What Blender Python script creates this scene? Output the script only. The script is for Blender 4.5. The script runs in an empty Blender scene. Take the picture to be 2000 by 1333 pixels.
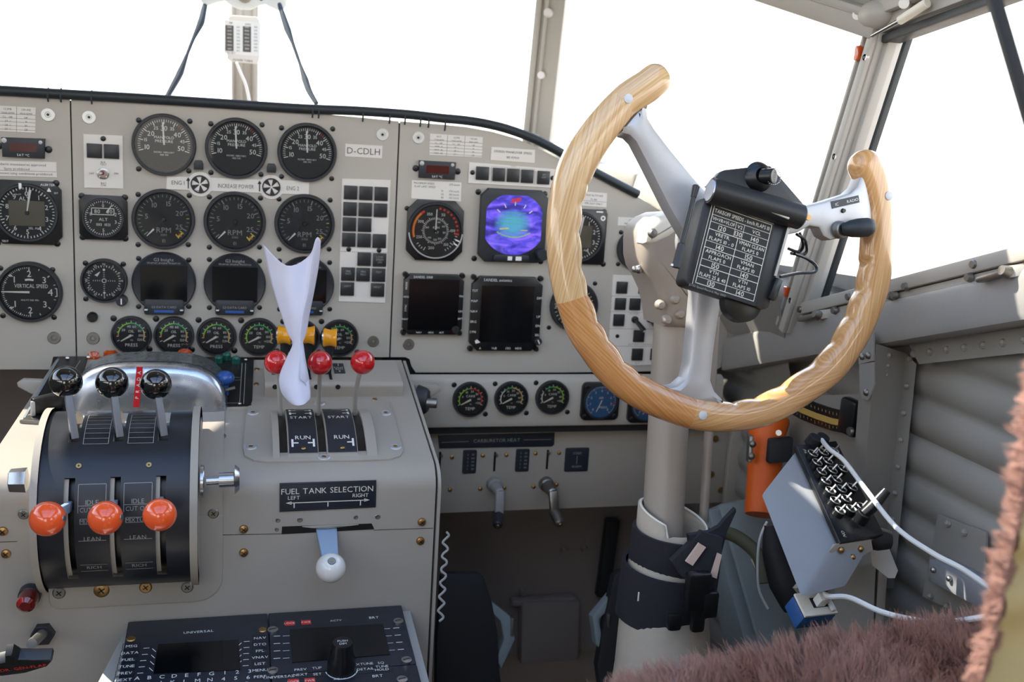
import bpy, bmesh, math, random
from mathutils import Vector as V, Matrix as M

random.seed(7)
S = bpy.context.scene
COL = S.collection
R3 = [[.9653, .0070, .2610], [-.2538, -.2101, .9442], [.0615, -.9777, -.2010]]
CAM = V((0, -1.453, .144))
FPX = 2000.0

# ---------------------------------------------------------------- camera, world, sun, exposure
cd = bpy.data.cameras.new('camera')
cam = bpy.data.objects.new('camera', cd)
COL.objects.link(cam)
cd.sensor_width = 36
cd.lens = 36
cd.clip_start = .02
cam.matrix_world = M(((R3[0][0], -R3[0][1], -R3[0][2], CAM.x), (R3[1][0], -R3[1][1], -R3[1][2], CAM.y),
                      (R3[2][0], -R3[2][1], -R3[2][2], CAM.z), (0, 0, 0, 1)))
cd.dof.use_dof = True
cd.dof.focus_distance = 1.12
cd.dof.aperture_fstop = 7.5
S.camera = cam

w = bpy.data.worlds.new('sky')
S.world = w
w.use_nodes = True
nt = w.node_tree
bg = nt.nodes['Background']
tc = nt.nodes.new('ShaderNodeTexCoord')
sx = nt.nodes.new('ShaderNodeSeparateXYZ')
rmp = nt.nodes.new('ShaderNodeValToRGB')
nt.links.new(tc.outputs['Generated'], sx.inputs[0])
mr = nt.nodes.new('ShaderNodeMapRange')
mr.inputs[1].default_value = -1
mr.inputs[2].default_value = 1
nt.links.new(sx.outputs[2], mr.inputs[0])
nt.links.new(mr.outputs[0], rmp.inputs[0])
cr = rmp.color_ramp
cr.elements[0].position = .30
cr.elements[0].color = (.40, .34, .29, 1)
cr.elements[1].position = .96
cr.elements[1].color = (.15, .26, .48, 1)
for p_, c_ in ((.49, (.80, .74, .67, 1)), (.52, (1, 1, 1, 1)), (.62, (1, 1, 1, 1)), (.72, (.68, .81, .97, 1)), (.82, (.34, .48, .75, 1))):
    e_ = cr.elements.new(p_)
    e_.color = c_
nt.links.new(rmp.outputs[0], bg.inputs[0])
bg.inputs[1].default_value = 3.2

sl = bpy.data.lights.new('sun', 'SUN')
sl.energy = 9.0
sl.angle = .009
sl.color = (1, .93, .80)
sun = bpy.data.objects.new('sun', sl)
COL.objects.link(sun)
sun.location = (-3, 3, 3)
sun.rotation_euler = V((-.60, .35, .72)).to_track_quat('Z', 'Y').to_euler()

S.view_settings.view_transform = 'Standard'
S.view_settings.look = 'None'
S.view_settings.gamma = 1
S.view_settings.use_curve_mapping = False
S.view_settings.exposure = 0.48


# ---------------------------------------------------------------- pixel rays onto real planes
def ray(x, y):
    a = ((x - 1000) / FPX, (y - 666.5) / FPX, 1)
    return V([sum(r[i] * a[i] for i in range(3)) for r in R3])


def at(x, y, t):
    return CAM + ray(x, y) * t


def onpl(x, y, p, n):
    d = ray(x, y)
    return CAM + d * ((V(p) - CAM).dot(n) / d.dot(n))


def onX(x, y, X):
    return onpl(x, y, (X, 0, 0), V((1, 0, 0)))


def onY(x, y, Y):
    return onpl(x, y, (0, Y, 0), V((0, 1, 0)))


def frame(o, ux, uy):
    ux = V(ux).normalized()
    n = ux.cross(V(uy)).normalized()
    uy = n.cross(ux)
    m = M((ux, uy, n)).transposed().to_4x4()
    m.translation = V(o)
    return m


def lp(F, x, y, h=0):
    """pixel -> coordinates inside frame F, on the plane h above it"""
    n = F.col[2].to_3d()
    return (F.inverted() @ onpl(x, y, F.translation + n * h, n))


def sub(F, x, y, h=0, rot=0):
    q = lp(F, x, y, h)
    return F @ M.Translation((q.x, q.y, h)) @ M.Rotation(rot, 4, 'Z')


# ---------------------------------------------------------------- materials
def lin(c):
    if isinstance(c, int):
        c = (c >> 16 & 255, c >> 8 & 255, c & 255)
    return [((v / 255 + .055) / 1.055) ** 2.4 if v / 255 > .04045 else v / 255 / 12.92 for v in c] + [1]


MATS = {}


def mat(name, col, rough=.5, metal=0, coat=0, noise=0, nscale=40, bump=0, bscale=300, spec=.5, emit=0):
    m = bpy.data.materials.new(name)
    m.use_nodes = True
    t = m.node_tree
    b = t.nodes['Principled BSDF']
    c = lin(col)
    b.inputs['Base Color'].default_value = c
    b.inputs['Roughness'].default_value = rough
    b.inputs['Metallic'].default_value = metal
    b.inputs['Coat Weight'].default_value = coat
    b.inputs['Coat Roughness'].default_value = .04
    b.inputs['Specular IOR Level'].default_value = spec
    if emit:
        b.inputs['Emission Color'].default_value = c
        b.inputs['Emission Strength'].default_value = emit
    if noise or bump:
        tcn = t.nodes.new('ShaderNodeTexCoord')
        n = t.nodes.new('ShaderNodeTexNoise')
        n.inputs['Scale'].default_value = nscale
        n.inputs['Detail'].default_value = 6
        t.links.new(tcn.outputs['Object'], n.inputs['Vector'])
        if noise:
            mx = t.nodes.new('ShaderNodeMix')
            mx.data_type = 'RGBA'
            mx.inputs[6].default_value = [v * (1 - noise) for v in c[:3]] + [1]
            mx.inputs[7].default_value = [min(1, v * (1 + noise)) for v in c[:3]] + [1]
            t.links.new(n.outputs['Fac'], mx.inputs[0])
            t.links.new(mx.outputs[2], b.inputs['Base Color'])
            rr = t.nodes.new('ShaderNodeMapRange')
            rr.inputs[3].default_value = max(0, rough - .08)
            rr.inputs[4].default_value = min(1, rough + .08)
            t.links.new(n.outputs['Fac'], rr.inputs[0])
            t.links.new(rr.outputs[0], b.inputs['Roughness'])
        if bump:
            n2 = t.nodes.new('ShaderNodeTexNoise')
            n2.inputs['Scale'].default_value = bscale
            n2.inputs['Detail'].default_value = 3
            t.links.new(tcn.outputs['Object'], n2.inputs['Vector'])
            bp = t.nodes.new('ShaderNodeBump')
            bp.inputs['Strength'].default_value = bump
            bp.inputs['Distance'].default_value = .001
            t.links.new(n2.outputs['Fac'], bp.inputs['Height'])
            t.links.new(bp.outputs[0], b.inputs['Normal'])
    MATS[name] = m
    return m


mat('panel_paint', (180, 173, 162), .55, noise=.05, nscale=9, bump=.08, bscale=900)
mat('pedestal_paint', (164, 156, 145), .45, noise=.06, nscale=12, bump=.06, bscale=700)
mat('frame_paint', (172, 168, 160), .45, noise=.06, nscale=15)
mat('wall_paint', (140, 136, 130), .5, noise=.10, nscale=10, bump=.10, bscale=250)
mat('rail_paint', (150, 148, 145), .4, noise=.05, nscale=14, bump=.15, bscale=180)
mat('column_paint', (157, 146, 135), .4, noise=.05, nscale=20)
mat('floor_paint', (140, 120, 100), .7, noise=.2, nscale=8)
mat('dark', (28, 28, 30), .7, noise=.2, nscale=12)
mat('foot_grey', (128, 118, 112), .7, noise=.15, nscale=7)
mat('black', (30, 31, 34), .42, noise=.1, nscale=60)
mat('satin', (20, 21, 23), .30)
mat('bezel', (38, 40, 45), .45)
mat('dial', (26, 27, 29), .6)
mat('rubber', (34, 40, 44), .5, noise=.1, nscale=50)
mat('button', (40, 41, 43), .35)
mat('screen', (10, 12, 15), .12)
mat('lcd', (92, 88, 74), .25)
mat('lcd_green', (72, 84, 78), .25)
mat('redlcd', (74, 26, 24), .2)
mat('white', (232, 230, 224), .5)
mat('cream', (226, 220, 205), .5)
mat('placard', (222, 216, 208), .5)
mat('ink', (84, 82, 80), .6)
mat('grey_ink', (150, 148, 144), .6)
mat('green', (60, 190, 96), .5)
mat('lime', (150, 214, 60), .5)
mat('yellow', (224, 200, 80), .5)
mat('orange', (236, 130, 40), .5)
mat('amber_mark', (230, 190, 120), .5)
mat('red', (214, 52, 44), .5)
mat('steel', (176, 176, 174), .28, metal=1)
mat('dull_steel', (150, 147, 142), .42, metal=1, noise=.1, nscale=90)
mat('washer', (222, 222, 218), .35, metal=.4)
mat('brass', (176, 140, 92), .35, metal=1)
mat('alu', (190, 192, 196), .24, metal=1, noise=.06, nscale=70)
mat('lever_grey', (112, 113, 116), .32)
mat('hood_alu', (186, 194, 208), .28, metal=1, noise=.05, nscale=60)
mat('cast_alu', (186, 185, 186), .42, metal=.55, noise=.06, nscale=60)
mat('ball_black', (10, 10, 11), .07, coat=1)
mat('ball_red', (196, 24, 30), .16, coat=.8)
mat('ball_orange', (242, 92, 40), .16, coat=.8)
mat('ball_white', (232, 228, 222), .16, coat=.8)
mat('spool_yellow', (236, 160, 14), .25, coat=.4)
mat('lever_blue', (150, 170, 196), .35)
mat('tape_red', (200, 28, 38), .4)
mat('lens_amber', (190, 74, 20), .15, coat=.6)
mat('lens_red', (96, 8, 10), .12, coat=.8)
mat('lens_green', (24, 84, 70), .2, coat=.6)
mat('knob_blue', (36, 84, 160), .3, coat=.4)
mat('placard_dark', (34, 38, 48), .38, noise=.08, nscale=80)
mat('drum', (30, 32, 37), .36, noise=.12, nscale=50)
mat('paper', (204, 203, 220), .7)
mat('scale_yellow', (190, 158, 84), .5)
mat('cord', (44, 52, 60), .8)
mat('cable_white', (222, 222, 220), .45)
mat('strap', (32, 30, 38), .85, noise=.2, nscale=300, bump=.3, bscale=900)
mat('boot', (180, 168, 152), .65, noise=.08, nscale=60, bump=.2, bscale=500)
mat('tag', (196, 170, 156), .7)
mat('box_grey', (138, 140, 144), .42, noise=.05, nscale=40)
mat('jack', (22, 24, 28), .3)
mat('flashlight', (226, 98, 20), .5)
mat('fur', (164, 124, 110), .85)
mat('fur_light', (176, 136, 118), .9)
mat('olive', (168, 148, 100), .85, noise=.15, nscale=30, bump=.5, bscale=40)
mat('wood_dot', (206, 206, 206), .5)
mat('blue_face', (64, 104, 150), .2)
mat('olive_hose', (86, 86, 66), .6)
mat('net_blue', (40, 84, 140), .5)
mat('beam', (128, 138, 142), .45, noise=.06, nscale=20)


def gloss(name, fac, rough=.02, tint=(1, 1, 1, 1)):
    m = bpy.data.materials.new(name)
    m.use_nodes = True
    t = m.node_tree
    t.nodes.clear()
    o = t.nodes.new('ShaderNodeOutputMaterial')
    mx = t.nodes.new('ShaderNodeMixShader')
    tr = t.nodes.new('ShaderNodeBsdfTransparent')
    tr.inputs[0].default_value = tint
    g = t.nodes.new('ShaderNodeBsdfGlossy')
    g.inputs['Roughness'].default_value = rough
    lw = t.nodes.new('ShaderNodeLayerWeight')
    lw.inputs[0].default_value = fac
    t.links.new(lw.outputs['Fresnel'], mx.inputs[0])
    t.links.new(tr.outputs[0], mx.inputs[1])
    t.links.new(g.outputs[0], mx.inputs[2])
    t.links.new(mx.outputs[0], o.inputs[0])
    MATS[name] = m


gloss('gauge_glass', .28)
gloss('pane_glass', .30, tint=(.97, .98, .98, 1))


def wood(name, c0, c1):
    m = mat(name, c0, .24, coat=.7)
    t = m.node_tree
    b = t.nodes['Principled BSDF']
    uv = t.nodes.new('ShaderNodeTexCoord')
    mp = t.nodes.new('ShaderNodeMapping')
    mp.inputs['Scale'].default_value = (12, 620, 1)
    n = t.nodes.new('ShaderNodeTexNoise')
    n.inputs['Scale'].default_value = 1
    n.inputs['Detail'].default_value = 5
    n.inputs['Distortion'].default_value = .4
    r = t.nodes.new('ShaderNodeValToRGB')
    r.color_ramp.elements[0].position = .36
    r.color_ramp.elements[0].color = lin(c0)
    r.color_ramp.elements[1].position = .62
    r.color_ramp.elements[1].color = lin(c1)
    t.links.new(uv.outputs['UV'], mp.inputs[0])
    t.links.new(mp.outputs[0], n.inputs['Vector'])
    t.links.new(n.outputs['Fac'], r.inputs[0])
    t.links.new(r.outputs[0], b.inputs['Base Color'])


wood('wood_light', (192, 150, 102), (220, 184, 134))
wood('wood_mid', (186, 136, 86), (212, 164, 110))
wood('wood_warm', (180, 120, 66), (206, 148, 90))

# ---------------------------------------------------------------- glyphs
GLY = {}


def glyphs(chars):
    cu = bpy.data.curves.new('t', 'FONT')
    cu.resolution_u = 2
    ob = bpy.data.objects.new('t', cu)
    COL.objects.link(ob)
    for ch in chars:
        cu.body = ch
        bpy.context.view_layer.update()
        ev = ob.evaluated_get(bpy.context.evaluated_depsgraph_get())
        me = ev.to_mesh()
        vs = [(v.co.x, v.co.y) for v in me.vertices]
        fs = [tuple(p.vertices) for p in me.polygons]
        if vs:
            x0 = min(v[0] for v in vs)
            x1 = max(v[0] for v in vs)
            GLY[ch] = ([(a - x0, b) for a, b in vs], fs, x1 - x0)
        ev.to_mesh_clear()
    bpy.data.objects.remove(ob)
    bpy.data.curves.remove(cu)
    H = max(b for a, b in GLY['H'][0])
    for k, (v, f, wd) in list(GLY.items()):
        GLY[k] = ([(a / H, b / H) for a, b in v], f, wd / H)


glyphs("ABCDEFGHIJKLMNOPQRSTUVWXYZabcdefghijklmnopqrstuvwxyz0123456789-+=&/.,:()%*")


# ---------------------------------------------------------------- mesh builder
class B:
    def __init__(s, *mats):
        s.v = []
        s.f = []
        s.fm = []
        s.mats = []
        s.cur = 0
        s.T = None
        if mats:
            s.m(mats[0])

    def m(s, name):
        if name not in s.mats:
            s.mats.append(name)
        s.cur = s.mats.index(name)
        return s

    def add(s, vs, fs):
        o = len(s.v)
        s.v += [(s.T @ V(p)) if s.T else V(p) for p in vs]
        s.f += [tuple(i + o for i in f) for f in fs]
        s.fm += [s.cur] * len(fs)
        return s

    def bmadd(s, bm):
        bm.verts.index_update()
        s.add([v.co.copy() for v in bm.verts], [[v.index for v in f.verts] for f in bm.faces])
        bm.free()
        return s

    def box(s, c, d, bev=0, rot=None, seg=2):
        bm = bmesh.new()
        bmesh.ops.create_cube(bm, size=1)
        mt = M.Translation(V(c)) @ (rot.to_4x4() if rot else M.Identity(4)) @ M.Diagonal((*d, 1))
        bmesh.ops.transform(bm, matrix=mt, verts=bm.verts)
        if bev:
            bmesh.ops.bevel(bm, geom=bm.edges[:], offset=bev, segments=seg, affect='EDGES', profile=.5)
        return s.bmadd(bm)

    def hexa(s, A, u, v, w_, bev=0):
        A, u, v, w_ = map(V, (A, u, v, w_))
        bm = bmesh.new()
        q = [bm.verts.new(A + u * i + v * j + w_ * k) for k in (0, 1) for j in (0, 1) for i in (0, 1)]
        for f in ((0, 2, 3, 1), (4, 5, 7, 6), (0, 1, 5, 4), (2, 6, 7, 3), (0, 4, 6, 2), (1, 3, 7, 5)):
            bm.faces.new([q[i] for i in f])
        bmesh.ops.recalc_face_normals(bm, faces=bm.faces)
        if bev:
            bmesh.ops.bevel(bm, geom=bm.edges[:], offset=bev, segments=2, affect='EDGES', profile=.5)
        return s.bmadd(bm)

    def bar(s, p, q, wd, th, up=(0, 0, 1), bev=0):
        """box from p to q, wd across, th along the third axis (towards up)"""
        p, q = V(p), V(q)
        d = q - p
        a = d.normalized()
        side = a.cross(V(up)).normalized()
        n = side.cross(a)
        return s.hexa(p - side * wd / 2 - n * th / 2, d, side * wd, n * th, bev)

    def prism(s, pts, z0, z1, bev=0, seg=2):
        bm = bmesh.new()
        lo = [bm.verts.new((p[0], p[1], z0)) for p in pts]
        hi = [bm.verts.new((p[0], p[1], z1)) for p in pts]
        n = len(pts)
        bm.faces.new(hi)
        bm.faces.new(lo[::-1])
        for i in range(n):
            bm.faces.new((lo[i], lo[(i + 1) % n], hi[(i + 1) % n], hi[i]))
        bmesh.ops.recalc_face_normals(bm, faces=bm.faces)
        if bev:
            bm.edges.ensure_lookup_table()
            hs = set(hi)
            bmesh.ops.bevel(bm, geom=[e for e in bm.edges if e.verts[0] in hs and e.verts[1] in hs], offset=bev, segments=seg, affect='EDGES', profile=.5)
        bmesh.ops.triangulate(bm, faces=[f for f in bm.faces if len(f.verts) > 4])
        return s.bmadd(bm)

    def lathe(s, prof, n=40, F=None, c=(0, 0), a0=0, a1=None):
        full = a1 is None
        k = n if full else n + 1
        vs = []
        for i in range(k):
            a = a0 + ((2 * math.pi if full else a1 - a0) * i / n)
            for r, z in prof:
                p = V((c[0] + r * math.cos(a), c[1] + r * math.sin(a), z))
                vs.append(F @ p if F else p)
        m_ = len(prof)
        fs = []
        for i in range(n):
            j = (i + 1) % k
            for q in range(m_ - 1):
                fs.append((i * m_ + q, j * m_ + q, j * m_ + q + 1, i * m_ + q + 1))
        return s.add(vs, fs)

    def disc(s, r, z=0, n=40, c=(0, 0)):
        return s.add([(c[0] + r * math.cos(2 * math.pi * i / n), c[1] + r * math.sin(2 * math.pi * i / n), z) for i in range(n)], [tuple(range(n))])

    def cyl(s, p, q, r0, r1=None, n=20, bev=0):
        r1 = r0 if r1 is None else r1
        p, q = V(p), V(q)
        F = (q - p).to_track_quat('Z', 'Y').to_matrix().to_4x4()
        F.translation = p
        L = (q - p).length
        b_ = min(bev, L / 2)
        pr = [(0, 0), (r0, 0), (r1, L - b_), (max(r1 - b_, 0), L), (0, L)] if bev else [(0, 0), (r0, 0), (r1, L), (0, L)]
        return s.lathe(pr, n, F)

    def sphere(s, c, r, n=28, sc=(1, 1, 1), rot=None):
        F = M.Translation(V(c)) @ (rot.to_4x4() if rot else M.Identity(4)) @ M.Diagonal((*sc, 1))
        k = n // 2
        return s.lathe([(max(1e-5, r * math.sin(math.pi * i / k)), -r * math.cos(math.pi * i / k)) for i in range(k + 1)], n, F)

    def tube(s, pts, r, n=10, sub_=4, closed=False):
        pts = [V(p) for p in pts]
        rs = r if isinstance(r, (list, tuple)) else [r] * len(pts)
        if sub_ > 1 and len(pts) > 2:
            pts, rs = spline(pts, rs, sub_)
        N = len(pts)
        t = [(pts[min(i + 1, N - 1)] - pts[max(i - 1, 0)]).normalized() for i in range(N)]
        u = t[0].orthogonal().normalized()
        vs = []
        for i in range(N):
            u = (u - t[i] * u.dot(t[i])).normalized()
            w2 = t[i].cross(u)
            for k in range(n):
                a = 2 * math.pi * k / n
                vs.append(pts[i] + (u * math.cos(a) + w2 * math.sin(a)) * rs[i])
        fs = [(i * n + k, i * n + (k + 1) % n, (i + 1) * n + (k + 1) % n, (i + 1) * n + k) for i in range(N - 1) for k in range(n)]
        fs += [tuple(range(n))[::-1], tuple((N - 1) * n + k for k in range(n))]
        return s.add(vs, fs)

    # flat print, all at height z
    def tick(s, r0, r1, a, wd, z=0, c=(0, 0)):
        a = math.radians(a)
        d = (math.sin(a), math.cos(a))
        n = (d[1] * wd / 2, -d[0] * wd / 2)
        q = [(c[0] + d[0] * r + n[0] * k, c[1] + d[1] * r + n[1] * k, z) for r, k in ((r0, 1), (r1, 1), (r1, -1), (r0, -1))]
        return s.add(q, [(0, 1, 2, 3)])

    def arc(s, r0, r1, a0, a1, z=0, n=24, c=(0, 0)):
        vs = []
        for i in range(n + 1):
            a = math.radians(a0 + (a1 - a0) * i / n)
            vs += [(c[0] + r0 * math.sin(a), c[1] + r0 * math.cos(a), z), (c[0] + r1 * math.sin(a), c[1] + r1 * math.cos(a), z)]
        return s.add(vs, [(2 * i, 2 * i + 1, 2 * i + 3, 2 * i + 2) for i in range(n)])

    def line(s, x0, y0, x1, y1, wd, z=0):
        d = V((x1 - x0, y1 - y0, 0))
        if d.length < 1e-9:
            return s
        n = V((-d.y, d.x, 0)).normalized() * wd / 2
        p, q = V((x0, y0, z)), V((x1, y1, z))
        return s.add([p - n, q - n, q + n, p + n], [(0, 1, 2, 3)])

    def rect(s, x0, y0, x1, y1, z=0):
        return s.add([(x0, y0, z), (x1, y0, z), (x1, y1, z), (x0, y1, z)], [(0, 1, 2, 3)])

    def border(s, x0, y0, x1, y1, wd, z=0):
        for a in ((x0, y0, x1, y0), (x1, y0, x1, y1), (x1, y1, x0, y1), (x0, y1, x0, y0)):
            s.line(*a, wd, z)
        return s

    def text(s, t, x, y, h, z=0, al='c', rot=0, wmax=None, sx=1):
        """capital height h, (x, y) = centre line of the text"""
        W = sum((GLY[c][2] + .16) if c in GLY else .45 for c in t) - .16
        k = h * sx
        if wmax and W * k > wmax:
            k = wmax / W
        x0 = {'c': -W * k / 2, 'l': 0, 'r': -W * k}[al]
        ca, sa = math.cos(rot), math.sin(rot)
        for c in t:
            if c not in GLY:
                x0 += .45 * k
                continue
            vs, fs, wd = GLY[c]
            s.add([(x + (x0 + a * k) * ca - (b - .5) * h * sa, y + (x0 + a * k) * sa + (b - .5) * h * ca, z) for a, b in vs], fs)
            x0 += (wd + .16) * k
        return s

    def obj(s, name, parent=None, ang=38, kind=None, label=None):
        me = bpy.data.meshes.new(name)
        me.from_pydata(s.v, [], s.f)
        for n in s.mats:
            me.materials.append(MATS[n])
        me.polygons.foreach_set('material_index', s.fm)
        me.polygons.foreach_set('use_smooth', [True] * len(s.f))
        me.set_sharp_from_angle(angle=math.radians(ang))
        me.update()
        o = bpy.data.objects.new(name, me)
        COL.objects.link(o)
        if parent and parent.type == 'EMPTY' and name in ('markings', 'lettering', 'engraving', 'bezel_markings', 'arrow_mark'):
            for want in (('dial_face',), ('plate', 'bezel', 'case', 'tape', 'grip', 'black_face', 'drum')):
                k = [c for c in parent.children if c.name.split('.')[0] in want]
                if k:
                    parent = k[0]
                    break
        if parent:
            o.parent = parent
        if kind:
            o['kind'] = kind
        if label:
            o['label'] = label
        return o


def spline(pts, rs, k):
    P, Q = [], []
    n = len(pts)
    for i in range(n - 1):
        p0, p1, p2, p3 = pts[max(i - 1, 0)], pts[i], pts[i + 1], pts[min(i + 2, n - 1)]
        for j in range(k):
            t = j / k
            P.append(.5 * ((2 * p1) + (p2 - p0) * t + (2 * p0 - 5 * p1 + 4 * p2 - p3) * t * t + (3 * p1 - p0 - 3 * p2 + p3) * t ** 3))
            Q.append(rs[i] + (rs[i + 1] - rs[i]) * t)
    return P + [pts[-1]], Q + [rs[-1]]


def rrect(x0, y0, x1, y1, r, n=5):
    q = []
    for cx, cy, a in ((x1 - r, y1 - r, 0), (x0 + r, y1 - r, 90), (x0 + r, y0 + r, 180), (x1 - r, y0 + r, 270)):
        for i in range(n + 1):
            b = math.radians(a + 90 * i / n)
            q.append((cx + r * math.cos(b), cy + r * math.sin(b)))
    return q


def octa(a, b, c):
    return [(a, b - c), (a - c, b), (-a + c, b), (-a, b - c), (-a, -b + c), (-a + c, -b), (a - c, -b), (a, -b + c)]


def thing(name, label, cat, mtx=None, group=None):
    o = bpy.data.objects.new(name, None)
    o.empty_display_size = .01
    COL.objects.link(o)
    if mtx is not None:
        o.matrix_world = mtx
    tag(o, label, cat, group)
    return o


def tag(o, label, cat, group=None):
    o['label'] = label
    o['category'] = cat
    if group:
        o['group'] = group
    return o


def struct(o):
    o['kind'] = 'structure'
    return o


def screw(parent, x, y, r, z=0, m_='satin', name='screw', h=.35, slot=None):
    b = B(m_)
    b.lathe([(r, z), (r, z + r * h * .6), (r * .75, z + r * h), (1e-5, z + r * h)], 14, c=(x, y))
    if slot:
        b.m(slot)
        for a in (20, 110):
            b.line(x - r * .6 * math.cos(math.radians(a)), y - r * .6 * math.sin(math.radians(a)), x + r * .6 * math.cos(math.radians(a)), y + r * .6 * math.sin(math.radians(a)), r * .25, z + r * h + .0001)
    return b.obj(name, parent)


def fastener(parent, x, y, r, kind='washer', z=0):
    b = B(kind)
    b.lathe([(r, z), (r, z + .0012), (r * .93, z + .0018), (r * .45, z + .0018), (r * .38, z + .001), (1e-5, z + .001)], 24, c=(x, y))
    b.m('satin' if kind == 'washer' else 'steel').lathe([(r * .22, z + .001), (r * .2, z + .0022), (1e-5, z + .0022)], 12, c=(x, y))
    return b.obj('fastener', parent)


PAN = frame((0, 0, 0), (1, 0, 0), (0, 0, 1))
FRONT = frame((0, -.32, 0), (1, 0, 0), (0, 0, 1))
TOP = frame((0, -.02, -.187), (1, 0, 0), (0, .275, .063))
SHELF = frame((.0258, -.32, -.4358), (1, 0, 0), (0, 1, .12))
WHEEL = frame(at(1405, 470, 1.05), (1, 0, 0), (0, .15, 1))


# ================================================================ THE SETTING
def quadp(name, pts, mname, kind='structure'):
    b = B(mname)
    b.add(pts, [tuple(range(len(pts)))])
    o = b.obj(name)
    if kind:
        o['kind'] = kind
    return o


FLZ = -.80
XW = .79
struct(B('floor_paint').box((0, -.75, FLZ - .02), (1.62, 2.9, .04)).obj('floor'))
# bulkhead ahead of the pedals, below the windscreen
b = B('foot_grey').box((0, .22, -.42), (1.58, .03, .76))
b.m('dark').box((0, .235, -.02), (1.58, .03, .1))
struct(b.obj('wall_front'))
# pressed stiffeners and cover plate on the bulkhead, seen between the pedals
b = B('foot_grey')
b.hexa(onY(1008, 1320, .2), onY(1118, 1315, .2) - onY(1008, 1320, .2), onY(1012, 1165, .2) - onY(1008, 1320, .2), V((0, -.03, 0)), .004)
b.box(onY(1060, 1172, .19), (.12, .02, .012), .003)
for x, y in ((1020, 1155), (1075, 1260), (1100, 1075), (1140, 1072), (1020, 1290), (1180, 1230)):
    p = onY(x, y, .2)
    b.cyl(p, p + V((0, -.012, 0)), .006, .005, 10)
struct(b.obj('trim_1'))
b = B('dark').hexa(onY(1180, 1010, .19), onY(1205, 1010, .19) - onY(1180, 1010, .19), onY(1160, 1160, .19) - onY(1180, 1010, .19), V((0, -.02, 0)), .003)
struct(b.obj('trim_2'))

# side walls: corrugated skin below the rail
def corrugated(X, sgn):
    b = B('wall_paint')
    zs = [FLZ + i * .006 for i in range(0, 128)]
    vs = []
    for z in zs:
        d = .011 * (1 - abs(math.sin(math.pi * z / .047)) ** .7)
        vs += [(X + sgn * d, .22, z), (X + sgn * d, -2.2, z)]
    b.add(vs, [(2 * i, 2 * i + 1, 2 * i + 3, 2 * i + 2) for i in range(len(zs) - 1)])
    b.add([(X + sgn * .02, .24, FLZ), (X + sgn * .02, -2.2, FLZ), (X + sgn * .02, -2.2, .1), (X + sgn * .02, .24, -.05)], [(0, 1, 2, 3)])
    return struct(b.obj('wall_right' if sgn > 0 else 'wall_left', ang=70))


corrugated(XW, 1)
corrugated(-XW, -1)

# sloping sill line: px on the right wall
RX = .755
g0, g1 = onX(1612, 583, RX), onX(2000, 482, RX)          # bottom of the side pane
gd = (g1 - g0).normalized()
r0, r1 = onX(1450, 655, RX), onX(2000, 540, RX)          # top of rail
q0, q1 = onX(1420, 727, RX), onX(2000, 632, RX)          # bottom of rail


def ext(p, q, Y):
    return p + (q - p) * ((Y - p.y) / (q.y - p.y))


YF, YA = .14, -2.2
for sg in (1, -1):
    mir = lambda p: V((p.x * sg, p.y, p.z))
    # closed skin between rail and pane, and the forward cheek
    A, C_ = ext(g0, g1, .2), ext(g0, g1, YA)
    D, E_ = ext(r0, r1, .2), ext(r0, r1, YA)
    b = B('wall_paint')
    p = [mir(v) for v in (D, E_, C_, A)]
    n = V((sg * .02, 0, 0))
    b.add(p + [v + n for v in p], [(0, 1, 2, 3), (4, 5, 6, 7), (0, 1, 5, 4), (2, 3, 7, 6)])
    # ribs along the cheek
    struct(b.obj('trim_3' if sg > 0 else 'trim_4'))
    # rail (box beam)
    a_, c_ = ext(r0, r1, -.01), ext(r0, r1, YA)
    e_, f_ = ext(q0, q1, -.01), ext(q0, q1, YA)
    b = B('rail_paint')
    W_ = V((.05 * sg, 0, 0))
    a_, c_, e_, f_ = [mir(v) + V((-.012 * sg, 0, 0)) for v in (a_, c_, e_, f_)]
    b.hexa(e_, f_ - e_, a_ - e_, W_, .008)
    struct(b.obj('trim_16' if sg > 0 else 'trim_17'))
# sill channel with rivets along the pane's lower edge
b = B('frame_paint')
up = V((0, gd.y * -gd.z, gd.y * gd.y)).normalized()
s0, s1 = g0 - gd * .10, ext(g0, g1, YA)
b.bar(s0 - up * .008 + V((-.006, 0, 0)), s1 - up * .008 + V((-.006, 0, 0)), .012, .016, up=up, bev=.002)
b.bar(s0 - up * .026 + V((-.001, 0, 0)), s1 - up * .026 + V((-.001, 0, 0)), .012, .018, up=up, bev=.001)
b.m('dull_steel')
for x, y in ((1771, 560), (1905, 517), (1749, 577), (1895, 542), (1632, 607), (1565, 605), (1550, 608), (1740, 578), (1660, 580)):
    p = onX(x, y, RX - .010)
    b.cyl(p, p + V((-.005, 0, 0)), .0055, .004, 12)
ob = struct(b.obj('trim_5'))

# corner post between windscreen quarter pane and side pane
cb, ct = onX(1548, 645, .752), onX(1730, 62, .752)
cd_ = (ct - cb)
cax = cd_.normalized()
b = B('frame_paint')
cs = V((0, -1, 0)) - cax * V((0, -1, 0)).dot(cax)
cs.normalize()
b.bar(cb, ct, .026, .030, up=(1, 0, 0), bev=.003)
b.bar(cb + V((-.018, 0, 0)) + cs * .004, ct + V((-.018, 0, 0)) + cs * .004, .014, .008, up=(1, 0, 0), bev=.003)
b.bar(cb + V((-.016, 0, 0)) - cs * .012, ct + V((-.016, 0, 0)) - cs * .012, .005, .010, up=(1, 0, 0), bev=.002)
b.bar(cb + cs * .016 + V((.004, 0, 0)), ct + cs * .016 + V((.004, 0, 0)), .010, .020, up=(1, 0, 0), bev=.002)
b.bar(cb - cs * .020, ct - cs * .020 + V((0, 0, 0)), .012, .018, up=(1, 0, 0), bev=.002)
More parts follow.
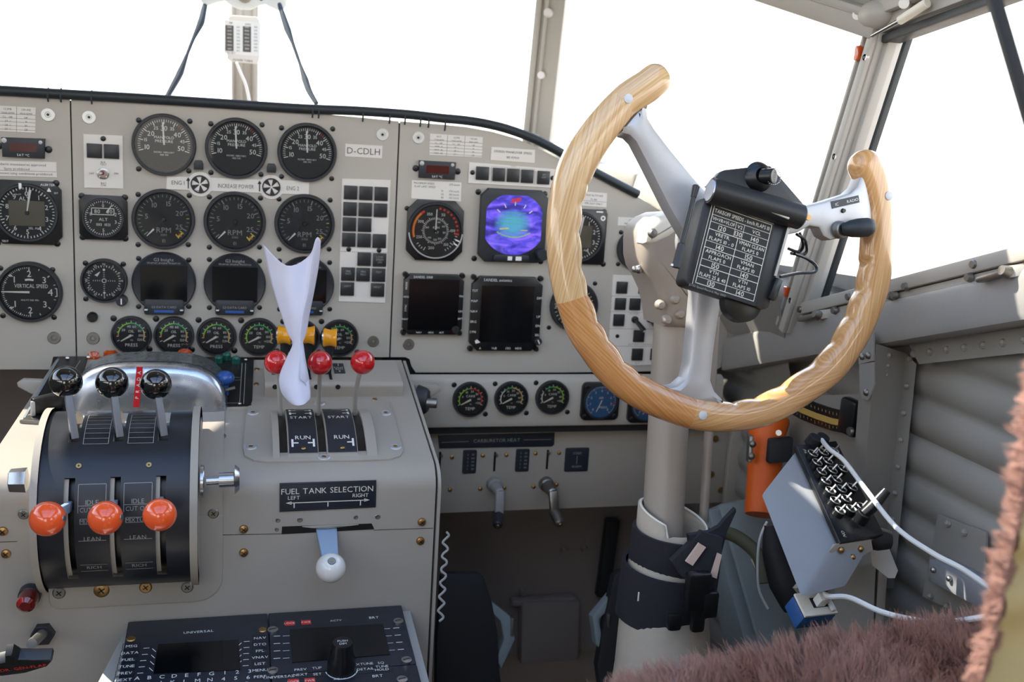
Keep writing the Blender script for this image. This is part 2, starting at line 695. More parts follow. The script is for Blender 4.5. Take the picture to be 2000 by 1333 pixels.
b.m('rubber').bar(cb + cs * .014 + V((.0215, 0, 0)) + cax * .03, ct + cs * .014 + V((.0215, 0, 0)), .014, .009, up=(1, 0, 0), bev=.002)
b.m('washer')
for f in (.12, .38, .62, .925):
    p = cb + cd_ * f + V((-.019, 0, 0)) + cs * .006
    b.cyl(p, p + V((-.003, 0, 0)), .0062 if f > .9 else .004, .004, 14)
    b.m('satin').cyl(p, p + V((-.0035, 0, 0)), .0018, None, 8)
    b.m('washer')
b.m('lens_amber').box(cb + cd_ * .935 + V((-.02, .012, 0)), (.008, .010, .018), .002)
b.box(cb + cd_ * .14 + V((-.02, .012, 0)), (.008, .010, .014), .002)
struct(b.obj('trim_10'))

# windscreen posts
p2b, p2t = at(1051, 285, 1.78), at(1094, -120, 1.60)
p1b, p1t = at(478, 215, 1.98), at(478, -330, 1.75)
p2bl, p2tl = [V((-v.x, v.y, v.z)) for v in (p2b, p2t)]
cbl, ctl = [V((-v.x, v.y, v.z)) for v in (cb, ct)]
b = B('frame_paint')
b.bar(p1b, p1t, .050, .03, up=(0, -1, 0), bev=.004)
b.bar(p1b + V((-.010, -.018, 0)), p1t + V((-.010, -.018, 0)), .012, .008, up=(0, -1, 0), bev=.003)
b.bar(p1b + V((.016, -.017, 0)), p1t + V((.016, -.017, 0)), .006, .006, up=(0, -1, 0), bev=.002)
struct(b.obj('trim_11'))
for sg, pb, pt in ((1, p2b, p2t), (-1, p2bl, p2tl)):
    d = (pt - pb)
    nn = V((-sg * .55, -.83, 0))
    sd = d.cross(nn).normalized()
    b = B('frame_paint')
    b.bar(pb, pt, .050, .03, up=nn, bev=.004)
    o_ = sd * .018 * (1 if sd.x < 0 else -1) * sg + nn * .017
    b.bar(pb + o_, pt + o_, .012, .010, up=nn, bev=.004)
    o_ = sd * .004 * (1 if sd.x < 0 else -1) * sg + nn * .018
    b.bar(pb + o_, pt + o_, .005, .008, up=nn, bev=.002)
    b.m('washer')
    for f in (.04, .36, .66):
        p = pb + d * f + nn * .016 - sd * .001
        b.cyl(p, p + nn * .008, .0085 if f != .36 else .006, .006, 14)
    struct(b.obj('trim_12' if sg > 0 else 'trim_13'))
b = B('frame_paint')
for sg in (1, -1):
    mi = lambda v: V((v.x * sg, v.y, v.z))
    # upper frame from corner post to the front post and on to the centre
    a_, c_ = ct + V((0, 0, .006)), p2t + V((.02, .0, .02))
    b.bar(mi(a_), mi(c_), .052, .03, up=(0, -.35, .9), bev=.005)
    b.bar(mi(a_ + V((-.012, -.022, .006))), mi(c_ + V((-.012, -.022, .006))), .020, .012, up=(0, -.35, .9), bev=.004)
    b.bar(mi(c_), mi(V((0, p1t.y, p1t.z))), .05, .03, up=(0, -.35, .9), bev=.004)
    # upper frame of the side pane, running aft
    s_, e_ = ct + V((0, .01, .012)), onX(1895, -2, .752) + V((0, 0, .012))
    e_ = s_ + (e_ - s_) * 9
    b.bar(mi(s_), mi(e_), .03, .034, up=(0, 0, 1), bev=.004)
    b.bar(mi(s_ + V((-.02, 0, .010))), mi(e_ + V((-.02, 0, .010))), .012, .02, up=(0, 0, 1), bev=.003)
    b.m('rubber').bar(mi(s_ + V((.0, -.02, -.022))), mi(e_ + V((0, 0, -.022))), .024, .010, up=(0, 0, 1), bev=.002)
    b.m('frame_paint')
    # joint casting at the corner, screw washers
    b.sphere(mi(ct + V((-.016, -.004, .018))), .022, 18, (1, 1.3, .8))
    b.m('washer')
    for x, y in ((1685, 28), (1775, 6)):
        p = at(x, y, 1.25 if x < 1700 else 1.17)
        b.cyl(mi(p), mi(p + V((-.02, -.02, -.004))), .007, .006, 14)
    b.m('frame_paint')
struct(b.obj('trim_6'))
# lower frame of the quarter pane, front post foot to corner post foot
b = B('frame_paint')
for sg in (1, -1):
    mi = lambda v: V((v.x * sg, v.y, v.z))
    k0, k1, k2 = p2b + V((0, 0, -.012)), at(1250, 357, 1.60), at(1500, 520, 1.42)
    b.bar(mi(k0), mi(k1), .03, .03, up=(0, 0, 1), bev=.006)
    b.bar(mi(k1), mi(k2), .03, .034, up=(0, 0, 1), bev=.006)
    b.m('wall_paint')
    a_ = [mi(v) for v in (k1 + V((0, -.03, -.02)), k2 + V((0, -.03, -.02)), V((.775, -.18, -.2)), V((.775, .1, -.2)), V((.70, .12, -.1)))]
    b.add(a_, [(0, 1, 2, 3, 4)])
    b.m('frame_paint')
struct(b.obj('trim_7'))
# deck from the panel top to the foot of the windscreen
deck = []
for x, y in ((0, 180), (450, 206), (700, 226), (860, 240), (950, 252), (1060, 290), (1160, 345), (1250, 392), (1340, 440)):
    p = onY(x, y, 0)
    deck.append(p)
deck = [V((-q.x, 0, q.z)) for q in deck[::-1] if q.x > .3] + [q for q in deck if q.x > -.3]
b = B('frame_paint')
vs = []
for q in deck:
    zz = q.z - .022
    yy = .42 - .42 * max(0, abs(q.x) - .2) / .6
    vs += [(q.x, .004, zz), (q.x * 1.06, yy, min(zz, .14))]
b.add(vs, [(2 * i, 2 * i + 1, 2 * i + 3, 2 * i + 2) for i in range(len(deck) - 1)])
struct(b.obj('trim_15'))

# panes
def pane(i, pts):
    return quadp('window_%d' % i, pts, 'pane_glass')


pane(1, [p1b, p2b, p2t, p1t])
pane(2, [p1b, p2bl, p2tl, p1t])
pane(3, [p2b, at(1500, 520, 1.42), ct, p2t])
pane(4, [V((-v.x, v.y, v.z)) for v in (p2b, at(1500, 520, 1.42), ct, p2t)])
tA = ct + V((.006, 0, 0))
tB = ct + (onX(1895, -2, .752) - ct) * 8.6
for i, sg in ((5, 1), (6, -1)):
    pane(i, [V((v.x * sg, v.y, v.z)) for v in (cb + V((.006, 0, .02)), ext(g0, g1, tB.y) + V((.006, 0, 0)), tB + V((.006, 0, 0)), tA)])

# roof: closed skin shaped to block sun in front, added openings, glazed hatch behind
RZ = .50
b = B('frame_paint')
for Y in (-.55, -.90, -1.3, -1.7):
    b.box((0, Y, RZ), (1.2, .035, .03), .004)
for X in (-.6, .05, .6):
    b.box((X, -1.12, RZ), (.04, 1.2, .03), .004)
c_ = [(.0, -.13), (.085, -.13), (.085, -.25), (.0, -.25)]
d_ = [(.14, -.38), (.57, -.38), (.57, -.53), (.14, -.53)]
fy = .08
o_ = [(-.6, fy), (.6, fy), (.6, -.55), (-.6, -.55)]
for x0_, x1_, h_ in ((-.6, .10, c_), (.10, .6, d_)):
    o_ = [(x0_, fy), (x1_, fy), (x1_, -.55), (x0_, -.55)]
    b.add([(x, y, RZ) for x, y in o_ + h_], [(0, 1, 5, 4), (1, 2, 6, 5), (2, 3, 7, 6), (3, 0, 4, 7)])
b.box((.355, -.455, RZ), (.43, .02, .03), .004)
b.add([(-.6, fy, RZ), (.6, fy, RZ), (p2t.x, p2t.y, p2t.z + .02), (p2tl.x, p2tl.y, p2t.z + .02)], [(0, 1, 2, 3)])
for sg in (1, -1):
    b.add([(sg * .6, fy, RZ), (sg * .6, -2.2, RZ), (sg * .77, -2.2, tB.z + .01), (sg * .76, -.36, .30)], [(0, 1, 2, 3)])
    b.add([(sg * .6, fy, RZ), (sg * .76, -.36, .30), (sg * p2t.x, p2t.y, p2t.z + .02)], [(0, 1, 2)])
b.m('wall_paint').add([(-.6, -1.7, RZ), (.6, -1.7, RZ), (.6, -2.2, RZ), (-.6, -2.2, RZ)], [(0, 1, 2, 3)])
struct(b.obj('ceiling'))
quadp('window_7', [(-.6, -.55, RZ), (.6, -.55, RZ), (.6, -1.7, RZ), (-.6, -1.7, RZ)], 'pane_glass')
quadp('window_8', [(x, y, RZ) for x, y in c_], 'pane_glass')  # added opening that aims a sunbeam at the column head
quadp('window_9', [(x, y, RZ) for x, y in d_], 'pane_glass')  # added opening for blue skylight, set so its sunbeam misses the wall
# rear bulkhead, its opening added for fill light and a gauge reflection
b = B('wall_paint')
b.box((0, -2.2, -.46), (1.6, .03, .68)).box((-.65, -2.2, .19), (.3, .03, .62)).box((.36, -2.2, .19), (.88, .03, .62)).box((-.29, -2.2, .43), (.42, .03, .14))
struct(b.obj('wall_back'))

# vertical former on the right wall
F0 = [onX(1700, 680, .742), onX(1640, 1085, .742)]
b = B('wall_paint')
fa, fb_ = onX(1693, 672, .735), onX(1640, 1150, .735)
ga, gb = onX(1712, 672, .735), onX(1668, 1150, .735)
ha, hb = onX(1768, 690, .782), onX(1718, 1150, .782)
ia, ib = onX(1790, 712, .782), onX(1745, 1150, .782)
fl_a, fl_b = onX(1675, 676, .735), onX(1650, 1150, .735)
e0a, e0b = onX(1683, 700, .735), onX(1648, 1150, .735)
b.add([e0a, ga, gb, e0b], [(0, 1, 2, 3)])
b.add([ga, ha, hb, gb], [(0, 1, 2, 3)])
b.add([ha, ia, ib, hb], [(0, 1, 2, 3)])
b.add([e0a, e0a + V((.05, 0, 0)), e0b + V((.05, 0, 0)), e0b], [(0, 1, 2, 3)])
st = struct(b.obj('trim_14', ang=20))
b = B('rail_paint')
# joint plates on former
pf = frame(onX(1700, 700, .734), (0, -1, 0), (0, 0, 1))
for poly in ([(1678, 655), (1709, 650), (1709, 705), (1680, 712)], [(1681, 712), (1709, 708), (1710, 752), (1698, 782), (1686, 779), (1682, 760)]):
    b.T = pf
    b.prism([tuple(lp(pf, *q)[:2]) for q in poly], 0, .002)
    b.T = None
b.m('dull_steel')
for x, y in ((1685, 697), (1697, 695), (1693, 767)):
    p = onX(x, y, .732)
    b.sphere(p, .0045, 10)
for i in range(9):
    f = i / 8.5
    p = (ha + ia) / 2 + ((hb + ib) / 2 - (ha + ia) / 2) * f * .98 + V((-.002, 0, 0))
    b.m('wall_paint').sphere(p, .0035, 8)
for x, y in ((1736, 695), (1733, 715), (1730, 733)):
    k = at(x, y, 1)
    p = onX(x, y, .757)
    b.sphere(p, .004, 8)
struct(b.obj('trim_8'))
# riveted strip under the rail
b = B('wall_paint')
a_, c_ = onX(1795, 712, .777), onX(2000, 690, .777)
a2, c2 = onX(1775, 672, .777), onX(2000, 640, .777)
b.add([a_, ext(a_, c_, -2.1), ext(a2, c2, -2.1), a2], [(0, 1, 2, 3)])
for i in range(7):
    p = (a_ + a2) / 2 + ((c_ + c2) / 2 - (a_ + a2) / 2) * (i / 6.0)
    b.sphere(p, .0045, 8)
struct(b.obj('trim_9'))
# latch plates of the sliding side pane on the rail
for nm, lab, pts in (('window_latch', 'flat grey latch plate at the aft end of the side window sill', ((1912, 548), (1968, 532), (1985, 527))),
                     ('window_latch', 'grey latch plate on the sill low behind the control wheel rim', ((1562, 625), (1600, 616), (1612, 612)))):
    b = B('dull_steel')
    p, q, r = [onX(*v, .738) for v in pts]
    b.bar(p, q, .006, .010, up=(-1, 0, 0), bev=.002)
    b.cyl(q, q + V((-.008, 0, .002)), .007, .005, 12)
    b.m('frame_paint').bar(q, r + V((.012, 0, 0)), .012, .006, up=(-1, 0, 0), bev=.001)
    tag(b.obj(nm), lab, 'latch')

# ================================================================ INSTRUMENT PANEL
PANEL = thing('instrument_panel', 'grey painted sheet metal instrument panel with seams across the cockpit', 'instrument panel', PAN)
topc = [(143, 196), (300, 204), (450, 212), (600, 222), (760, 235)]


def sheet(name, px, mname='panel_paint', bev=0, th=.004):
    b = B(mname)
    b.prism([tuple(lp(PAN, *q)[:2]) for q in px], -th, 0, bev, 1)
    return b.obj(name, PANEL, ang=30)


RIGHT_PX = [(910, 248), (960, 257), (1010, 271), (1060, 294), (1110, 320), (1160, 345), (1210, 367), (1250, 387), (1300, 418), (1360, 462), (1430, 520), (1465, 600), (1466, 640), (1455, 656), (1430, 660), (1417, 672), (1412, 700), (1408, 718)]
b = B('panel_paint')
L0 = [tuple(lp(PAN, *q)[:2]) for q in ((104, 697), (98, 722))]
b.prism([tuple(lp(PAN, *q)[:2]) for q in ((148, 697), (136, 193), (0, 184))][0:3] + [(-lp(PAN, *q).x, lp(PAN, *q).y) for q in RIGHT_PX] + [(-.72, L0[1][1]), L0[1], L0[0]], -.004, 0)
b.obj('left_panel', PANEL, ang=30)
sheet('centre_panel', [(139, 193), (300, 202), (450, 211), (600, 220), (700, 229), (779, 237), (760, 698), (500, 698), (151, 697)])
sheet('right_panel', [(782, 237), (860, 243), (910, 248), (960, 257), (1010, 271), (1060, 294), (1110, 320), (1160, 345), (1210, 367), (1250, 387),
                      (1300, 418), (1360, 462), (1430, 520), (1465, 600), (1466, 640), (1455, 656), (1430, 660), (1417, 672), (1412, 700), (1408, 718), (1395, 724), (1100, 728),
                      (812, 728), (804, 716), (800, 702), (792, 698), (763, 698)])
b = B('dark')
b.prism([(-.72, -.18), (-.72, -.02)] + [(-lp(PAN, *q).x, lp(PAN, *q).y - .006) for q in RIGHT_PX[7::-1]] + [tuple(lp(PAN, *q)[:2]) for q in ((0, 187), (136, 196), (450, 214), (780, 240), (860, 246), (960, 260), (1060, 297), (1160, 352), (1250, 398), (1300, 428), (1400, 530), (1400, 715), (120, 690))], -.02, -.006)
b.obj('backing', PANEL)
for x, y in ((94, 224), (174, 229), (747, 263), (817, 269)):
    q = lp(PAN, x, y)
    fastener(PANEL, q.x, q.y, .0085, 'washer')
for x, y in ((106, 660), (182, 661), (729, 667), (798, 673)):
    q = lp(PAN, x, y)
    fastener(PANEL, q.x, q.y, .0083, 'dull_steel')

# black edge tube along the panel's top, laced on
EDGE = thing('edge_trim', 'dark rubber tube trim laced along the top edge of the instrument panel', 'trim')
tp = [(-240, 163), (-100, 168), (0, 176), (120, 183), (250, 190), (380, 198), (500, 206), (600, 212), (700, 216), (800, 223), (862, 230), (905, 234), (945, 240), (990, 251), (1040, 269), (1075, 286), (1105, 303), (1135, 321), (1165, 337), (1205, 358), (1246, 379)]
b = B('rubber')
pts = [onY(x, y + 1, -.002) for x, y in tp]
pts = [V((-q.x, q.y, q.z)) for q in pts[:11:-1]] + pts[2:]
b.tube(pts, [.0066] * len(pts), 12, 5)
b.obj('tube', EDGE)
b = B('cord')
for x, y in ((95, 186), (120, 187), (180, 191), (610, 218), (622, 219), (708, 226), (760, 230), (790, 232), (820, 236), (836, 238), (868, 244)):
    p = onY(x, y, -.002)
    b.tube([p + V((0, -.004, -.008)), p + V((0, -.0075, 0)), p + V((0, 0, .009))], .0012, 6, 3)
b.obj('lacing', EDGE)

G_R = 'round engine dials in the centre panel'


def unit(F, px, py, rp):
    a, c = lp(F, px, py - rp), lp(F, px, py + rp)
    return (a - c).length / 2


def roundcase(T, r, glass=True, dial='dial', ring='bezel', deep=.009, z0=0):
    b = B(ring)
    b.lathe([(r, z0), (r, z0 + deep * .6), (r * .965, z0 + deep), (r * .90, z0 + deep), (r * .865, z0 + .003), (r * .84, z0 + .0028)], 56)
    b.obj('bezel', T)
    b = B(dial)
    b.disc(r * .87, z0 + .003, 56)
    b.obj('dial_face', T)
    if glass:
        b = B('gauge_glass')
        b.disc(r * .905, z0 + deep * .82, 48)
        b.obj('cover_glass', T)
    return z0 + .0033


def corners(T, F, px, py, offs, rp):
    for dx, dy in offs:
        q = lp(F, px + dx, py + dy) - lp(F, px, py)
        screw(T, q.x, q.y, rp * .0007)


def needle(T, a, r0, r1, w0, w1, z, m_='white', hub=0, name='needle'):
    b = B(m_)
    a = math.radians(a)
    d, n = V((math.sin(a), math.cos(a), 0)), V((math.cos(a), -math.sin(a), 0))
    zz = V((0, 0, z))
    p = [d * r0 + n * w0 / 2 + zz, d * r1 + n * w1 / 2 + zz, d * r1 - n * w1 / 2 + zz, d * r0 - n * w0 / 2 + zz]
    b.add(p + [q + V((0, 0, .0006)) for q in p], [(4, 5, 6, 7), (0, 1, 5, 4), (1, 2, 6, 5), (2, 3, 7, 6), (3, 0, 4, 7)])
    if hub:
        b.m('satin').cyl((0, 0, z), (0, 0, z + .0012), hub, hub * .8, 14)
    return b.obj(name, T)


def pol(r, a):
    a = math.radians(a)
    return r * math.sin(a), r * math.cos(a)


# --- manifold pressure
for k, (x, y, rp, lab) in enumerate(((321, 283, 61, 'manifold pressure gauge at the left end of the top dial row'), (462, 290, 60, 'manifold pressure gauge in the middle of the top dial row'),
                                     (600, 298, 58, 'manifold pressure gauge at the right end of the top dial row'))):
    T = thing('pressure_gauge', 'large round ' + lab, 'gauge', sub(PAN, x, y), G_R)
    r = unit(PAN, x, y, rp)
    z = roundcase(T, r)
    b = B('white')
    for v in range(10, 51):
        a = (v - 30) * 5.25
        big = v % 5 == 0
        b.m('red' if v in (37, 38) else 'white').tick(r * (.66 if big else .73), r * .81, a, r * (.026 if big else .016), z)
    b.m('white')
    for v in (10, 20, 30, 40, 50):
        b.text(str(v), *pol(r * .53, (v - 30) * 5.0), r * .15, z)
    for v in (15, 25, 35, 45):
        b.text(str(v), *pol(r * .58, (v - 30) * 5.1), r * .10, z)
    b.text('MANIFOLD', 0, r * .235, r * .085, z).text('PRESSURE', 0, r * .115, r * .085, z)
    b.text('INCHES  MERCURY', 0, -r * .24, r * .05, z).text('ABS X10', 0, -r * .32, r * .05, z)
    b.obj('markings', T)
    needle(T, -3, 0, r * .72, r * .05, r * .05, z + .001)
    corners(T, PAN, x, y, ((-50, -48), (50, -46), (-50, 47), (48, 51)), 5)
# --- tachometers
for x, y, rp, lab in ((320, 428, 59, 'tachometer at the left end of the second dial row'), (459, 433, 59, 'tachometer in the middle of the second dial row'),
                      (595, 437, 58, 'tachometer touched by the paper tip, right end of the second row')):
    T = thing('tachometer', 'large round black ' + lab, 'gauge', sub(PAN, x, y), G_R)
    r = unit(PAN, x, y, rp)
    z = roundcase(T, r)
    b = B('white')
    for v in range(0, 31):
        a = -131 + 9.9 * v
        if v > 27:
            continue
        b.m('lime' if v in (22,) else 'grey_ink').tick(r * (.66 if v % 5 == 0 else .72), r * .81, a, r * (.03 if v % 5 == 0 else .016) * (1.5 if v == 22 else 1), z)
    b.m('grey_ink')
    for v in (5, 10, 15, 20, 25):
        b.text(str(v), *pol(r * .54, -131 + 9.9 * v), r * .16, z)
    b.text('RPM', 0, -r * .36, r * .17, z).text('X100', 0, -r * .52, r * .07, z).text('E1', 0, -r * .72, r * .10, z)
    b.m('yellow').arc(r * .70, r * .76, 126, 142, z).tick(r * .62, r * .78, 126, r * .03, z).tick(r * .62, r * .78, 142, r * .04, z)
    b.m('red').tick(r * .66, r * .8, 134, r * .03, z)
    b.obj('markings', T)
    needle(T, -137, r * .45, r * .78, r * .06, r * .02, z + .001)
    needle(T, -137, 0, r * .45, r * .06, r * .06, z + .001, 'satin', r * .08, 'needle_tail')
    corners(T, PAN, x, y, ((-50, -48), (50, -46), (-50, 50), (48, 50)), 5)
# --- graphic engine monitors
for x, y, rp, lab in ((321, 551, 59, 'at the left end of the third dial row'), (459, 553, 58, 'in the middle of the third dial row'), (596, 556, 55, 'mostly hidden behind the white paper')):
    T = thing('engine_monitor', 'round black engine monitor, ' + lab, 'gauge', sub(PAN, x, y), G_R)
    r = unit(PAN, x, y, rp)
    b = B('bezel')
    b.lathe([(r, 0), (r, .006), (r * .95, .009), (r * .91, .008), (1e-5, .008)], 56)
    b.prism(rrect(-r * .62, -r * 1.06, r * .62, -r * .55, r * .08), 0, .0095, .001)
    b.obj('bezel', T)
    b = B('screen')
    b.prism(rrect(-r * .72, -r * .62, r * .72, r * .56, r * .03), .008, .0086)
    b.obj('screen', T)
    b = B('grey_ink')
    b.text('G3 Insight', 0, r * .76, r * .10, .0088).text('GRAPHIC ENGINE MONITOR', 0, r * .645, r * .055, .0088)
    b.text('G3 DATA CARD', 0, -r * .80, r * .07, .0097)
    b.m('knob_blue').rect(-r * .3, -r * .98, r * .3, -r * .9, .0097)
    b.obj('markings', T)
    for sx_, t_ in ((-1, ''), (1, '')):
        bb = B('button')
        bb.cyl((sx_ * r * .55, -r * .88, .0), (sx_ * r * .55, -r * .88, .013), r * .09, r * .08, 14, .001)
        bb.m('white').rect(sx_ * r * .55 - r * .05, -r * .9, sx_ * r * .55 + r * .05, -r * .86, .0132)
        bb.obj('button', T)
    corners(T, PAN, x, y, ((-50, -46), (48, -43), (-50, 48), (48, 48)), 5)


# --- small sector gauges
def sector(name, lab, x, y, rp, top, bot, nums, cols, F=PAN, needle_a=-122, offs=((-35, -32), (35, 28)), group=None, units=('BAR', 'PSI'), h=0):
    T = thing(name, lab, 'gauge', sub(F, x, y, h), group)
    r = unit(F, x, y, rp)
    z = roundcase(T, r, deep=.007)
    b = B('white')
    for i in range(13):
        a = -115 + 230 * i / 12
        b.tick(r * .62, r * (.76 if i % 3 == 0 else .72), a, r * .03, z)
    for a0, a1, c in cols:
        b.m(c).arc(r * .60, r * .66, a0, a1, z + .0002, 12)
    b.m('white')
    for v, a in nums:
        b.text(v, *pol(r * .47, a), r * .12, z)
    b.text(top, 0, r * .20, r * .13, z).text(units[0], 0, -r * .02, r * .08, z).text(units[1], r * .02, -r * .27, r * .07, z).text(bot, 0, -r * .52, r * .16, z)
    b.obj('markings', T)
    needle(T, needle_a, -r * .02, r * .60, r * .11, r * .05, z + .001, 'cream')
    for dx, dy in offs:
        q = lp(F, x + dx, y + dy, h) - lp(F, x, y, h)
        screw(T, q.x, q.y, .0042 * rp / 37)
    return T


pc = [(-95, -85, 'orange'), (-85, -5, 'lime'), (-5, 65, 'green'), (65, 115, 'amber_mark')]
tcl = [(-115, -30, 'lime'), (-30, 70, 'green'), (70, 115, 'amber_mark')]
pn = [('20', -55), ('40', -14), ('60', 18), ('80', 62), ('100', 92), ('120', 120)]
tn = [('20', -62), ('40', -22), ('60', 16), ('80', 55), ('100', 88), ('+120', 118)]
for x, y, rp, lab, kind in ((257, 654, 37, 'oil pressure gauge, leftmost of the small bottom row', 0), (340, 655, 37, 'oil pressure gauge, second from the left in the small bottom row', 0),
                            (423, 657, 37, 'oil pressure gauge, third from the left in the small bottom row', 0), (506, 658, 37, 'oil temperature gauge, just left of the white paper', 1),
                            (588, 660, 36, 'oil temperature gauge hidden behind the paper and middle yellow knob', 1), (663, 660, 36, 'oil temperature gauge behind the rightmost yellow knob', 1)):
    sector('oil_gauge', 'small round black ' + lab, x, y, rp, 'OIL', 'TEMP' if kind else 'PRESS', tn if kind else pn, tcl if kind else pc, needle_a=-118 if kind else -122,
           offs=((-35, -32), (35, 28)), group='oil gauges in the bottom row', units=('BAR', '*C') if kind else ('BAR', 'PSI'))


# --- octagonal flight instruments
def octcase(T, a, c, cut, r, th=.006, dial='dial', off=(0, 0)):
    b = B('satin')
    b.prism([(p[0], p[1]) for p in octa(a, c, cut)], 0, th, .001)
    b.m('bezel').lathe([(r * 1.07, th), (r * 1.05, th + .004), (r * .98, th + .004), (r * .95, th + .001), (r * .92, th + .0006)], 56, c=off)
    b.obj('bezel', T)
    b = B(dial)
    b.disc(r * .96, th + .0008, 56, c=off)
    b.obj('dial_face', T)
    b = B('gauge_glass')
    b.disc(r * .99, th + .0035, 48, c=off)
    b.obj('cover_glass', T)
    return th + .0011


def alt_big(T, r, z, scr=True):
    b = B('white')
    for i in range(50):
        b.tick(r * (.80 if i % 5 == 0 else .86), r * .94, i * 7.2, r * .03, z)
    for i in range(10):
        b.text(str(i), *pol(r * .70, i * 36), r * .17, z)
    b.text('ALT', -r * .08, r * .52, r * .13, z).text('SEL ALT', r * .25, -r * .56, r * .08, z).text('1000 FT', -r * .3, r * .66, r * .05, z)
    b.obj('markings', T)
    if scr:
        b = B('lcd')
        b.rect(-r * .62, -r * .48, r * .60, r * .44, z + .0002)
        b.obj('screen', T)
    needle(T, 9, 0, r * .86, r * .035, r * .09, z + .001, 'white', r * .08)


T = thing('altimeter', 'large octagonal altimeter with grey window at the left edge of the panel', 'gauge', sub(PAN, 55, 415))
r = unit(PAN, 55, 415, 53)
z = octcase(T, r * 1.17, r * 1.17, r * .3, r)
alt_big(T, r, z)
b = B('white')
b.text('ALERTER', r * .72, r * 1.05, r * .08, .0062).text('TEST', -r * .78, -r * 1.07, r * .07, .0062).text('SET', r * 1.0, r * .76, r * .06, .0062)
b.prism([(r * .68, r * .80), (r * .84, r * .80), (r * .76, r * .95)], .006, .0064)
b.rect(-r * .24, r * .88, -r * .14, r * 1.08, z + .003)
b.obj('bezel_markings', T)
corners(T, PAN, 55, 415, ((-60, -58), (55, -57), (-60, 60), (57, 61)), 6)

T = thing('vertical_speed_gauge', 'large round vertical speed gauge low at the left edge of the panel', 'gauge', sub(PAN, 59, 570))
r = unit(PAN, 59, 570, 59)
z = roundcase(T, r)
b = B('white')
va = {0: -90, 1: -48, 2: 0, 3: 45, 4: 90}
for i in range(21):
    for sg in (1, -1):
        a = -90 + sg * (i * 4.5)
        b.tick(r * (.70 if i % 10 == 0 else .75 if i % 5 == 0 else .77), r * .82, a, r * (.03 if i % 5 == 0 else .016), z)
for v, a in ((1, -48), (2, 0), (3, 48)):
    b.text(str(v), *pol(r * .60, a), r * .20, z).tick(r * .74, r * .82, a, r * .03, z)
    b.text(str(v), *pol(r * .60, 180 - a), r * .20, z).tick(r * .74, r * .82, 180 - a, r * .03, z)
for a in (22, 72, 158, 108):
    b.tick(r * .76, r * .82, a, r * .02, z)
b.text('4', r * .62, 0, r * .22, z)
b.line(r * .76, r * .13, r * .82, r * .13, r * .03, z).line(r * .82, r * .14, r * .82, -r * .14, r * .03, z).line(r * .76, -r * .13, r * .82, -r * .13, r * .03, z)
b.text('VERTICAL SPEED', r * .05, r * .20, r * .12, z, wmax=r * 1.0).text('1000 FT PER MIN', 0, -r * .27, r * .05, z)
b.arc(r * .38, r * .44, -18, 18, z)
b.obj('markings', T)
needle(T, -90, -r * .0, r * .84, r * .07, r * .035, z + .001, 'cream')
corners(T, PAN, 59, 570, ((-58, -46), (44, -43), (-53, 47), (47, 50)), 5)

T = thing('altimeter', 'small octagonal altimeter with number drum below the two-button white plate', 'gauge', sub(PAN, 203, 425))
r = unit(PAN, 203, 425, 36)
z = octcase(T, r * 1.23, r * 1.2, r * .3, r)
b = B('white')
for i in range(50):
    b.tick(r * (.78 if i % 5 == 0 else .85), r * .94, i * 7.2, r * .035, z)
for i in (0, 2, 3, 5, 7, 8):
    b.text(str(i), *pol(r * .66, i * 36), r * .17, z)
b.border(-r * .58, r * .18, r * .55, r * .52, r * .04, z + .0003).text('80', -r * .30, r * .35, r * .20, z + .0004).text('00', r * .32, r * .35, r * .20, z + .0004)
b.text('ALT', 0, -r * .08, r * .16, z).text('1013  1021', 0, -r * .36, r * .14, z, wmax=r * 1.0)
b.obj('markings', T)
needle(T, 32, r * .35, r * .86, r * .09, r * .03, z + .001)
corners(T, PAN, 203, 425, ((-43, -42), (41, -39), (-41, 38), (42, 41)), 6)

T = thing('course_indicator', 'small round course indicator with cross bars left of the engine monitors', 'gauge', sub(PAN, 204, 548))
r = unit(PAN, 204, 548, 43)
z = roundcase(T, r)
b = B('white')
for i in range(36):
    b.tick(r * .62, r * (.70 if i % 3 else .66), i * 10, r * .03, z)
for i, t_ in enumerate(('N', '3', '6', 'E', '12', '15', 'S', '21', '24', 'W', '30', '33')):
    b.text(t_, *pol(r * .74, i * 30), r * .11, z, rot=-math.radians(i * 30))
for i in range(-5, 6):
    if i:
        b.tick(0, r * .06, 0, r * .02, z, c=(i * r * .09, -r * .03)).tick(0, r * .06, 90, r * .02, z, c=(-r * .03, i * r * .09))
b.arc(r * .07, r * .10, 0, 360, z).disc(r * .05, z, 12, c=(0, r * .5)).disc(r * .05, z, 12, c=(0, -r * .55))
b.add([(-r * .4, r * .25, z), (-r * .15, r * .42, z), (-r * .28, r * .18, z)], [(0, 1, 2)])
b.obj('markings', T)
q = lp(PAN, 239, 586) - lp(PAN, 204, 548)
bb = B('bezel')
bb.cyl((q.x, q.y, 0), (q.x, q.y, .014), .0075, .0068, 20, .001)
bb.m('white').line(q.x, q.y - .004, q.x, q.y + .004, .0016, .0142)
bb.obj('knob', T)
corners(T, PAN, 204, 548, ((-37, -34), (37, -32), (-36, 36)), 5)

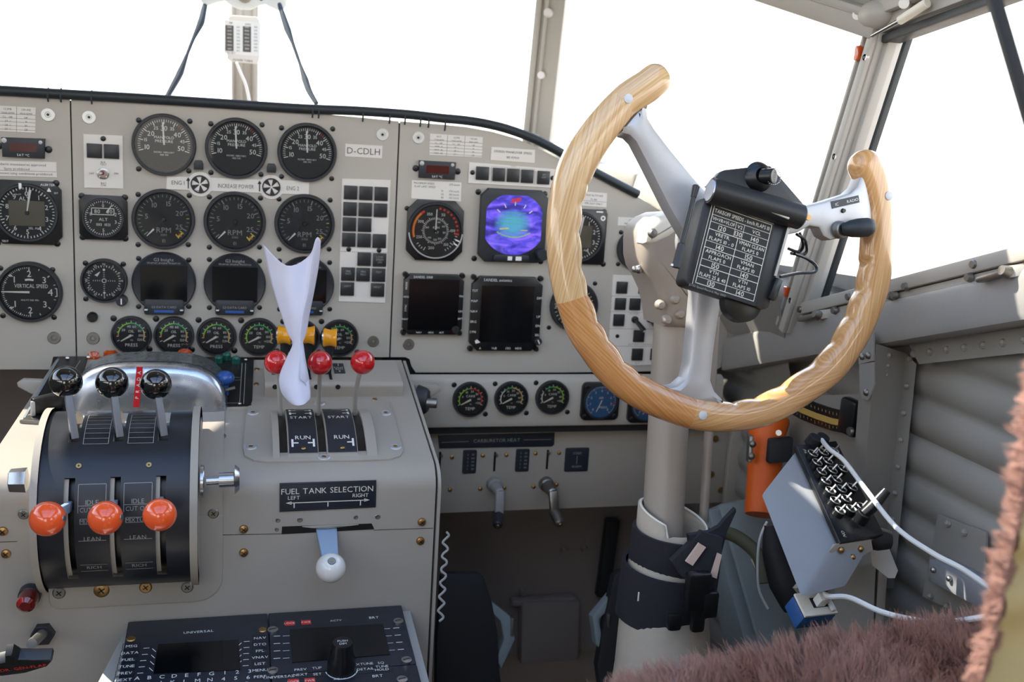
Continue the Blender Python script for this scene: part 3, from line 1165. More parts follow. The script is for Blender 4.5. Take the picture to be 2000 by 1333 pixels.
# --- airspeed
T = thing('airspeed_gauge', 'round airspeed gauge with orange arc and red dots at left of right panel', 'gauge', sub(PAN, 849, 450))
r = unit(PAN, 849, 450, 52)
z = octcase(T, r * 1.07, r * 1.13, r * .36, r)
b = B('white')
b.m('cast_alu').arc(r * .99, r * 1.04, 95, 265, .0105, 40)
b.m('white')
for i in range(40):
    a = -150 + i * 300 / 39
    if 92 < a % 360 < 240:
        b.tick(r * (.72 if i % 4 == 0 else .78), r * .86, a, r * .025, z)
for i in range(48):
    b.tick(r * .42, r * (.5 if i % 4 else .54), i * 7.5, r * .02, z)
for t_, a in (('50', 24), ('100', 88), ('150', 140), ('200', 192), ('250', 248), ('300', 300), ('350', 338)):
    b.text(t_, *pol(r * .66, a), r * .10, z)
for t_, a in (('40', 20), ('60', 60), ('80', 100), ('100', 150), ('120', 180), ('140', 220), ('160', 290)):
    b.text(t_, *pol(r * .34, a), r * .07, z)
b.text('KMH', r * .02, r * .12, r * .08, z).text('KT', r * .06, -r * .06, r * .07, z)
b.m('orange').arc(r * .80, r * .88, -108, -42, z + .0002)
b.m('red').arc(r * .80, r * .88, -42, -32, z + .0002)
for i in range(8):
    b.disc(r * .045, z + .0002, 10, c=pol(r * .84, 10 + i * 11))
b.tick(r * .74, r * .9, 97, r * .08, z + .0002)
b.m('white')
b.tick(r * .82, r * 1.05, 112, r * .05, z + .003).tick(r * .82, r * 1.05, 122, r * .05, z + .003)
b.obj('markings', T)
needle(T, 1, 0, r * .80, r * .05, r * .035, z + .001, 'cream', r * .05)
corners(T, PAN, 849, 450, ((-54, -43), (46, -39), (-46, 42)), 5)

# --- electronic attitude display
def eadi_mat():
    m = mat('attitude_screen', (60, 60, 160), .08, coat=1)
    t = m.node_tree
    b = t.nodes['Principled BSDF']
    tcn = t.nodes.new('ShaderNodeTexCoord')
    mp = t.nodes.new('ShaderNodeMapping')
    mp.inputs['Rotation'].default_value = (0, 0, .7)
    mp.inputs['Scale'].default_value = (30, 75, 30)
    n = t.nodes.new('ShaderNodeTexNoise')
    n.inputs['Scale'].default_value = 1.3
    n.inputs['Detail'].default_value = 4
    n.inputs['Distortion'].default_value = .8
    r_ = t.nodes.new('ShaderNodeValToRGB')  # purples and blues paint reflections into the screen's own glow
    cr = r_.color_ramp
    cr.elements[0].position = .30
    cr.elements[0].color = lin((34, 24, 110))
    cr.elements[1].position = .72
    cr.elements[1].color = lin((150, 110, 255))
    for p_, c_ in ((.45, (60, 52, 170)), (.56, (92, 80, 226))):
        e = cr.elements.new(p_)
        e.color = lin(c_)
    gr = t.nodes.new('ShaderNodeTexGradient')
    gr.gradient_type = 'SPHERICAL'
    mp2 = t.nodes.new('ShaderNodeMapping')
    mp2.inputs['Scale'].default_value = (28, 36, 28)
    mp2.inputs['Location'].default_value = (.05, -.12, 0)
    r2 = t.nodes.new('ShaderNodeValToRGB')
    r2.color_ramp.elements[0].position = .12
    r2.color_ramp.elements[1].position = .55
    mx = t.nodes.new('ShaderNodeMix')
    mx.data_type = 'RGBA'
    mx.inputs[7].default_value = lin((82, 160, 196))
    L = t.links.new
    L(tcn.outputs['Object'], mp.inputs[0])
    L(mp.outputs[0], n.inputs['Vector'])
    L(n.outputs['Fac'], r_.inputs[0])
    L(tcn.outputs['Object'], mp2.inputs[0])
    L(mp2.outputs[0], gr.inputs[0])
    L(gr.outputs['Fac'], r2.inputs[0])
    L(r2.outputs[0], mx.inputs[0])
    L(r_.outputs[0], mx.inputs[6])
    L(mx.outputs[2], b.inputs['Emission Color'])
    b.inputs['Emission Strength'].default_value = .8
    b.inputs['Base Color'].default_value = lin((16, 14, 36))


eadi_mat()
T = thing('attitude_display', 'square black attitude display with purple and blue reflections painted into its lit round screen', 'display', sub(PAN, 1000, 441))
u = unit(PAN, 1000, 441, 70) / 70
b = B('bezel')
b.prism([(p[0], p[1]) for p in octa(67 * u, 71 * u, 14 * u)], 0, .010, .002)
b.prism(rrect(-38 * u, -68 * u, 34 * u, -55 * u, 5 * u), .01, .015, .001)
b.obj('bezel', T)
b = B('attitude_screen')
pts = []
for i in range(48):
    a = 2 * math.pi * i / 48
    pts.append((max(-56, min(56, 64 * math.cos(a))) * u, (max(-62, min(56, 60 * math.sin(a))) + 4) * u))
b.prism(pts, .010, .0112)
b.obj('screen', T)
b = B('red')
for i in range(6):
    b.tick(0, 9 * u, 20, 2.4 * u, .0114, c=((-8 + i * 3.2) * u, (45 + i * .6) * u))
b.m('cream')
for a in (-50, -28, 0, 28, 50):
    b.tick(38 * u, 46 * u, a, 1.8 * u, .0114, c=(0, 2 * u))
b.m('yellow').line(-28 * u, -6 * u, -10 * u, -4 * u, 2.4 * u, .0114).line(14 * u, -7 * u, 28 * u, -7 * u, 1.5 * u, .0114)
b.m('green').line(-36 * u, 6 * u, 34 * u, 5 * u, .8 * u, .0114).line(-34 * u, 13 * u, 30 * u, 12 * u, .8 * u, .0114).line(-30 * u, 20 * u, 26 * u, 19 * u, .8 * u, .0114).line(-28 * u, 27 * u, 22 * u, 26 * u, .8 * u, .0114)
b.m('lime').arc(62 * u, 64 * u, 148, 212, .0114, c=(0, 42 * u))
b.m('white').rect(-10 * u, -66 * u, -1 * u, -58 * u, .0153).rect(6 * u, -66 * u, 18 * u, -58 * u, .0153)
b.obj('markings', T)
bb = B('bezel')
bb.cyl((58 * u, -52 * u, .008), (58 * u, -52 * u, .026), 12 * u, 11 * u, 22, .001)
bb.obj('knob', T)
corners(T, PAN, 1000, 441, ((-66, -66), (64, -62), (-74, 64), (56, 70)), 6)


# --- rectangular displays
def display(name, lab, corners_px, cut, title, keysL, keysR, keysB, scr, cat='display'):
    xs = [c[0] for c in corners_px]
    ys = [c[1] for c in corners_px]
    cx, cy = sum(xs) / 4, sum(ys) / 4
    T = thing(name, lab, cat, sub(PAN, cx, cy))
    a = unit(PAN, cx, cy, (max(ys) - min(ys)) / 2)
    hw = (lp(PAN, xs[1], cy) - lp(PAN, xs[0], cy)).length / 2
    b = B('satin')
    b.prism(octa(hw, a, cut), 0, .010, .0015)
    b.obj('bezel', T)
    b = B('screen')
    b.prism([(scr[0] * hw, scr[1] * a), (scr[2] * hw, scr[1] * a), (scr[2] * hw, scr[3] * a), (scr[0] * hw, scr[3] * a)], .010, .0106)
    b.obj('screen', T)
    b = B('white')
    b.text(title, -hw * .70, a * .91, a * .07, .0108, al='l')
    for i, t_ in enumerate(keysL):
        b.text(t_, -hw * .93, a * (.62 - i * 1.1 / max(1, len(keysL) - 1)), a * .06, .0108, rot=0 if len(t_) < 4 else math.pi / 2)
    for y_, t_ in keysR:
        b.text(t_, hw * .92, a * y_, a * .06, .0108, rot=0 if len(t_) < 4 else math.pi / 2)
    for x_, t_ in keysB:
        b.text(t_, hw * x_, -a * .92, a * .055, .0108)
    b.obj('markings', T)
    for sx_, sy in ((-1, 1), (1, 1), (-1, -1), (1, -1)):
        screw(T, sx_ * hw * .95, sy * a * .96, .0042, z=.0, h=2.0)
    return T, hw, a


T, hw, a = display('navigation_display', 'square black dark-screen display below the airspeed gauge', ((788, 535), (904, 537), (900, 650), (786, 652)), .009, 'SANDEL 3308',
                   ['MODE', 'HDG', 'SYNC', 'NAV'], [(.3, 'TRK'), (-.2, 'CRS'), (-.45, 'BRT')], [(-.45, 'NAV'), (-.05, 'HDG'), (.3, 'ALT')], (-.84, -.84, .84, .84))
bb = B('button')
bb.cyl((hw * .78, -a * .82, .008), (hw * .78, -a * .82, .016), .006, .005, 14, .001)
bb.m('lens_red').box((hw * .70, -a * .86, .0115), (.006, .0035, .002))
bb.obj('knob', T)
T, hw, a = display('navigation_display', 'larger black dark-screen display with button labels below the purple screen', ((920, 540), (1056, 544), (1052, 680), (916, 684)), .012, 'SANDEL avionics',
                   ['TST', 'MAP', 'NAV', 'BRG', 'SYN'], [(.45, 'DIM'), (-.05, 'UP'), (-.3, 'DN'), (-.55, 'SEL')], [(-.7, 'A'), (-.3, 'VUE'), (.1, 'CRS'), (.4, 'HDG')], (-.74, -.76, .76, .76))
bb = B('button')
bb.cyl((hw * .95, -a * .72, .006), (hw * .95, -a * .72, .016), .0065, .0055, 16, .001)
bb.m('white').line(hw * .92, -a * .66, hw * .98, -a * .78, .0016, .0163)
bb.obj('knob', T)
b = B('white')
b.add([(-hw * .86, -a * .72, .0108), (-hw * .70, -a * .76, .0108), (-hw * .80, -a * .68, .0108), (-hw * .83, -a * .80, .0108)], [(0, 3, 1, 2)])
b.obj('arrow_mark', T)

# --- instruments behind the control wheel
T = thing('altimeter', 'square copilot altimeter half hidden behind the wooden wheel rim', 'gauge', sub(PAN, 1128, 462))
r = unit(PAN, 1128, 462, 46)
z = octcase(T, r * 1.22, r * 1.17, r * .14, r)
alt_big(T, r, z, False)
b = B('lcd')
b.rect(-r * .60, -r * .45, r * .56, r * .48, z + .0002)
b.obj('screen', T)
b = B('white')
b.rect(r * .7, r * 1.05, r * 1.0, r * 1.11, .0063)
b.arc(r * .05, r * .11, 0, 360, .0063, c=(r * 1.02, r * .82))
b.obj('bezel_markings', T)
corners(T, PAN, 1128, 462, ((52, -48), (50, 54)), 6)
T = thing('radio_altimeter', 'round gauge with pale green window beside the control column head', 'gauge', sub(PAN, 1241, 487))
r = unit(PAN, 1241, 487, 39)
z = roundcase(T, r)
b = B('lcd_green')
b.rect(-r * .66, -r * .42, r * .5, r * .62, z + .0003)
b.obj('screen', T)
b = B('grey_ink')
b.text('RAD ALT', 0, -r * .56, r * .1, z)
b.obj('markings', T)
corners(T, PAN, 1241, 487, ((-28, -33), (-34, 29)), 5)
T = thing('vertical_speed_gauge', 'round vertical speed gauge behind the lower left of the wheel rim', 'gauge', sub(PAN, 1120, 598))
r = unit(PAN, 1120, 598, 48)
z = roundcase(T, r)
b = B('white')
for i in range(30):
    b.tick(r * .72, r * .82, i * 12, r * .025, z)
for v, a in ((1, -48), (2, 0), (1, -132), (2, 180), (4, 90)):
    b.text(str(v), *pol(r * .58, a), r * .17, z)
b.text('UP', -r * .3, r * .2, r * .1, z).text('DOWN', -r * .3, -r * .22, r * .1, z)
b.obj('markings', T)
needle(T, -90, 0, r * .80, r * .06, r * .04, z + .001, 'cream')
corners(T, PAN, 1120, 598, ((42, -44), (-48, 42)), 5)


# ---------------------------------------------------------------- white plates with buttons
def plate(name, lab, cat, px, mname='placard', th=.0015, cut=None, F=PAN, h=0):
    cx = sum(p[0] for p in px) / len(px)
    cy = sum(p[1] for p in px) / len(px)
    T = thing(name, lab, cat, sub(F, cx, cy, h))
    inv = T.matrix_world.inverted()
    b = B(mname)
    o = lp(F, cx, cy, h)
    b.prism([tuple((lp(F, *p, h) - o)[:2]) for p in px], 0, th, .0004, 1)
    b.obj('plate', T)
    return T, (lambda x, y: (lp(F, x, y, h) - o))


def keys(T, L, cells, name='button', th=.0035, leg=None):
    for i, (x, y, hw, hh) in enumerate(cells):
        q = L(x, y)
        k = (L(x, y - 5) - L(x, y + 5)).length / 10
        b = B('button')
        b.box((q.x, q.y, th / 2 + .001), (hw * 2 * k, hh * 2 * k, th), .0006)
        if leg and leg.get(i):
            b.m('grey_ink')
            for j, t_ in enumerate(leg[i]):
                b.text(t_, q.x, q.y + hh * k * (.45 - .4 * j), hh * k * .28, th + .0012, wmax=hw * 1.6 * k)
        b.obj(name, T)


T, L = plate('annunciator_plate', 'tall white plate of dark square annunciator lights right of the tachometers', 'panel', [(668, 349), (763, 352), (752, 592), (661, 589)])
cells = []
for rw, y in enumerate((376, 408, 438, 468)):
    for cl in range(3):
        if (rw, cl) == (2, 2):
            continue
        cells.append((684.5 - rw * 1.2 + cl * 29.8, y + cl * 1.3, 13, 13.5))
keys(T, L, cells, 'annunciator_light')
cells = [(711, 506, 13, 13), (741, 507.5, 13, 13), (679.5, 535, 13, 13), (709, 536, 13, 13), (739, 537, 13, 13), (678, 564, 13, 13), (737, 566, 13, 13)]
keys(T, L, cells, 'annunciator_light', leg={1: ('LOW', 'SPEED', 'ON'), 2: ('FIRE', 'TEST'), 3: ('FIRE', 'BELL'), 4: ('TEST', ''), 5: ('LIGHT', ''), 6: ('RESET', '')})
q0, q1 = L(664, 491), L(757, 494)
b = B('grey_ink')
b.line(q0.x, q0.y, q1.x, q1.y, .0006, .0016)
b.obj('dividing_line', T)
for x, y in ((681, 487), (740, 489)):
    q = L(x, y)
    screw(T, q.x, q.y, .0035, .0015)

T, L = plate('switch_plate', 'white plate with two dark square buttons and a small round knob', 'panel', [(163, 262), (240, 265), (241, 369), (165, 367)])
keys(T, L, [(185, 294.5, 14, 14), (218.5, 296, 14, 14)])
b = B('ink')
for t_, x, y, h in (('BLR', 202, 317, .003), ('TEST', 202, 321.5, .003), ('OFF', 179, 339, .003), ('ON', 227, 339, .003), ('BAT', 203, 358, .003), ('CHK', 203, 362, .003)):
    q = L(x, y)
    b.text(t_, q.x, q.y, h * .8, .0017)
b.obj('lettering', T)
q = L(202, 339)
b = B('steel')
b.lathe([(.0075, .0015), (.0075, .003), (.0062, .0036), (.0048, .0036)], 24, c=(q.x, q.y))
b.m('lens_red').cyl((q.x, q.y, .0015), (q.x, q.y, .0042), .005, None, 16)
b.m('steel').cyl((q.x, q.y, .004), (q.x - .002, q.y + .001, .014), .0016, .0024, 10, .0008)
for a in range(4):
    b.box((q.x + .0058 * math.cos(a * 1.57 + .8), q.y + .0058 * math.sin(a * 1.57 + .8), .004), (.0016, .0016, .0016))
b.obj('toggle_switch', T)
q = L(202, 271)
screw(T, q.x, q.y, .0034, .0015)

T, L = plate('annunciator_plate', 'white strip of five dark square lights above the purple screen', 'panel', [(916, 317), (1088, 331), (1087, 368), (914, 358)])
keys(T, L, [(941.5, 338.5, 13, 13), (973.5, 341, 12.5, 13), (1001.5, 342.5, 12.5, 13), (1029, 344.5, 12.5, 13), (1060.5, 347, 12.5, 13)], 'annunciator_light', leg={4: ('AP', 'OFF')})
q0, q1, q2, q3 = L(960, 325), L(1044, 331), L(1043, 362), L(959, 357)
b = B('grey_ink')
for p, q in ((q0, q1), (q1, q2), (q3, q0)):
    b.line(p.x, p.y, q.x, q.y, .0004, .0017)
q = L(1003, 325)
b.text('GPWS', q.x, q.y, .002, .0017)
b.obj('lettering', T)
for x, y in ((922.5, 337), (1079, 348)):
    q = L(x, y)
    screw(T, q.x, q.y, .0035, .0015)

T, L = plate('switch_plate', 'white plate with dark buttons and toggles behind the control column', 'panel', [(1197, 537), (1310, 541), (1310, 712), (1186, 716)])
cells = [(1213.5, 561.5, 11, 11.5), (1257, 562, 11, 11.5), (1210.5, 593.5, 11, 11.5), (1239, 594, 11, 11.5), (1268, 594.5, 11, 11.5), (1207.5, 625, 11, 11.5), (1246.5, 656, 11, 11.5), (1243.5, 692, 11, 11.5), (1277, 692, 8, 11)]
keys(T, L, cells)
for x, y in ((1239, 624), (1268, 623)):
    q = L(x, y)
    b = B('satin')
    b.lathe([(.0055, .0015), (.0055, .004), (.004, .005), (1e-5, .005)], 16, c=(q.x, q.y))
    b.cyl((q.x, q.y, .004), (q.x + .009, q.y - .014, .022), .0030, .0042, 14, .001)
    b.m('white').cyl((q.x + .0088, q.y - .0137, .0216), (q.x + .0092, q.y - .0142, .0225), .0022, None, 12)
    b.obj('toggle_switch', T)
b = B('grey_ink')
for p, q in (((1192, 578), (1300, 580)), ((1190, 609), (1300, 611)), ((1188, 642), (1300, 643)), ((1187, 676), (1300, 677))):
    p, q = L(*p), L(*q)
    b.line(p.x, p.y, q.x, q.y, .0006, .0017)
for t_, x, y in (('AUTOPILOT', 1262, 545), ('MASTER', 1238, 613), ('BATTERY CONTROL', 1250, 673), ('FLT', 1244, 710)):
    q = L(x, y)
    b.text(t_, q.x, q.y, .0028, .0017)
b.obj('lettering', T)
q = L(1205, 656.5)
screw(T, q.x, q.y, .003, .0015)

# ---------------------------------------------------------------- digital temperature readouts
for lab, px, dig in (('small dark digital readout with red window in the upper left corner', ((4, 268), (89, 271), (88, 310), (6, 306)), 'SAT *C'),
                     ('small dark green-tinted digital readout below the right panel table placard', ((818, 313), (890, 317), (887, 351), (817, 347)), 'SAT *C')):
    cx, cy = sum(p[0] for p in px) / 4, sum(p[1] for p in px) / 4
    T = thing('temperature_readout', lab, 'display', sub(PAN, cx, cy))
    o = lp(PAN, cx, cy)
    L = lambda x, y: lp(PAN, x, y) - o
    b = B('bezel')
    b.prism([tuple(L(*p)[:2]) for p in px], 0, .006, .0015)
    b.obj('case', T)
    W_ = abs(L(*px[1]).x)
    H_ = abs(L(cx, px[0][1]).y)
    b = B('redlcd')
    b.rect(-W_ * .6, -H_ * .35, W_ * .62, H_ * .45, .0062)
    b.obj('screen', T)
    b = B('white')
    b.text(dig, 0, -H_ * .68, H_ * .22, .0063)
    b.obj('lettering', T)
    b = B('cast_alu')
    b.lathe([(H_ * .24, .0062), (1e-5, .0066)], 14, c=(-W_ * .84, H_ * .62))
    b.obj('indicator_light', T)
    b = B('cast_alu')
    b.lathe([(H_ * .18, .0062), (1e-5, .0066)], 14, c=(W_ * .80, H_ * .60))
    b.obj('indicator_light', T)
    for sx_ in (-1, 1):
        screw(T, sx_ * W_ * 1.13, -H_ * .05 * sx_, .0045)


# ---------------------------------------------------------------- placards
def placard(lab, px, lines, h=.0026, table=None, name='placard', th=.0008, mname='placard', ink='ink', al='c'):
    T, L = plate(name, lab, 'placard', px, mname, th)
    b = B(ink)
    n = len(lines)
    p0, p1, p3 = L(*px[0]), L(*px[1]), L(*px[3])
    wid = (p1 - p0).length
    hei = (p3 - p0).length
    rot = math.atan2((p1 - p0).y, (p1 - p0).x)
    for i, ln in enumerate(lines):
        f = (i + .75) / (n + .5)
        if isinstance(ln, str):
            ln = ((.5, ln),)
        for fx, t_ in ln:
            q = p0 + (p1 - p0) * (fx if al == 'c' else fx) + (p3 - p0) * f
            b.text(t_, q.x, q.y, h, th + .0002, al=al, rot=rot, wmax=wid * .94)
    if table:
        cols, rows = table
        for f in cols:
            q, q_ = p0 + (p1 - p0) * f, p3 + (p1 - p0) * f
            b.line(q.x, q.y, q_.x, q_.y, .0004, th + .0002)
        for f in rows:
            q = p0 + (p3 - p0) * f
            q_ = q + (p1 - p0)
            b.line(q.x, q.y, q_.x, q_.y, .0004, th + .0002)
    b.obj('lettering', T)
    return T


tb = [((.17, 'MCT'), (.5, 'CLIMB'), (.83, 'CRUISE')), ((.17, '2200 RPM'), (.5, '2000 RPM'), (.83, '1900 RPM')), ((.17, 'S.L.  HP'), (.5, 'S.L.  HP'), (.83, 'HP')),
      ((.17, '2000  31'), (.5, '29  1'), (.83, '31')), ((.17, '4000  30'), (.5, '28  1'), (.83, '30')), ((.17, '6000  28'), (.5, '27  1'), (.83, '28'))]
placard('white table placard cut by the left frame edge above the digital readout', [(-40, 204), (70, 210), (69, 260), (-40, 255)], tb, .0024, ((.33, .66), (.3, .46, .6, .75, .9)))
placard('white table placard high on the right panel with power settings', [(840, 261), (943, 268), (941, 308), (838, 303)], tb, .0022, ((.33, .66), (.3, .46, .6, .75, .9)))
placard('white two-part text placard above the large octagonal altimeter', [(-45, 312), (110, 317), (111, 347), (-45, 343)],
        ['No aerobatic manoeuvres approved', 'Spins prohibited', 'Flight into known icing conditions prohibited'], .0030, ((), (.62,)))
placard('white registration placard between the top dial row and the right seam', [(674, 281), (747, 285), (746, 310), (673, 306)], ['D-CDLH'], .0085)
placard('white design manoeuvre speed placard near the top right panel edge', [(960, 287), (1045, 293), (1044, 319), (958, 313)], ['DESIGN MANEUVER SPEED', '185 KM/H'], .0032)
placard('white maximum speed placard between digital readout and airspeed gauge', [(804, 352), (901, 357), (900, 394), (803, 388)],
        [((.25, 'MAXIMUM SPEED'), (.86, '275 km/h')), ((.27, 'FLAP LIMIT SPEED'),), ((.62, '10'), (.86, '170 km/h')), ((.62, '25'), (.86, '150 km/h')), ((.62, '40'), (.86, '150 km/h'))], .0026)
placard('white text placard on the panel above the copilot altimeter', [(1135, 374), (1186, 378), (1184, 406), (1133, 402)], ['MAX ALTITUDE', 'FL 100', 'VFR DAY ONLY'], .0026, ((), (.62,)))
placard('white narrow placard just left of the control column head', [(1207, 424), (1275, 428), (1275, 445), (1206, 441)], ['CLIMB SPEED', 'MAXIMUM 155 KM/H'], .0026)

# engine power strip with two vent-like dials
px = [(326, 344), (604, 354), (603, 381), (325, 370)]
T, L = plate('engine_power_strip', 'long white strip marked ENG 1, INCREASE POWER and ENG 2', 'placard', px)
b = B('ink')
rot = math.atan2((L(604, 354) - L(326, 344)).y, (L(604, 354) - L(326, 344)).x)
for t_, x, y, h in (('ENG 1', 348, 357, .0052), ('INCREASE POWER', 461, 364, .0052), ('ENG 2', 572, 368, .0052)):
    q = L(x, y)
    b.text(t_, q.x, q.y, h, .0017, rot=rot, wmax=.047 if len(t_) > 6 else .0165)
b.m('black')
for x, y in ((368, 358), (507, 364)):
    q = L(x, y)
    b.line(q.x, q.y - .007, q.x, q.y + .004, .0016, .0017).add([(q.x - .003, q.y + .003, .0017), (q.x + .003, q.y + .003, .0017), (q.x, q.y + .008, .0017)], [(0, 1, 2)])
b.obj('lettering', T)
for x, y in ((391, 360), (530, 365.5)):
    q = L(x, y)
    b = B('placard')
    b.lathe([(.0165, 0), (.0165, .0016), (.012, .0018)], 32, c=(q.x, q.y))
    b.m('cast_alu').lathe([(.0120, .001), (1e-5, .0012)], 32, c=(q.x, q.y))
    b.m('black').lathe([(.0122, .0016), (.0122, .003), (.0105, .003), (.0105, .001)], 32, c=(q.x, q.y))
    for i in range(5):
        b.arc(.0015, .0106, i * 72 + 10, i * 72 + 46, .0016, 6, c=(q.x, q.y))
    b.obj('sector_dial', T)
# dimmer hoods and lone button
for lab, x, y in (('small grey hooded post light below the first manifold gauge', 388, 322), ('small dark hooded post light below the second manifold gauge', 530, 328)):
    T = thing('post_light', lab, 'light', sub(PAN, x, y))
    b = B('bezel')
    b.prism([(-.006, -.006), (.006, -.006), (.006, .002), (.004, .006), (-.004, .006), (-.006, .002)], 0, .010, .001)
    b.obj('hood', T)
T = thing('push_button', 'lone round black push button below the small course indicator', 'button', sub(PAN, 181, 619))
B('satin').lathe([(.007, 0), (.007, .004), (.0055, .006), (.005, .0055), (1e-5, .0055)], 20).obj('cap', T)

# ================================================================ LOWER RIGHT PANELS
LOWF = frame((0, -.035, 0), (1, 0, 0), (0, .0, 1))
LOW = thing('lower_panel', 'grey lipped lower panel carrying the carburettor temperature gauges', 'panel')
b = B('panel_paint')
pl = [onY(x, y, -.035) for x, y in ((806, 742), (1420, 722), (1420, 824), (818, 842))]
th = V((0, .03, 0))
x0, x1 = .215, .74
# lipped profile in YZ, slightly turned in the sheet
zt, zb = pl[0].z, pl[3].z
b.add([], [])
prof = [(-.020, zt - .02), (-.020, zt + .004), (-.026, zt + .004), (-.033, zt), (-.035, zt - .006), (-.035, zb + .012), (-.032, zb + .004), (-.022, zb), (.010, zb)]
vs = []
for X in (x0, x1):
    vs += [(X, y_, z_) for y_, z_ in prof]
n = len(prof)
b.add(vs, [(i, i + 1, n + i + 1, n + i) for i in range(n - 1)] + [tuple(range(n)), tuple(range(2 * n - 1, n - 1, -1))])
b.obj('body', LOW)
b = B('dark')  # dark boxes paint in the shadow line under the main panel
b.box((.48, .036, zt + .0), (.53, .05, .05))
b.box((.48, -.008, zt - .012), (.53, .02, .01))
b.obj('gap_shade', LOW)
CT = [('0', -70), ('10', -28), ('20', 10), ('30', 48), ('40', 85), ('+50', 115)]
for lab, x, y, rp, cols in (('green and red arc carburettor temperature gauge, leftmost of the three', 918, 780, 34, [(-115, -20, 'lime'), (-20, -5, 'green'), (-5, 5, 'orange'), (5, 115, 'red')]),
                            ('white and amber arc carburettor temperature gauge, middle of the three', 998, 778, 33, [(-115, -40, 'white'), (-40, 5, 'green'), (5, 115, 'amber_mark')]),
                            ('carburettor temperature gauge with bright purple glint, right of the three', 1078, 776, 33, [(-115, -40, 'white'), (-60, 5, 'green'), (5, 115, 'lime')])):
    sector('carburettor_gauge', 'small round black ' + lab, x, y, rp, 'CARB', 'TEMP', CT, cols, LOWF, -118, ((-31, -28), (30, 29)), 'carburettor temperature gauges', ('*C', '*C'))
for lab, x, y, face in (('square black gauge with blue face below the wheel rim', 1171, 783, 'blue_face'), ('square black gauge mostly hidden behind rim and column', 1262, 788, 'blue_face')):
    T = thing('pressure_gauge', lab, 'gauge', sub(LOWF, x, y))
    r = unit(LOWF, x, y, 34)
    b = B('satin')
    b.prism(rrect(-r * 1.1, -r * 1.08, r * 1.1, r * 1.08, r * .3), 0, .006, .001)
    b.m('bezel').lathe([(r * 1.0, .006), (r * .98, .009), (r * .93, .009), (r * .90, .0065)], 48)
    b.obj('bezel', T)
    B(face).disc(r * .92, .0066, 40).obj('dial_face', T)
    b = B('white')
    for i in range(41):
        b.tick(r * (.74 if i % 5 == 0 else .80), r * .86, -140 + i * 7, r * .025, .0069)
    for i in range(9):
        b.text(str(i), *pol(r * .62, -135 + i * 34), r * .13, .0069)
    b.text('AIR', 0, r * .22, r * .12, .0069).text('PRESS', r * .15, -r * .32, r * .12, .0069)
    b.m('red').tick(r * .7, r * .88, 20, r * .05, .007).tick(r * .7, r * .88, 98, r * .05, .007)
    b.obj('markings', T)
    needle(T, 204, -r * .1, r * .62, r * .05, r * .03, .0076)
    B('gauge_glass').disc(r * .95, .0085, 40).obj('cover_glass', T)
    for sx_ in (-1, 1):
        for sy in (-1, 1):
            screw(T, sx_ * r * .86, sy * r * .84, .0035, .006)
# carburettor heat panel
HEATF = frame((0, .0, 0), (1, 0, 0), (0, 0, 1))
HEAT = thing('carburettor_heat_panel', 'grey panel with carburettor heat placard, slots and cranks, under the lower gauges', 'panel')
b = B('pedestal_paint')
b.T = HEATF
b.prism([tuple(lp(HEATF, *q)[:2]) for q in ((800, 838), (1435, 822), (1430, 975), (1418, 982), (840, 1004))], -.006, 0, .001)
b.T = None
b.obj('sheet', HEAT)
b = B('dark')  # dark strip put in for the shade above the heat panel
b.box((.48, -.010, onY(1000, 838, 0).z + .006), (.53, .02, .012))
b.obj('gap_shade', HEAT)
o = HEATF
b = B('placard_dark')
b.T = HEATF
b.prism([tuple(lp(HEATF, *q)[:2]) for q in ((855, 851), (1083, 845), (1082, 868), (1078, 872), (858, 876))], 0, .002, .0005)
b.m('grey_ink')
q = lp(HEATF, 970, 860)
b.text('CARBURETOR HEAT', q.x, q.y, .0052, .0022, rot=.005)
q0, q1 = lp(HEATF, 862, 864), lp(HEATF, 915, 862)
b.line(q0.x, q0.y, q1.x, q1.y, .0006, .0022)
q0, q1 = lp(HEATF, 1022, 859), lp(HEATF, 1076, 858)
b.line(q0.x, q0.y, q1.x, q1.y, .0006, .0022)
b.T = None
b.obj('placard', HEAT)
for x, y, hw, hh, n in ((917, 902, 13, 23, 5), (1020, 899, 13, 22, 5), (1126, 898, 23, 23, 0)):
    b = B('placard_dark')
    b.T = HEATF
    q = lp(HEATF, x, y)
    u = unit(HEATF, x, y, 1)
    b.prism(rrect(q.x - hw * u, q.y - hh * u, q.x + hw * u, q.y + hh * u, 3 * u), 0, .002, .0005)
    b.m('grey_ink')
    for i in range(n):
        yy = q.y + (14 - 7 * i) * u
        b.text(str(5 - i), q.x - 4 * u, yy, 3.4 * u, .0022).text('100' if i % 2 else '80', q.x + 6 * u, yy, 3.4 * u, .0022)
    if not n:
        b.text('COLD', q.x, q.y + 13 * u, 4 * u, .0022).text('WARM', q.x, q.y - 13 * u, 4 * u, .0022).line(q.x, q.y - 8 * u, q.x, q.y + 8 * u, .8 * u, .0022)
    b.T = None
    b.obj('scale_plate', HEAT)
for x, y, h2 in ((859, 903, 20), (966, 902, 19), (1069, 898, 19)):
    b = B('satin')
    b.T = HEATF
    q = lp(HEATF, x, y)
    u = unit(HEATF, x, y, 1)
    b.prism(rrect(q.x - 2 * u, q.y - h2 * u, q.x + 2 * u, q.y + h2 * u, 1.5 * u), 0, .0008)
    b.m('steel').lathe([(3 * u, .0008), (1.5 * u, .006), (1e-5, .006)], 10, c=(q.x + 3 * u, q.y + 13 * u))
    b.T = None
    b.obj('slot', HEAT)
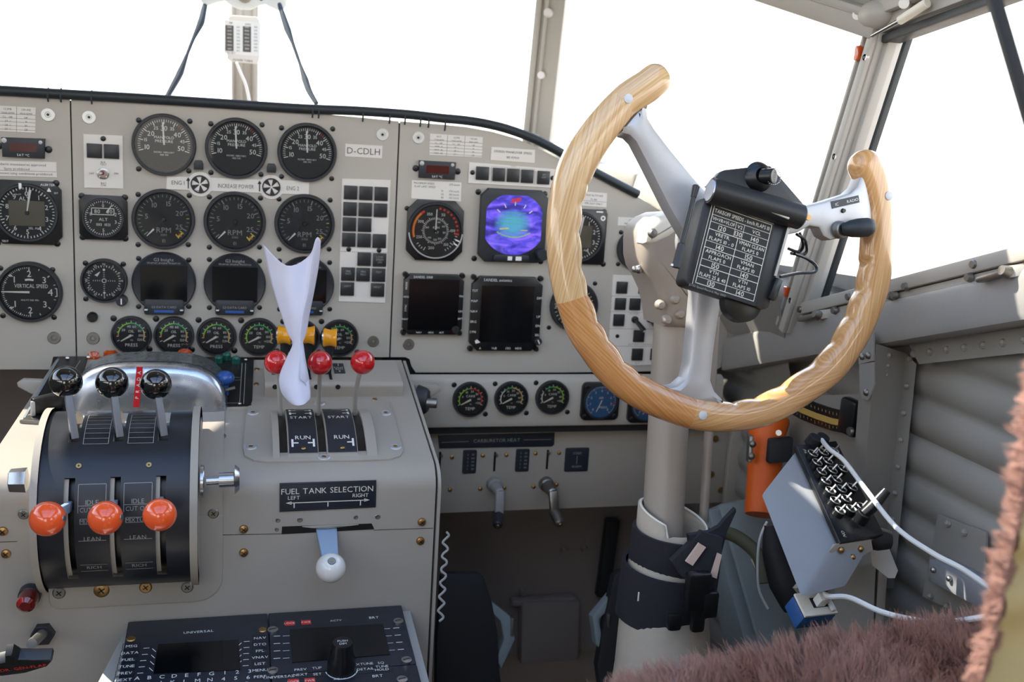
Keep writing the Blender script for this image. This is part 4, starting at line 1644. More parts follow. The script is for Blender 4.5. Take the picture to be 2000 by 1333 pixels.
for x, y in ((883, 893), (943, 890), (989, 889), (1046, 886), (1092, 885), (879, 957), (938, 955), (985, 953), (1042, 951), (1087, 947), (1398, 858), (1390, 927), (1408, 958)):
    b = B('brass')
    b.T = HEATF
    q = lp(HEATF, x, y)
    k = 1.6 if x > 1300 else 1
    b.lathe([(.0035 * k, 0), (.003 * k, .002), (.0012, .003), (1e-5, .003)], 12, c=(q.x, q.y))
    b.T = None
    b.obj('screw', HEAT)
for lab, c0, c1, c2, m_ in (('dull grey carburettor heat crank handle, nearest the pedestal', (964, 945), (974, 1005), (972, 1028), 'rail_paint'), ('shiny steel carburettor heat crank handle, nearest the wheel', (1066, 945), (1083, 1000), (1094, 1025), 'dull_steel')):
    T = thing('crank_handle', lab, 'crank')
    p = onY(*c0, 0)
    b = B(m_)
    b.cyl(p, p + V((0, -.012, 0)), .012, .011, 22, .002)
    b.cyl(p + V((0, -.012, 0)), p + V((.002, -.034, -.004)), .009, .008, 18, .002)
    b.obj('hub', T)
    e = onY(c1[0], c1[1], -.040)
    b = B(m_)
    b.bar(p + V((.002, -.032, 0)), e, .014, .010, up=(0, -1, 0), bev=.003)
    b.obj('arm', T)
    g = onY(c2[0], c2[1], -.062)
    b = B('bezel' if m_ != 'dull_steel' else 'dull_steel')
    b.cyl(e + V((0, .004, 0)), g, .0085, .0075, 18, .002)
    b.m('brass').cyl(g, g + (g - e).normalized() * .002, .003, .0025, 10)
    b.obj('grip', T)
# fuel cock handle right of the pedestal
T = thing('fuel_cock_handle', 'lever plate with dark disc and small steel pin beside the pedestal top corner', 'handle')
b = B('pedestal_paint')
k = .12
F_ = frame(onY(838, 762, -.07), (1, 0, 0), (0, 0, 1))
b.T = F_
b.prism([tuple(lp(F_, *q)[:2]) for q in ((795, 748), (855, 750), (862, 757), (860, 764), (838, 776), (820, 784), (805, 778))], -.006, .006, .003)
b.T = None
b.obj('lever', T)
b = B('bezel')
p = onY(816, 782, -.08)
b.cyl(p, p + V((.014, -.006, 0)), .022, .018, 28, .003)
b.obj('disc', T)
b = B('dull_steel')
p = onY(828, 787, -.09)
b.cyl(p, p + V((.018, -.004, 0)), .007, .007, 16, .001)
b.obj('pin', T)

# ================================================================ CENTRE PEDESTAL
PED = thing('centre_pedestal', 'large grey painted centre pedestal below the instrument panel', 'pedestal')


def xz_profile(b, prof, x0, x1):
    """closed YZ outline extruded along X"""
    n = len(prof)
    vs = [(X, p[0], p[1]) for X in (x0, x1) for p in prof]
    b.add(vs, [(i, (i + 1) % n, n + (i + 1) % n, n + i) for i in range(n)] + [tuple(range(n))[::-1], tuple(range(n, 2 * n))])
    return b


def fillet(c, r, a0, a1, n=8):
    return [(c[0] + r * math.cos(math.radians(a0 + (a1 - a0) * i / n)), c[1] + r * math.sin(math.radians(a0 + (a1 - a0) * i / n))) for i in range(n + 1)]


sl_ = math.degrees(math.atan2(.063, .275))
rf = .03
cz = -.187 - (.30 - rf) * .2291 - rf * 1.028 + .0006
corner = fillet((-.32 + rf, cz), rf, 90 + sl_, 180)
prof = [(-.028, -.1888)] + corner + [(-.32, -.80), (-.028, -.80)]
b = xz_profile(B('pedestal_paint'), prof, -.236, .2310)
for v in b.v:
    if v.x < 0:
        v.x = -.228 - .034 * min(1, max(0, (-.03 - v.y) / .26))
b.obj('body', PED, ang=25)
b = xz_profile(B('pedestal_paint'), [(-.028, -.1895)] + [(y_ - .002, z_ - .001) for y_, z_ in corner] + [(-.322, -.80), (-.028, -.80)], .2335, .2372)
b.obj('side_plate', PED, ang=25)
b = xz_profile(B('dark'), [(-.035, -.21)] + [(y_ + .008, z_ - .006) for y_, z_ in corner] + [(-.31, -.80), (-.035, -.80)], .229, .234)
b.obj('edge_gap', PED, ang=25)
# sheet seam across the front, screws
b = B('dark')
b.T = FRONT
for a_, c_ in (((400, 1046), (556, 1043)), ((730, 1036), (846, 1032)), ((-40, 1061), (34, 1058))):
    a_, c_ = lp(FRONT, *a_), lp(FRONT, *c_)
    b.line(a_.x, a_.y, c_.x, c_.y, .0007, .0003)
b.T = None
b.obj('seam', PED)
for x, y in ((476, 1034), (476, 1080), (824, 1020), (821, 1057), (6, 1038), (12, 1082), (415, 1001)):
    q = FRONT @ lp(FRONT, x, y)
    b = B('brass')
    b.T = FRONT @ M.Translation(lp(FRONT, x, y))
    b.lathe([(.0052, 0), (.0046, .0022), (.0022, .0032), (1e-5, .0033)], 18)
    b.m('satin').line(-.0022, -.0022, .0022, .0022, .0008, .0035).line(-.0022, .0022, .0022, -.0022, .0008, .0035)
    b.T = None
    b.obj('screw', PED)
for x, y, r_ in ((543, 1017, .0022), (586, 1016, .0026), (695, 1011, .0022), (738, 1010, .0026), (541, 1035, .002)):
    b = B('dull_steel')
    b.T = FRONT @ M.Translation(lp(FRONT, x, y))
    b.lathe([(r_ * 1.3, 0), (r_, .0008), (1e-5, .0005)], 12)
    b.T = None
    b.obj('rivet', PED)
# fuel placard
T = thing('fuel_placard', 'black FUEL TANK SELECTION placard with left and right arrow on the pedestal front', 'placard', sub(FRONT, 640.5, 967))
o = lp(FRONT, 640.5, 967)
L = lambda x, y: lp(FRONT, x, y) - o
b = B('placard_dark')
b.prism([tuple(L(*p)[:2]) for p in ((546, 944), (735, 938), (734, 991), (546, 1000))], 0, .0015, .0005)
b.obj('plate', T)
b = B('cream')
b.text('FUEL TANK SELECTION', L(640, 957).x, L(640, 957).y, .0066, .0017, rot=.008)
b.text('LEFT', L(574, 972).x, L(574, 972).y, .0044, .0017).text('RIGHT', L(704, 967).x, L(704, 967).y, .0044, .0017)
p, q = L(558, 982.5), L(722, 976)
b.line(p.x + .004, p.y, q.x - .004, q.y, .0010, .0017)
for e_, s_ in ((p, 1), (q, -1)):
    b.add([(e_.x, e_.y, .0017), (e_.x + s_ * .0065, e_.y + .002, .0017), (e_.x + s_ * .0065, e_.y - .002, .0017)], [(0, 1, 2) if s_ < 0 else (0, 2, 1)])
for x, y in ((574.5, 982), (640.5, 979), (704, 977)):
    q = L(x, y)
    b.line(q.x, q.y, q.x, q.y - .0062, .0012, .0017)
p, q, r_, s_ = L(549, 947), L(732, 941), L(731, 988), L(549, 997)
b.m('bezel')
for u_, v_ in ((p, q), (q, r_), (r_, s_), (s_, p)):
    b.line(u_.x, u_.y, v_.x, v_.y, .0008, .0017)
b.obj('lettering', T)
# selector slot and white ball lever
b = B('satin')
b.T = FRONT
b.prism([tuple(lp(FRONT, *q)[:2]) for q in ((551, 1029), (726, 1023), (731, 1034), (550, 1044))], -.001, .0006)
b.m('pedestal_paint')
b.prism([tuple(lp(FRONT, *q)[:2]) for q in ((590, 1028), (632, 1026), (700, 1024), (680, 1026.5), (640, 1031), (610, 1030.5))], .0005, .004, .001)
b.T = None
b.obj('selector_slot', PED)
T = thing('fuel_selector_lever', 'white ball lever hanging from the fuel tank selection slot', 'lever')
e = onY(646, 1110, -.372)
b = B('lever_blue')
F_ = frame(onY(640, 1030, -.33), (1, 0, 0), e + V((0, 0, 0)) - onY(640, 1030, -.33))
p0 = onY(637, 1033, -.318)
d = (e - p0)
F_ = frame(p0, (1, 0, 0), -d)
b.T = F_
b.prism([(-.0125, .006), (.0125, .006), (.0105, -d.length + .006), (-.0065, -d.length + .006)], -.0025, .0025, .001)
b.T = None
b.obj('arm', T)
b = B('ball_white')
b.sphere(e, .0168, 36)
b.obj('ball', T)
b = B('dull_steel')
up_ = (V((0, -.62, .78)))
b.cyl(e + up_ * .0163, e + up_ * .0172, .0046, .0042, 18)
b.m('brass').cyl(e + up_ * .017, e + up_ * .0175, .002, .0018, 10)
b.obj('screw', T)

# ---------------------------------------------------------------- throttle quadrant
QC, QR = (-.290, -.2865), .0970
QUAD = thing('throttle_quadrant', 'black drum throttle quadrant bulging from the left of the pedestal', 'throttle quadrant')
X0, X1 = -.193, -.045


def drum_pt(X, a, r=QR):
    """a: degrees, 0 = facing aft, 90 = up"""
    a = math.radians(a)
    return V((X, QC[0] - r * math.cos(a), QC[1] + r * math.sin(a)))


def drum_px(x, y, r=QR):
    """pixel -> (X, angle) on the drum"""
    o, d = CAM, ray(x, y)
    oy, oz = o.y - QC[0], o.z - QC[1]
    A = d.y * d.y + d.z * d.z
    Bq = oy * d.y + oz * d.z
    Cq = oy * oy + oz * oz - r * r
    t = (-Bq - math.sqrt(max(0, Bq * Bq - A * Cq))) / A
    p = o + d * t
    return p.x, math.degrees(math.atan2(p.z - QC[1], -(p.y - QC[0])))


def drum_patch(b, x0, x1, a0, a1, r, n=12, th=0):
    vs = []
    for i in range(n + 1):
        a = a0 + (a1 - a0) * i / n
        vs += [drum_pt(x0, a, r), drum_pt(x1, a, r)]
    b.add(vs, [(2 * i, 2 * i + 1, 2 * i + 3, 2 * i + 2) for i in range(n)])
    return b


AA, AB = -62, 140
# drum skin is built in strips that leave the six slots open
up_sl = [drum_px(x, y) for x, y in ((142, 866), (231, 862), (317, 860))]
lo_sl = [drum_px(x, y) for x, y in ((133, 935), (221, 932), (313, 930))]
lo_en = [drum_px(x, y) for x, y in ((148, 1128), (236, 1126), (321, 1122))]
sx = [(up_sl[i][0] + lo_sl[i][0] + lo_en[i][0]) / 3 for i in range(3)]
ua = sum(v[1] for v in up_sl) / 3
la = sum(v[1] for v in lo_sl) / 3
le = sum(v[1] for v in lo_en) / 3
HW = .0052
b = B('drum')
xs = [X0]
for x in sx:
    xs += [x - HW, x + HW]
xs.append(X1)
for i in range(7):
    if i % 2 == 0:
        drum_patch(b, xs[i], xs[i + 1], AA, AB, QR, 40)
    else:
        drum_patch(b, xs[i], xs[i + 1], AA, le - 1, QR, 8)
        drum_patch(b, xs[i], xs[i + 1], la, ua, QR, 8)
b.add([drum_pt(X0, a) for a in range(AA, AB + 1, 6)], [tuple(range(len(range(AA, AB + 1, 6))))])
b.add([drum_pt(X1, a) for a in range(AA, AB + 1, 6)], [tuple(range(len(range(AA, AB + 1, 6))))[::-1]])
b.obj('drum', QUAD, ang=30)
b = B('pedestal_paint')
for i, x in enumerate(sx):
    for s_ in (-1, 1):
        drum_patch(b, x + s_ * HW, x + s_ * (HW - .002) if False else x + s_ * HW * .99, le - 1, la, QR - .0005, 12)
    for a0, a1 in ((le - 1, la), (ua, AB)):
        # slot walls
        vs = []
        n_ = 14
        for s_ in (-1, 1):
            vs = []
            for k in range(n_ + 1):
                a = a0 + (a1 - a0) * k / n_
                vs += [drum_pt(x + s_ * HW, a, QR), drum_pt(x + s_ * HW, a, QR - .014)]
            b.add(vs, [(2 * k, 2 * k + 1, 2 * k + 3, 2 * k + 2) for k in range(n_)])
    drum_patch(b, x - HW, x - .0012, le - 1, la, QR - .004, 12)
b.obj('slot_walls', QUAD)
b = B('satin')
drum_patch(b, X0 + .002, X1 - .002, AA, AB, QR - .014, 30)
b.obj('inner_drum', QUAD)
# grey side cheeks and flange
for x0, x1, r_ in ((X0 - .007, X0, QR + .004), (X1, X1 + .008, QR + .004)):
    b = B('pedestal_paint')
    aa = [AA + (AB - AA) * i / 40 for i in range(41)]
    vs = []
    for a in aa:
        vs += [drum_pt(x0, a, r_), drum_pt(x1, a, r_), drum_pt(x1, a, r_ - .012), drum_pt(x0, a, r_ - .012)]
    fs = [(4 * i + k, 4 * i + (k + 1) % 4, 4 * i + 4 + (k + 1) % 4, 4 * i + 4 + k) for i in range(40) for k in range(4)]
    b.add(vs, fs)
    b.add([drum_pt(x0, a, r_) for a in aa], [tuple(range(41))]).add([drum_pt(x1, a, r_) for a in aa], [tuple(range(41))[::-1]])
    b.obj('side_cheek', QUAD, ang=30)
b = B('pedestal_paint')
# flange on the pedestal skin: bent strip
fl = [(-.165, -.187 - (.145) * .2291 + .002)] + [(y_ - .002, z_ + .001) for y_, z_ in corner] + [(-.3225, -.36)]
n = len(fl)
vs = [(X, p[0], p[1]) for X in (-.208, -.012) for p in fl]
b.add(vs, [(i, i + 1, n + i + 1, n + i) for i in range(n - 1)])
b.T = FRONT
out = [(-.208, -.30), (-.012, -.30), (-.012, -.37)] + [(-.042 + .03 * math.cos(math.radians(a)), -.375 + .028 * math.sin(math.radians(a))) for a in range(0, -91, -15)] + [(-.183, -.403)] + [(-.183 + .012 * math.cos(math.radians(a)), -.391 + .012 * math.sin(math.radians(a))) for a in range(-105, -181, -15)] + [(-.195, -.382), (-.208, -.382)]
b.prism(out, -.001, .0026, .0008)
b.T = None
b.obj('flange', QUAD, ang=25)
for x, y, rr in ((116, 1157, .007), (199, 1152, .0085), (285, 1146, .007), (366, 1146, .0068), (47, 1004, .0055), (417, 1002, .006)):
    b = B('brass' if x in (199, 285) else 'dull_steel')
    b.T = FRONT @ M.Translation(lp(FRONT, x, y, .0026) * 1)
    b.T = FRONT @ M.Translation((lp(FRONT, x, y).x, lp(FRONT, x, y).y, .0026))
    b.lathe([(rr, 0), (rr * .8, .0012), (1e-5, .0012)], 18)
    b.m('satin').line(-rr * .4, -rr * .3, rr * .4, rr * .3, rr * .18, .0014).line(-rr * .3, rr * .4, rr * .3, -rr * .4, rr * .18, .0014)
    b.T = None
    b.obj('screw', QUAD)
for x, y in ((154, 911), (291, 909)):
    X, a = drum_px(x, y)
    p = drum_pt(X, a)
    nn = (drum_pt(X, a, 1) - drum_pt(X, a, 0)).normalized()
    b = B('brass')
    b.cyl(p, p + nn * .0012, .0032, .0028, 16)
    b.m('satin').cyl(p + nn * .001, p + nn * .0014, .0011, .001, 8)
    b.obj('screw', QUAD)
# engraved lettering wrapped on the drum
b = B('grey_ink')


def wrap(bb, o):
    """flat print (x = world X, y = angle in m) onto the drum"""
    for v in range(o, len(bb.v)):
        p = bb.v[v]
        bb.v[v] = drum_pt(p.x, math.degrees(p.y / QR), QR + .0004)


for i in (0, 1):
    xa, xb = sx[i] + HW + .0035, sx[i + 1] - HW - .0035
    o = len(b.v)
    al = lambda a: math.radians(a) * QR
    y1, y0 = al(drum_px(230, 976 - 30)[1]), al(drum_px(230, 1030)[1])
    ty = al(drum_px(250, 945)[1])
    w_ = .0007
    for (p, q) in ((ty, ty), ):
        b.rect(xa, ty, xb, ty + w_)
    for t_, yy, h in (('IDLE', 979.5, .0046), ('CUT OFF', 994, .0046), ('MIXTURE', 1016, .0042), ('LEAN', 1050, .0045), ('RICH', 1105, .0045)):
        b.text(t_, (xa + xb) / 2, al(drum_px(255, yy)[1]), h, 0, wmax=(xb - xa) * .86)
    for yy in (986.5, 1054, 1112, 1100):
        a_ = al(drum_px(255, yy)[1])
        b.rect(xa, a_, xb, a_ + .0006)
    for X in (xa, xb):
        for k in range(8):
            a_, c_ = al(drum_px(255, 1000)[1]), ty
            b.rect(X - .0003, a_ + (c_ - a_) * k / 8, X + .0003, a_ + (c_ - a_) * (k + 1) / 8)
    m0, m1 = al(drum_px(255, 1021)[1]), al(drum_px(255, 1011)[1])
    b.border(xa + .002, m0, xb - .002, m1, .0005)
    # throttle scale at the top
    t0, t1 = al(drum_px(200, 868)[1]), al(drum_px(200, 812)[1])
    for k in range(8):
        yy = t0 + (t1 - t0) * k / 7
        b.rect(xa + .001, yy, xb - .001, yy + .0005)
        if k < 7:
            for X in (xa + .001, xb - .001):
                b.rect(X - .0003, yy, X + .0003, yy + (t1 - t0) / 7)
    wrap(b, o)
b.obj('engraving', QUAD)
# friction knob right, stud left
T = thing('friction_knob', 'polished steel plunger knob sticking out right of the throttle quadrant', 'knob')
p = at(403, 940, 1.118)
b = B('alu')
b.cyl(p + V((-.006, 0, 0)), p + V((-.002, 0, 0)), .018, .018, 24, .001)
b.obj('washer', T)
b = B('alu')
q = p + V((.030, -.000, .001))
b.cyl(p, p + (q - p) * .6, .0048, None, 16)
b.cyl(p + (q - p) * .45, q, .0082, None, 20, .001)
b.obj('shaft', T)
b = B('alu')
b.cyl(q, q + V((.005, 0, 0)), .0165, .014, 26, .002)
b.obj('button', T)
T = thing('quadrant_bolt', 'steel bolt head on the left cheek of the throttle quadrant', 'bolt')
p = onX(52, 938, X0 - .012)
B('alu').cyl(p, p + V((-.016, 0, 0)), .013, .012, 6, .001).obj('head', T)
# levers
for k, (bx, by, sl_px, lab) in enumerate((((129, 746, 31), 0, (143, 862), 'left'), ((219, 748, 31), 0, (232, 858), 'middle'), ((304.5, 751, 30), 0, (318, 856), 'right'))):
    T = thing('throttle_lever', 'glossy black ball throttle lever, %s of the three' % lab, 'lever', None, 'throttle levers')
    X, a = drum_px(*sl_px)
    foot = drum_pt(sx[k], a + 5, QR - .006)
    t_ = V((.261, .9442, -.201)).dot(foot - CAM) + .004
    c = at(bx[0], bx[1], t_)
    b = B('lever_grey')
    b.bar(foot, c, .0075, .0125, up=(.25, -1, .3), bev=.001)
    b.obj('rod', T)
    b = B('ball_black')
    b.sphere(c, bx[2] * t_ / 2000, 44)
    b.obj('ball', T)
for k, (x, y, rp, lab) in enumerate(((93, 1014, 34, 'left'), (206, 1012, 33, 'middle'), (312, 1006, 32, 'right'))):
    T = thing('mixture_lever', 'orange ball mixture lever, %s of the three' % lab, 'lever', None, 'mixture levers')
    t_ = .995
    c = at(x, y, t_)
    X, a = drum_px((133, 221, 313)[k], (985, 982, 975)[k])
    foot = drum_pt(sx[k], a - 2, QR - .010)
    b = B('lever_blue')
    b.bar(foot, c, .005, .011, up=(0, -.3, 1), bev=.001)
    b.obj('rod', T)
    b = B('ball_orange')
    b.sphere(c, rp * t_ / 2000, 40)
    b.obj('ball', T)
    if k < 2:
        b = B('dull_steel')
        nn = (V((1, -.32, .12))).normalized()
        rr = rp * t_ / 2000
        b.cyl(c + nn * rr * .97, c + nn * rr * 1.02, .0034, .003, 12)
        b.obj('screw', T)

# ---------------------------------------------------------------- polished hood with red tape
HOOD = thing('lever_hood', 'polished aluminium domed hood behind the black ball levers', 'hood')
HF = frame(TOP @ lp(TOP, 292, 800), (1, 0, 0), (0, .0, 1))
A_ = .093
b = B('hood_alu')
rings = []
secs = [(-.085, .052, 1.0), (-.04, .053, 1.0), (-.012, .0565, 1.0), (.0, .0565, .995), (.006, .054, .985), (.010, .046, .955), (.012, .030, .86), (.0125, .012, .60)]
N = 40
vs = []
cx_ = 0
for yy, hh, ss in secs:
    for i in range(N + 1):
        a = math.pi * i / N
        px_ = A_ * ss * (abs(math.cos(a)) ** .62) * (1 if math.cos(a) >= 0 else -1)
        pz = (hh + .012) * (math.sin(a) ** .72)
        vs.append((px_, -yy, pz - .010))
b.T = M.Translation(HF.translation)
k = len(secs)
b.add(vs, [(r_ * (N + 1) + i, r_ * (N + 1) + i + 1, (r_ + 1) * (N + 1) + i + 1, (r_ + 1) * (N + 1) + i) for r_ in range(k - 1) for i in range(N)] + [tuple((k - 1) * (N + 1) + i for i in range(N + 1))])
b.T = None
hood = b.obj('shell', HOOD, ang=50)
b = B('dark')
b.T = M.Translation(HF.translation)
pts = []
for i in range(3, N - 2):
    a = math.pi * i / N
    pts.append((A_ * 1.002 * (abs(math.cos(a)) ** .62) * (1 if math.cos(a) >= 0 else -1), .008, (.0567 + .012) * (math.sin(a) ** .72) - .0096))
b.tube(pts, .0004, 5, 1)
b.T = None
b.obj('seam', HOOD)
T = thing('tape_strip', 'narrow red tape lettered PRADA stuck upright on the polished hood', 'tape')
yF = HF.translation.y - .0128
p, q = onY(273, 717, yF - .0004), onY(266, 796, yF - .0008)
b = B('tape_red')
W_ = V((.0036, 0, 0))
b.hexa(p - W_, W_ * 2, q - p, V((0, .0005, 0)))
b.obj('tape', T)
F_ = frame((p + q) / 2 + V((0, -.0008, 0)), (p - q), V((-1, 0, 0)))
b = B('white')
b.T = F_
for i, ch in enumerate('PRADA'):
    b.text(ch, -.013 + i * .0078, 0, .0040, 0)
b.T = None
b.obj('lettering', T)
# amber lamps behind the hood
for lab, x, y, t_ in (('amber dome lamp at the left behind the polished hood', 185, 691, 1.40), ('amber dome lamp, second from the left behind the polished hood', 217, 692, 1.40),
                      ('amber dome lamp peeking over the right end of the polished hood', 361, 692, 1.40), ('small amber lamp low at the right end of the polished hood', 394, 712, 1.36)):
    T = thing('indicator_lamp', lab, 'lamp')
    p = at(x, y + 8, t_)
    r_ = (.0125 if x < 190 else .0105) if x < 380 else .007
    b = B('dull_steel')
    b.cyl(p + V((0, 0, -.02)), p, r_ * 1.05, None, 18)
    b.obj('base', T)
    b = B('lens_amber')
    b.cyl(p, p + V((0, 0, .012)), r_, r_ * .9, 20, .003)
    b.obj('lens', T)
# black switch panels either side of the hood
T = thing('switch_bank', 'black switch panel with green lights and blue knob right of the polished hood', 'panel')
b = B('satin')
b.T = TOP
b.prism([tuple(lp(TOP, *q)[:2]) for q in ((360, 703), (496, 703), (492, 797), (380, 800))], 0, .003, .0006)
b.T = None
b.obj('plate', T)
b = B('grey_ink')
b.T = TOP
for a_, c_ in (((473, 710), (468, 790)), ((480, 710), (476, 790)), ((425, 738), (470, 738)), ((425, 788), (466, 788)), ((425, 745), (470, 743))):
    a_, c_ = lp(TOP, *a_, .003), lp(TOP, *c_, .003)
    b.line(a_.x, a_.y, c_.x, c_.y, .0009, .0033)
b.T = None
b.obj('engraving', T)
for x, y in ((427, 711), (443, 705), (461, 712)):
    b = B('lens_green')
    p = TOP @ V((*lp(TOP, x, y)[:2], .003))
    b.cyl(p, p + TOP.col[2].to_3d() * .009, .0062, .0055, 16, .002)
    b.obj('green_light', T)
b = B('knob_blue')
p = TOP @ V((*lp(TOP, 440, 775)[:2], .003))
n_ = V((0, -.25, 1)).normalized()
b.cyl(p, p + n_ * .016, .0045, None, 12)
b.sphere(p + n_ * .024, .0115, 22, (1, 1, .8))
b.m('pedestal_paint').box(p + n_ * .016 + V((-.007, -.010, 0)), (.009, .003, .018), .001)
b.m('dull_steel').bar(p + n_ * .008 + V((-.002, -.006, 0)), p + n_ * .012 + V((.012, -.006, 0)), .003, .003)
b.obj('blue_knob', T)
b = B('boot')
b.bar(TOP @ lp(TOP, 405, 800), TOP @ lp(TOP, 486, 797), .003, .004)
b.obj('piping', T)
for x, y in ((480, 707), (468, 793)):
    p = TOP @ V((*lp(TOP, x, y)[:2], .003))
    B('steel').cyl(p, p + V((0, 0, .0015)), .0026, .002, 10).obj('screw', T)
T = thing('switch_bank', 'long black switch panel along the pedestal edge left of the polished hood', 'panel')
b = B('satin')
b.T = TOP
b.prism([tuple(lp(TOP, *q)[:2]) for q in ((114, 700), (172, 700), (135, 830), (42, 826))], 0, .003, .0006)
b.m('beam')
a_, c_ = lp(TOP, 114, 702, .003), lp(TOP, 47, 817, .003)
b.line(a_.x, a_.y, c_.x, c_.y, .0025, .0034)
b.m('grey_ink')
a_, c_ = lp(TOP, 157, 705, .003), lp(TOP, 146, 722, .003)
b.line(a_.x, a_.y, c_.x, c_.y, .0009, .0033)
q = lp(TOP, 58, 811, .003)
b.text('OFF', q.x, q.y, .0035, .0034, rot=.2)
b.T = None
b.obj('plate', T)
p = TOP @ V((*lp(TOP, 98, 812)[:2], .003))
b = B('satin')
b.bar(p + V((-.018, -.004, .010)), p + V((.012, .012, .014)), .010, .020, bev=.002)
b.m('cast_alu').bar(p + V((-.0195, -.008, .008)), p + V((-.015, -.006, .008)), .004, .018, bev=.001)
b.obj('switch_lever', T)
b = B('steel')
p = TOP @ V((*lp(TOP, 100, 790)[:2], .003))
b.lathe([(.011, 0), (.012, .003), (.010, .006), (.008, .004)], 20, M.Translation(p))
b.obj('ring', T)
for x, y in ((132, 704), (173, 702)):
    p = TOP @ V((*lp(TOP, x, y)[:2], .003))
    B('steel').cyl(p, p + V((0, 0, .002)), .003, .0022, 10).obj('screw', T)
b = B('dull_steel')
b.bar(TOP @ V((*lp(TOP, 40, 826)[:2], .002)), TOP @ V((*lp(TOP, 86, 829)[:2], .002)), .004, .003)
b.obj('hinge', T)
# dark recess left of the pedestal with a lever behind
T = thing('trim_lever', 'pale grey flat lever in the dark gap at the far left below the panel', 'lever')
b = B('panel_paint')
F_ = frame(onY(70, 755, -.06), (1, 0, 0), (0, 0, 1))
b.T = F_
b.prism([tuple(lp(F_, *q)[:2]) for q in ((34, 748), (45, 741), (98, 743), (92, 752), (72, 772), (60, 768), (36, 755))], -.006, .004, .002)
b.T = None
b.obj('blade', T)
b = B('dark')
b.cyl(onY(72, 760, -.06), onY(72, 760, .18), .006, None, 10)
b.obj('pivot', T)

# ---------------------------------------------------------------- riser and propeller levers (yellow spools)
b = B('pedestal_paint')
y0 = TOP.inverted() @ (TOP @ lp(TOP, 640, 776))
ry = y0.y
yb_ = (TOP.inverted() @ V((0, -.06, -.19))).y
prof = [(ry, 0), (ry, .0135)] + [(ry + .008 - .008 * math.cos(math.radians(a)), .0135 + .0065 * math.sin(math.radians(a))) for a in range(15, 91, 15)] + [(yb_, .0138), (yb_ + .004, .010), (yb_ + .004, 0)]
rz = lambda y_: .020 - (y_ - ry - .008) / (yb_ - ry - .008) * .0062
n = len(prof)
xa, xb = lp(TOP, 517, 776).x, lp(TOP, 786, 776).x
vs = [(X, p[0], p[1]) for X in (xa, xb) for p in prof]
b.T = TOP
b.add(vs, [(i, (i + 1) % n, n + (i + 1) % n, n + i) for i in range(n)] + [tuple(range(n))[::-1], tuple(range(n, 2 * n))])
b.T = None
riser = b.obj('riser', PED, ang=35)
RY = (TOP @ V((0, ry, 0))).y - .0040
for x, y in ((537, 756), (618, 756), (660, 756)):
    p = onY(x, y, RY + .001)
    B('satin').cyl(p, p + V((0, -.0012, 0)), .0032, None, 12).obj('hole', PED)
for x, y in ((662, 721), (541, 723)):
    F_ = frame(TOP @ V((lp(TOP, x, 740).x, ry + .030, rz(ry + .03))), (1, 0, 0), TOP @ V((0, ry + .04, rz(ry + .04))) - TOP @ V((0, ry + .03, rz(ry + .03))))
    c = lp(F_, x, y)
    b = B('placard_dark')
    b.T = F_
    b.prism([(c.x - .0072, c.y - .017), (c.x + .0072, c.y - .017), (c.x + .0072, c.y + .018), (c.x - .0072, c.y + .018)], 0, .0012)
    b.m('cream').text('LOW', c.x, c.y + .002, .0035, .0014).text('RPM', c.x, c.y - .004, .0035, .0014)
    b.add([(c.x - .0012, c.y - .010, .0014), (c.x, c.y - .015, .0014), (c.x + .0012, c.y - .010, .0014)], [(0, 1, 2)]).line(c.x, c.y + .008, c.x, c.y + .016, .0006, .0014)
    b.T = None
    b.obj('placard', PED)
for x in (565, 601, 641):
    p, q = TOP @ V((lp(TOP, x, 740).x, ry + .012, .0200)), TOP @ V((lp(TOP, x, 740).x, yb_ - .002, .0140))
    B('satin').bar(p, q, .0035, .0015).obj('slot', PED)
for lab, x, y in (('yellow spool-shaped propeller lever left of the paper', 556, 655), ('yellow spool-shaped propeller lever right of the paper', 602, 655), ('rightmost yellow spool-shaped propeller lever, over an oil gauge', 645, 660)):
    T = thing('propeller_lever', lab, 'lever', None, 'propeller levers')
    c = at(x, y, 1.33)
    b = B('spool_yellow')
    F_ = M.Translation(c) @ M.Rotation(math.pi / 2, 4, 'Y') @ M.Rotation(.12, 4, 'X')
    b.lathe([(1e-5, -.0085), (.0118, -.0085), (.0126, -.0075), (.0112, -.004), (.0105, 0), (.0112, .004), (.0126, .0075), (.0118, .0085), (1e-5, .0085)], 28, F_)
    b.obj('spool', T)
    b = B('alu')
    b.lathe([(1e-5, -.0102), (.0095, -.0102), (.0110, -.0085), (.0110, -.0084)], 24, F_)
    b.obj('end_cap', T)
    foot = TOP @ V((c.x + .0, ry + .035, .012))
    b = B('bezel')
    b.bar(foot, c, .010, .006, up=(0, -1, .2), bev=.001)
    b.obj('stem', T)

# ---------------------------------------------------------------- fuel cut-off plate and red ball levers
T = thing('cutoff_plate', 'raised grey plate with curved slotted START and RUN guide in front of the red levers', 'plate')
b = B('pedestal_paint')
b.T = TOP
ox = lambda x, y: tuple(lp(TOP, x, y)[:2])
A1, A2, A3, A4 = ox(476, 887), ox(787, 890), ox(749, 786), ox(496, 783)
out = [ox(496, 783), ox(482, 800), ox(474, 878), ox(478, 894), ox(496, 903), ox(520, 906), ox(700, 903), ox(760, 901), ox(782, 894), ox(788, 884), ox(772, 822), ox(758, 786)]
b.prism(out, 0, .0030, .001)
b.T = None
b.obj('base', T, ang=25)
ay0, ay1 = lp(TOP, 640, 897).y, lp(TOP, 640, 805).y
L_ = ay1 - ay0


def arch(f, h=.013):
    """f along the slot, 0 = aft"""
    return ay0 + L_ * f, .003 + h * math.sin(math.pi * min(1, max(0, f))) ** .8


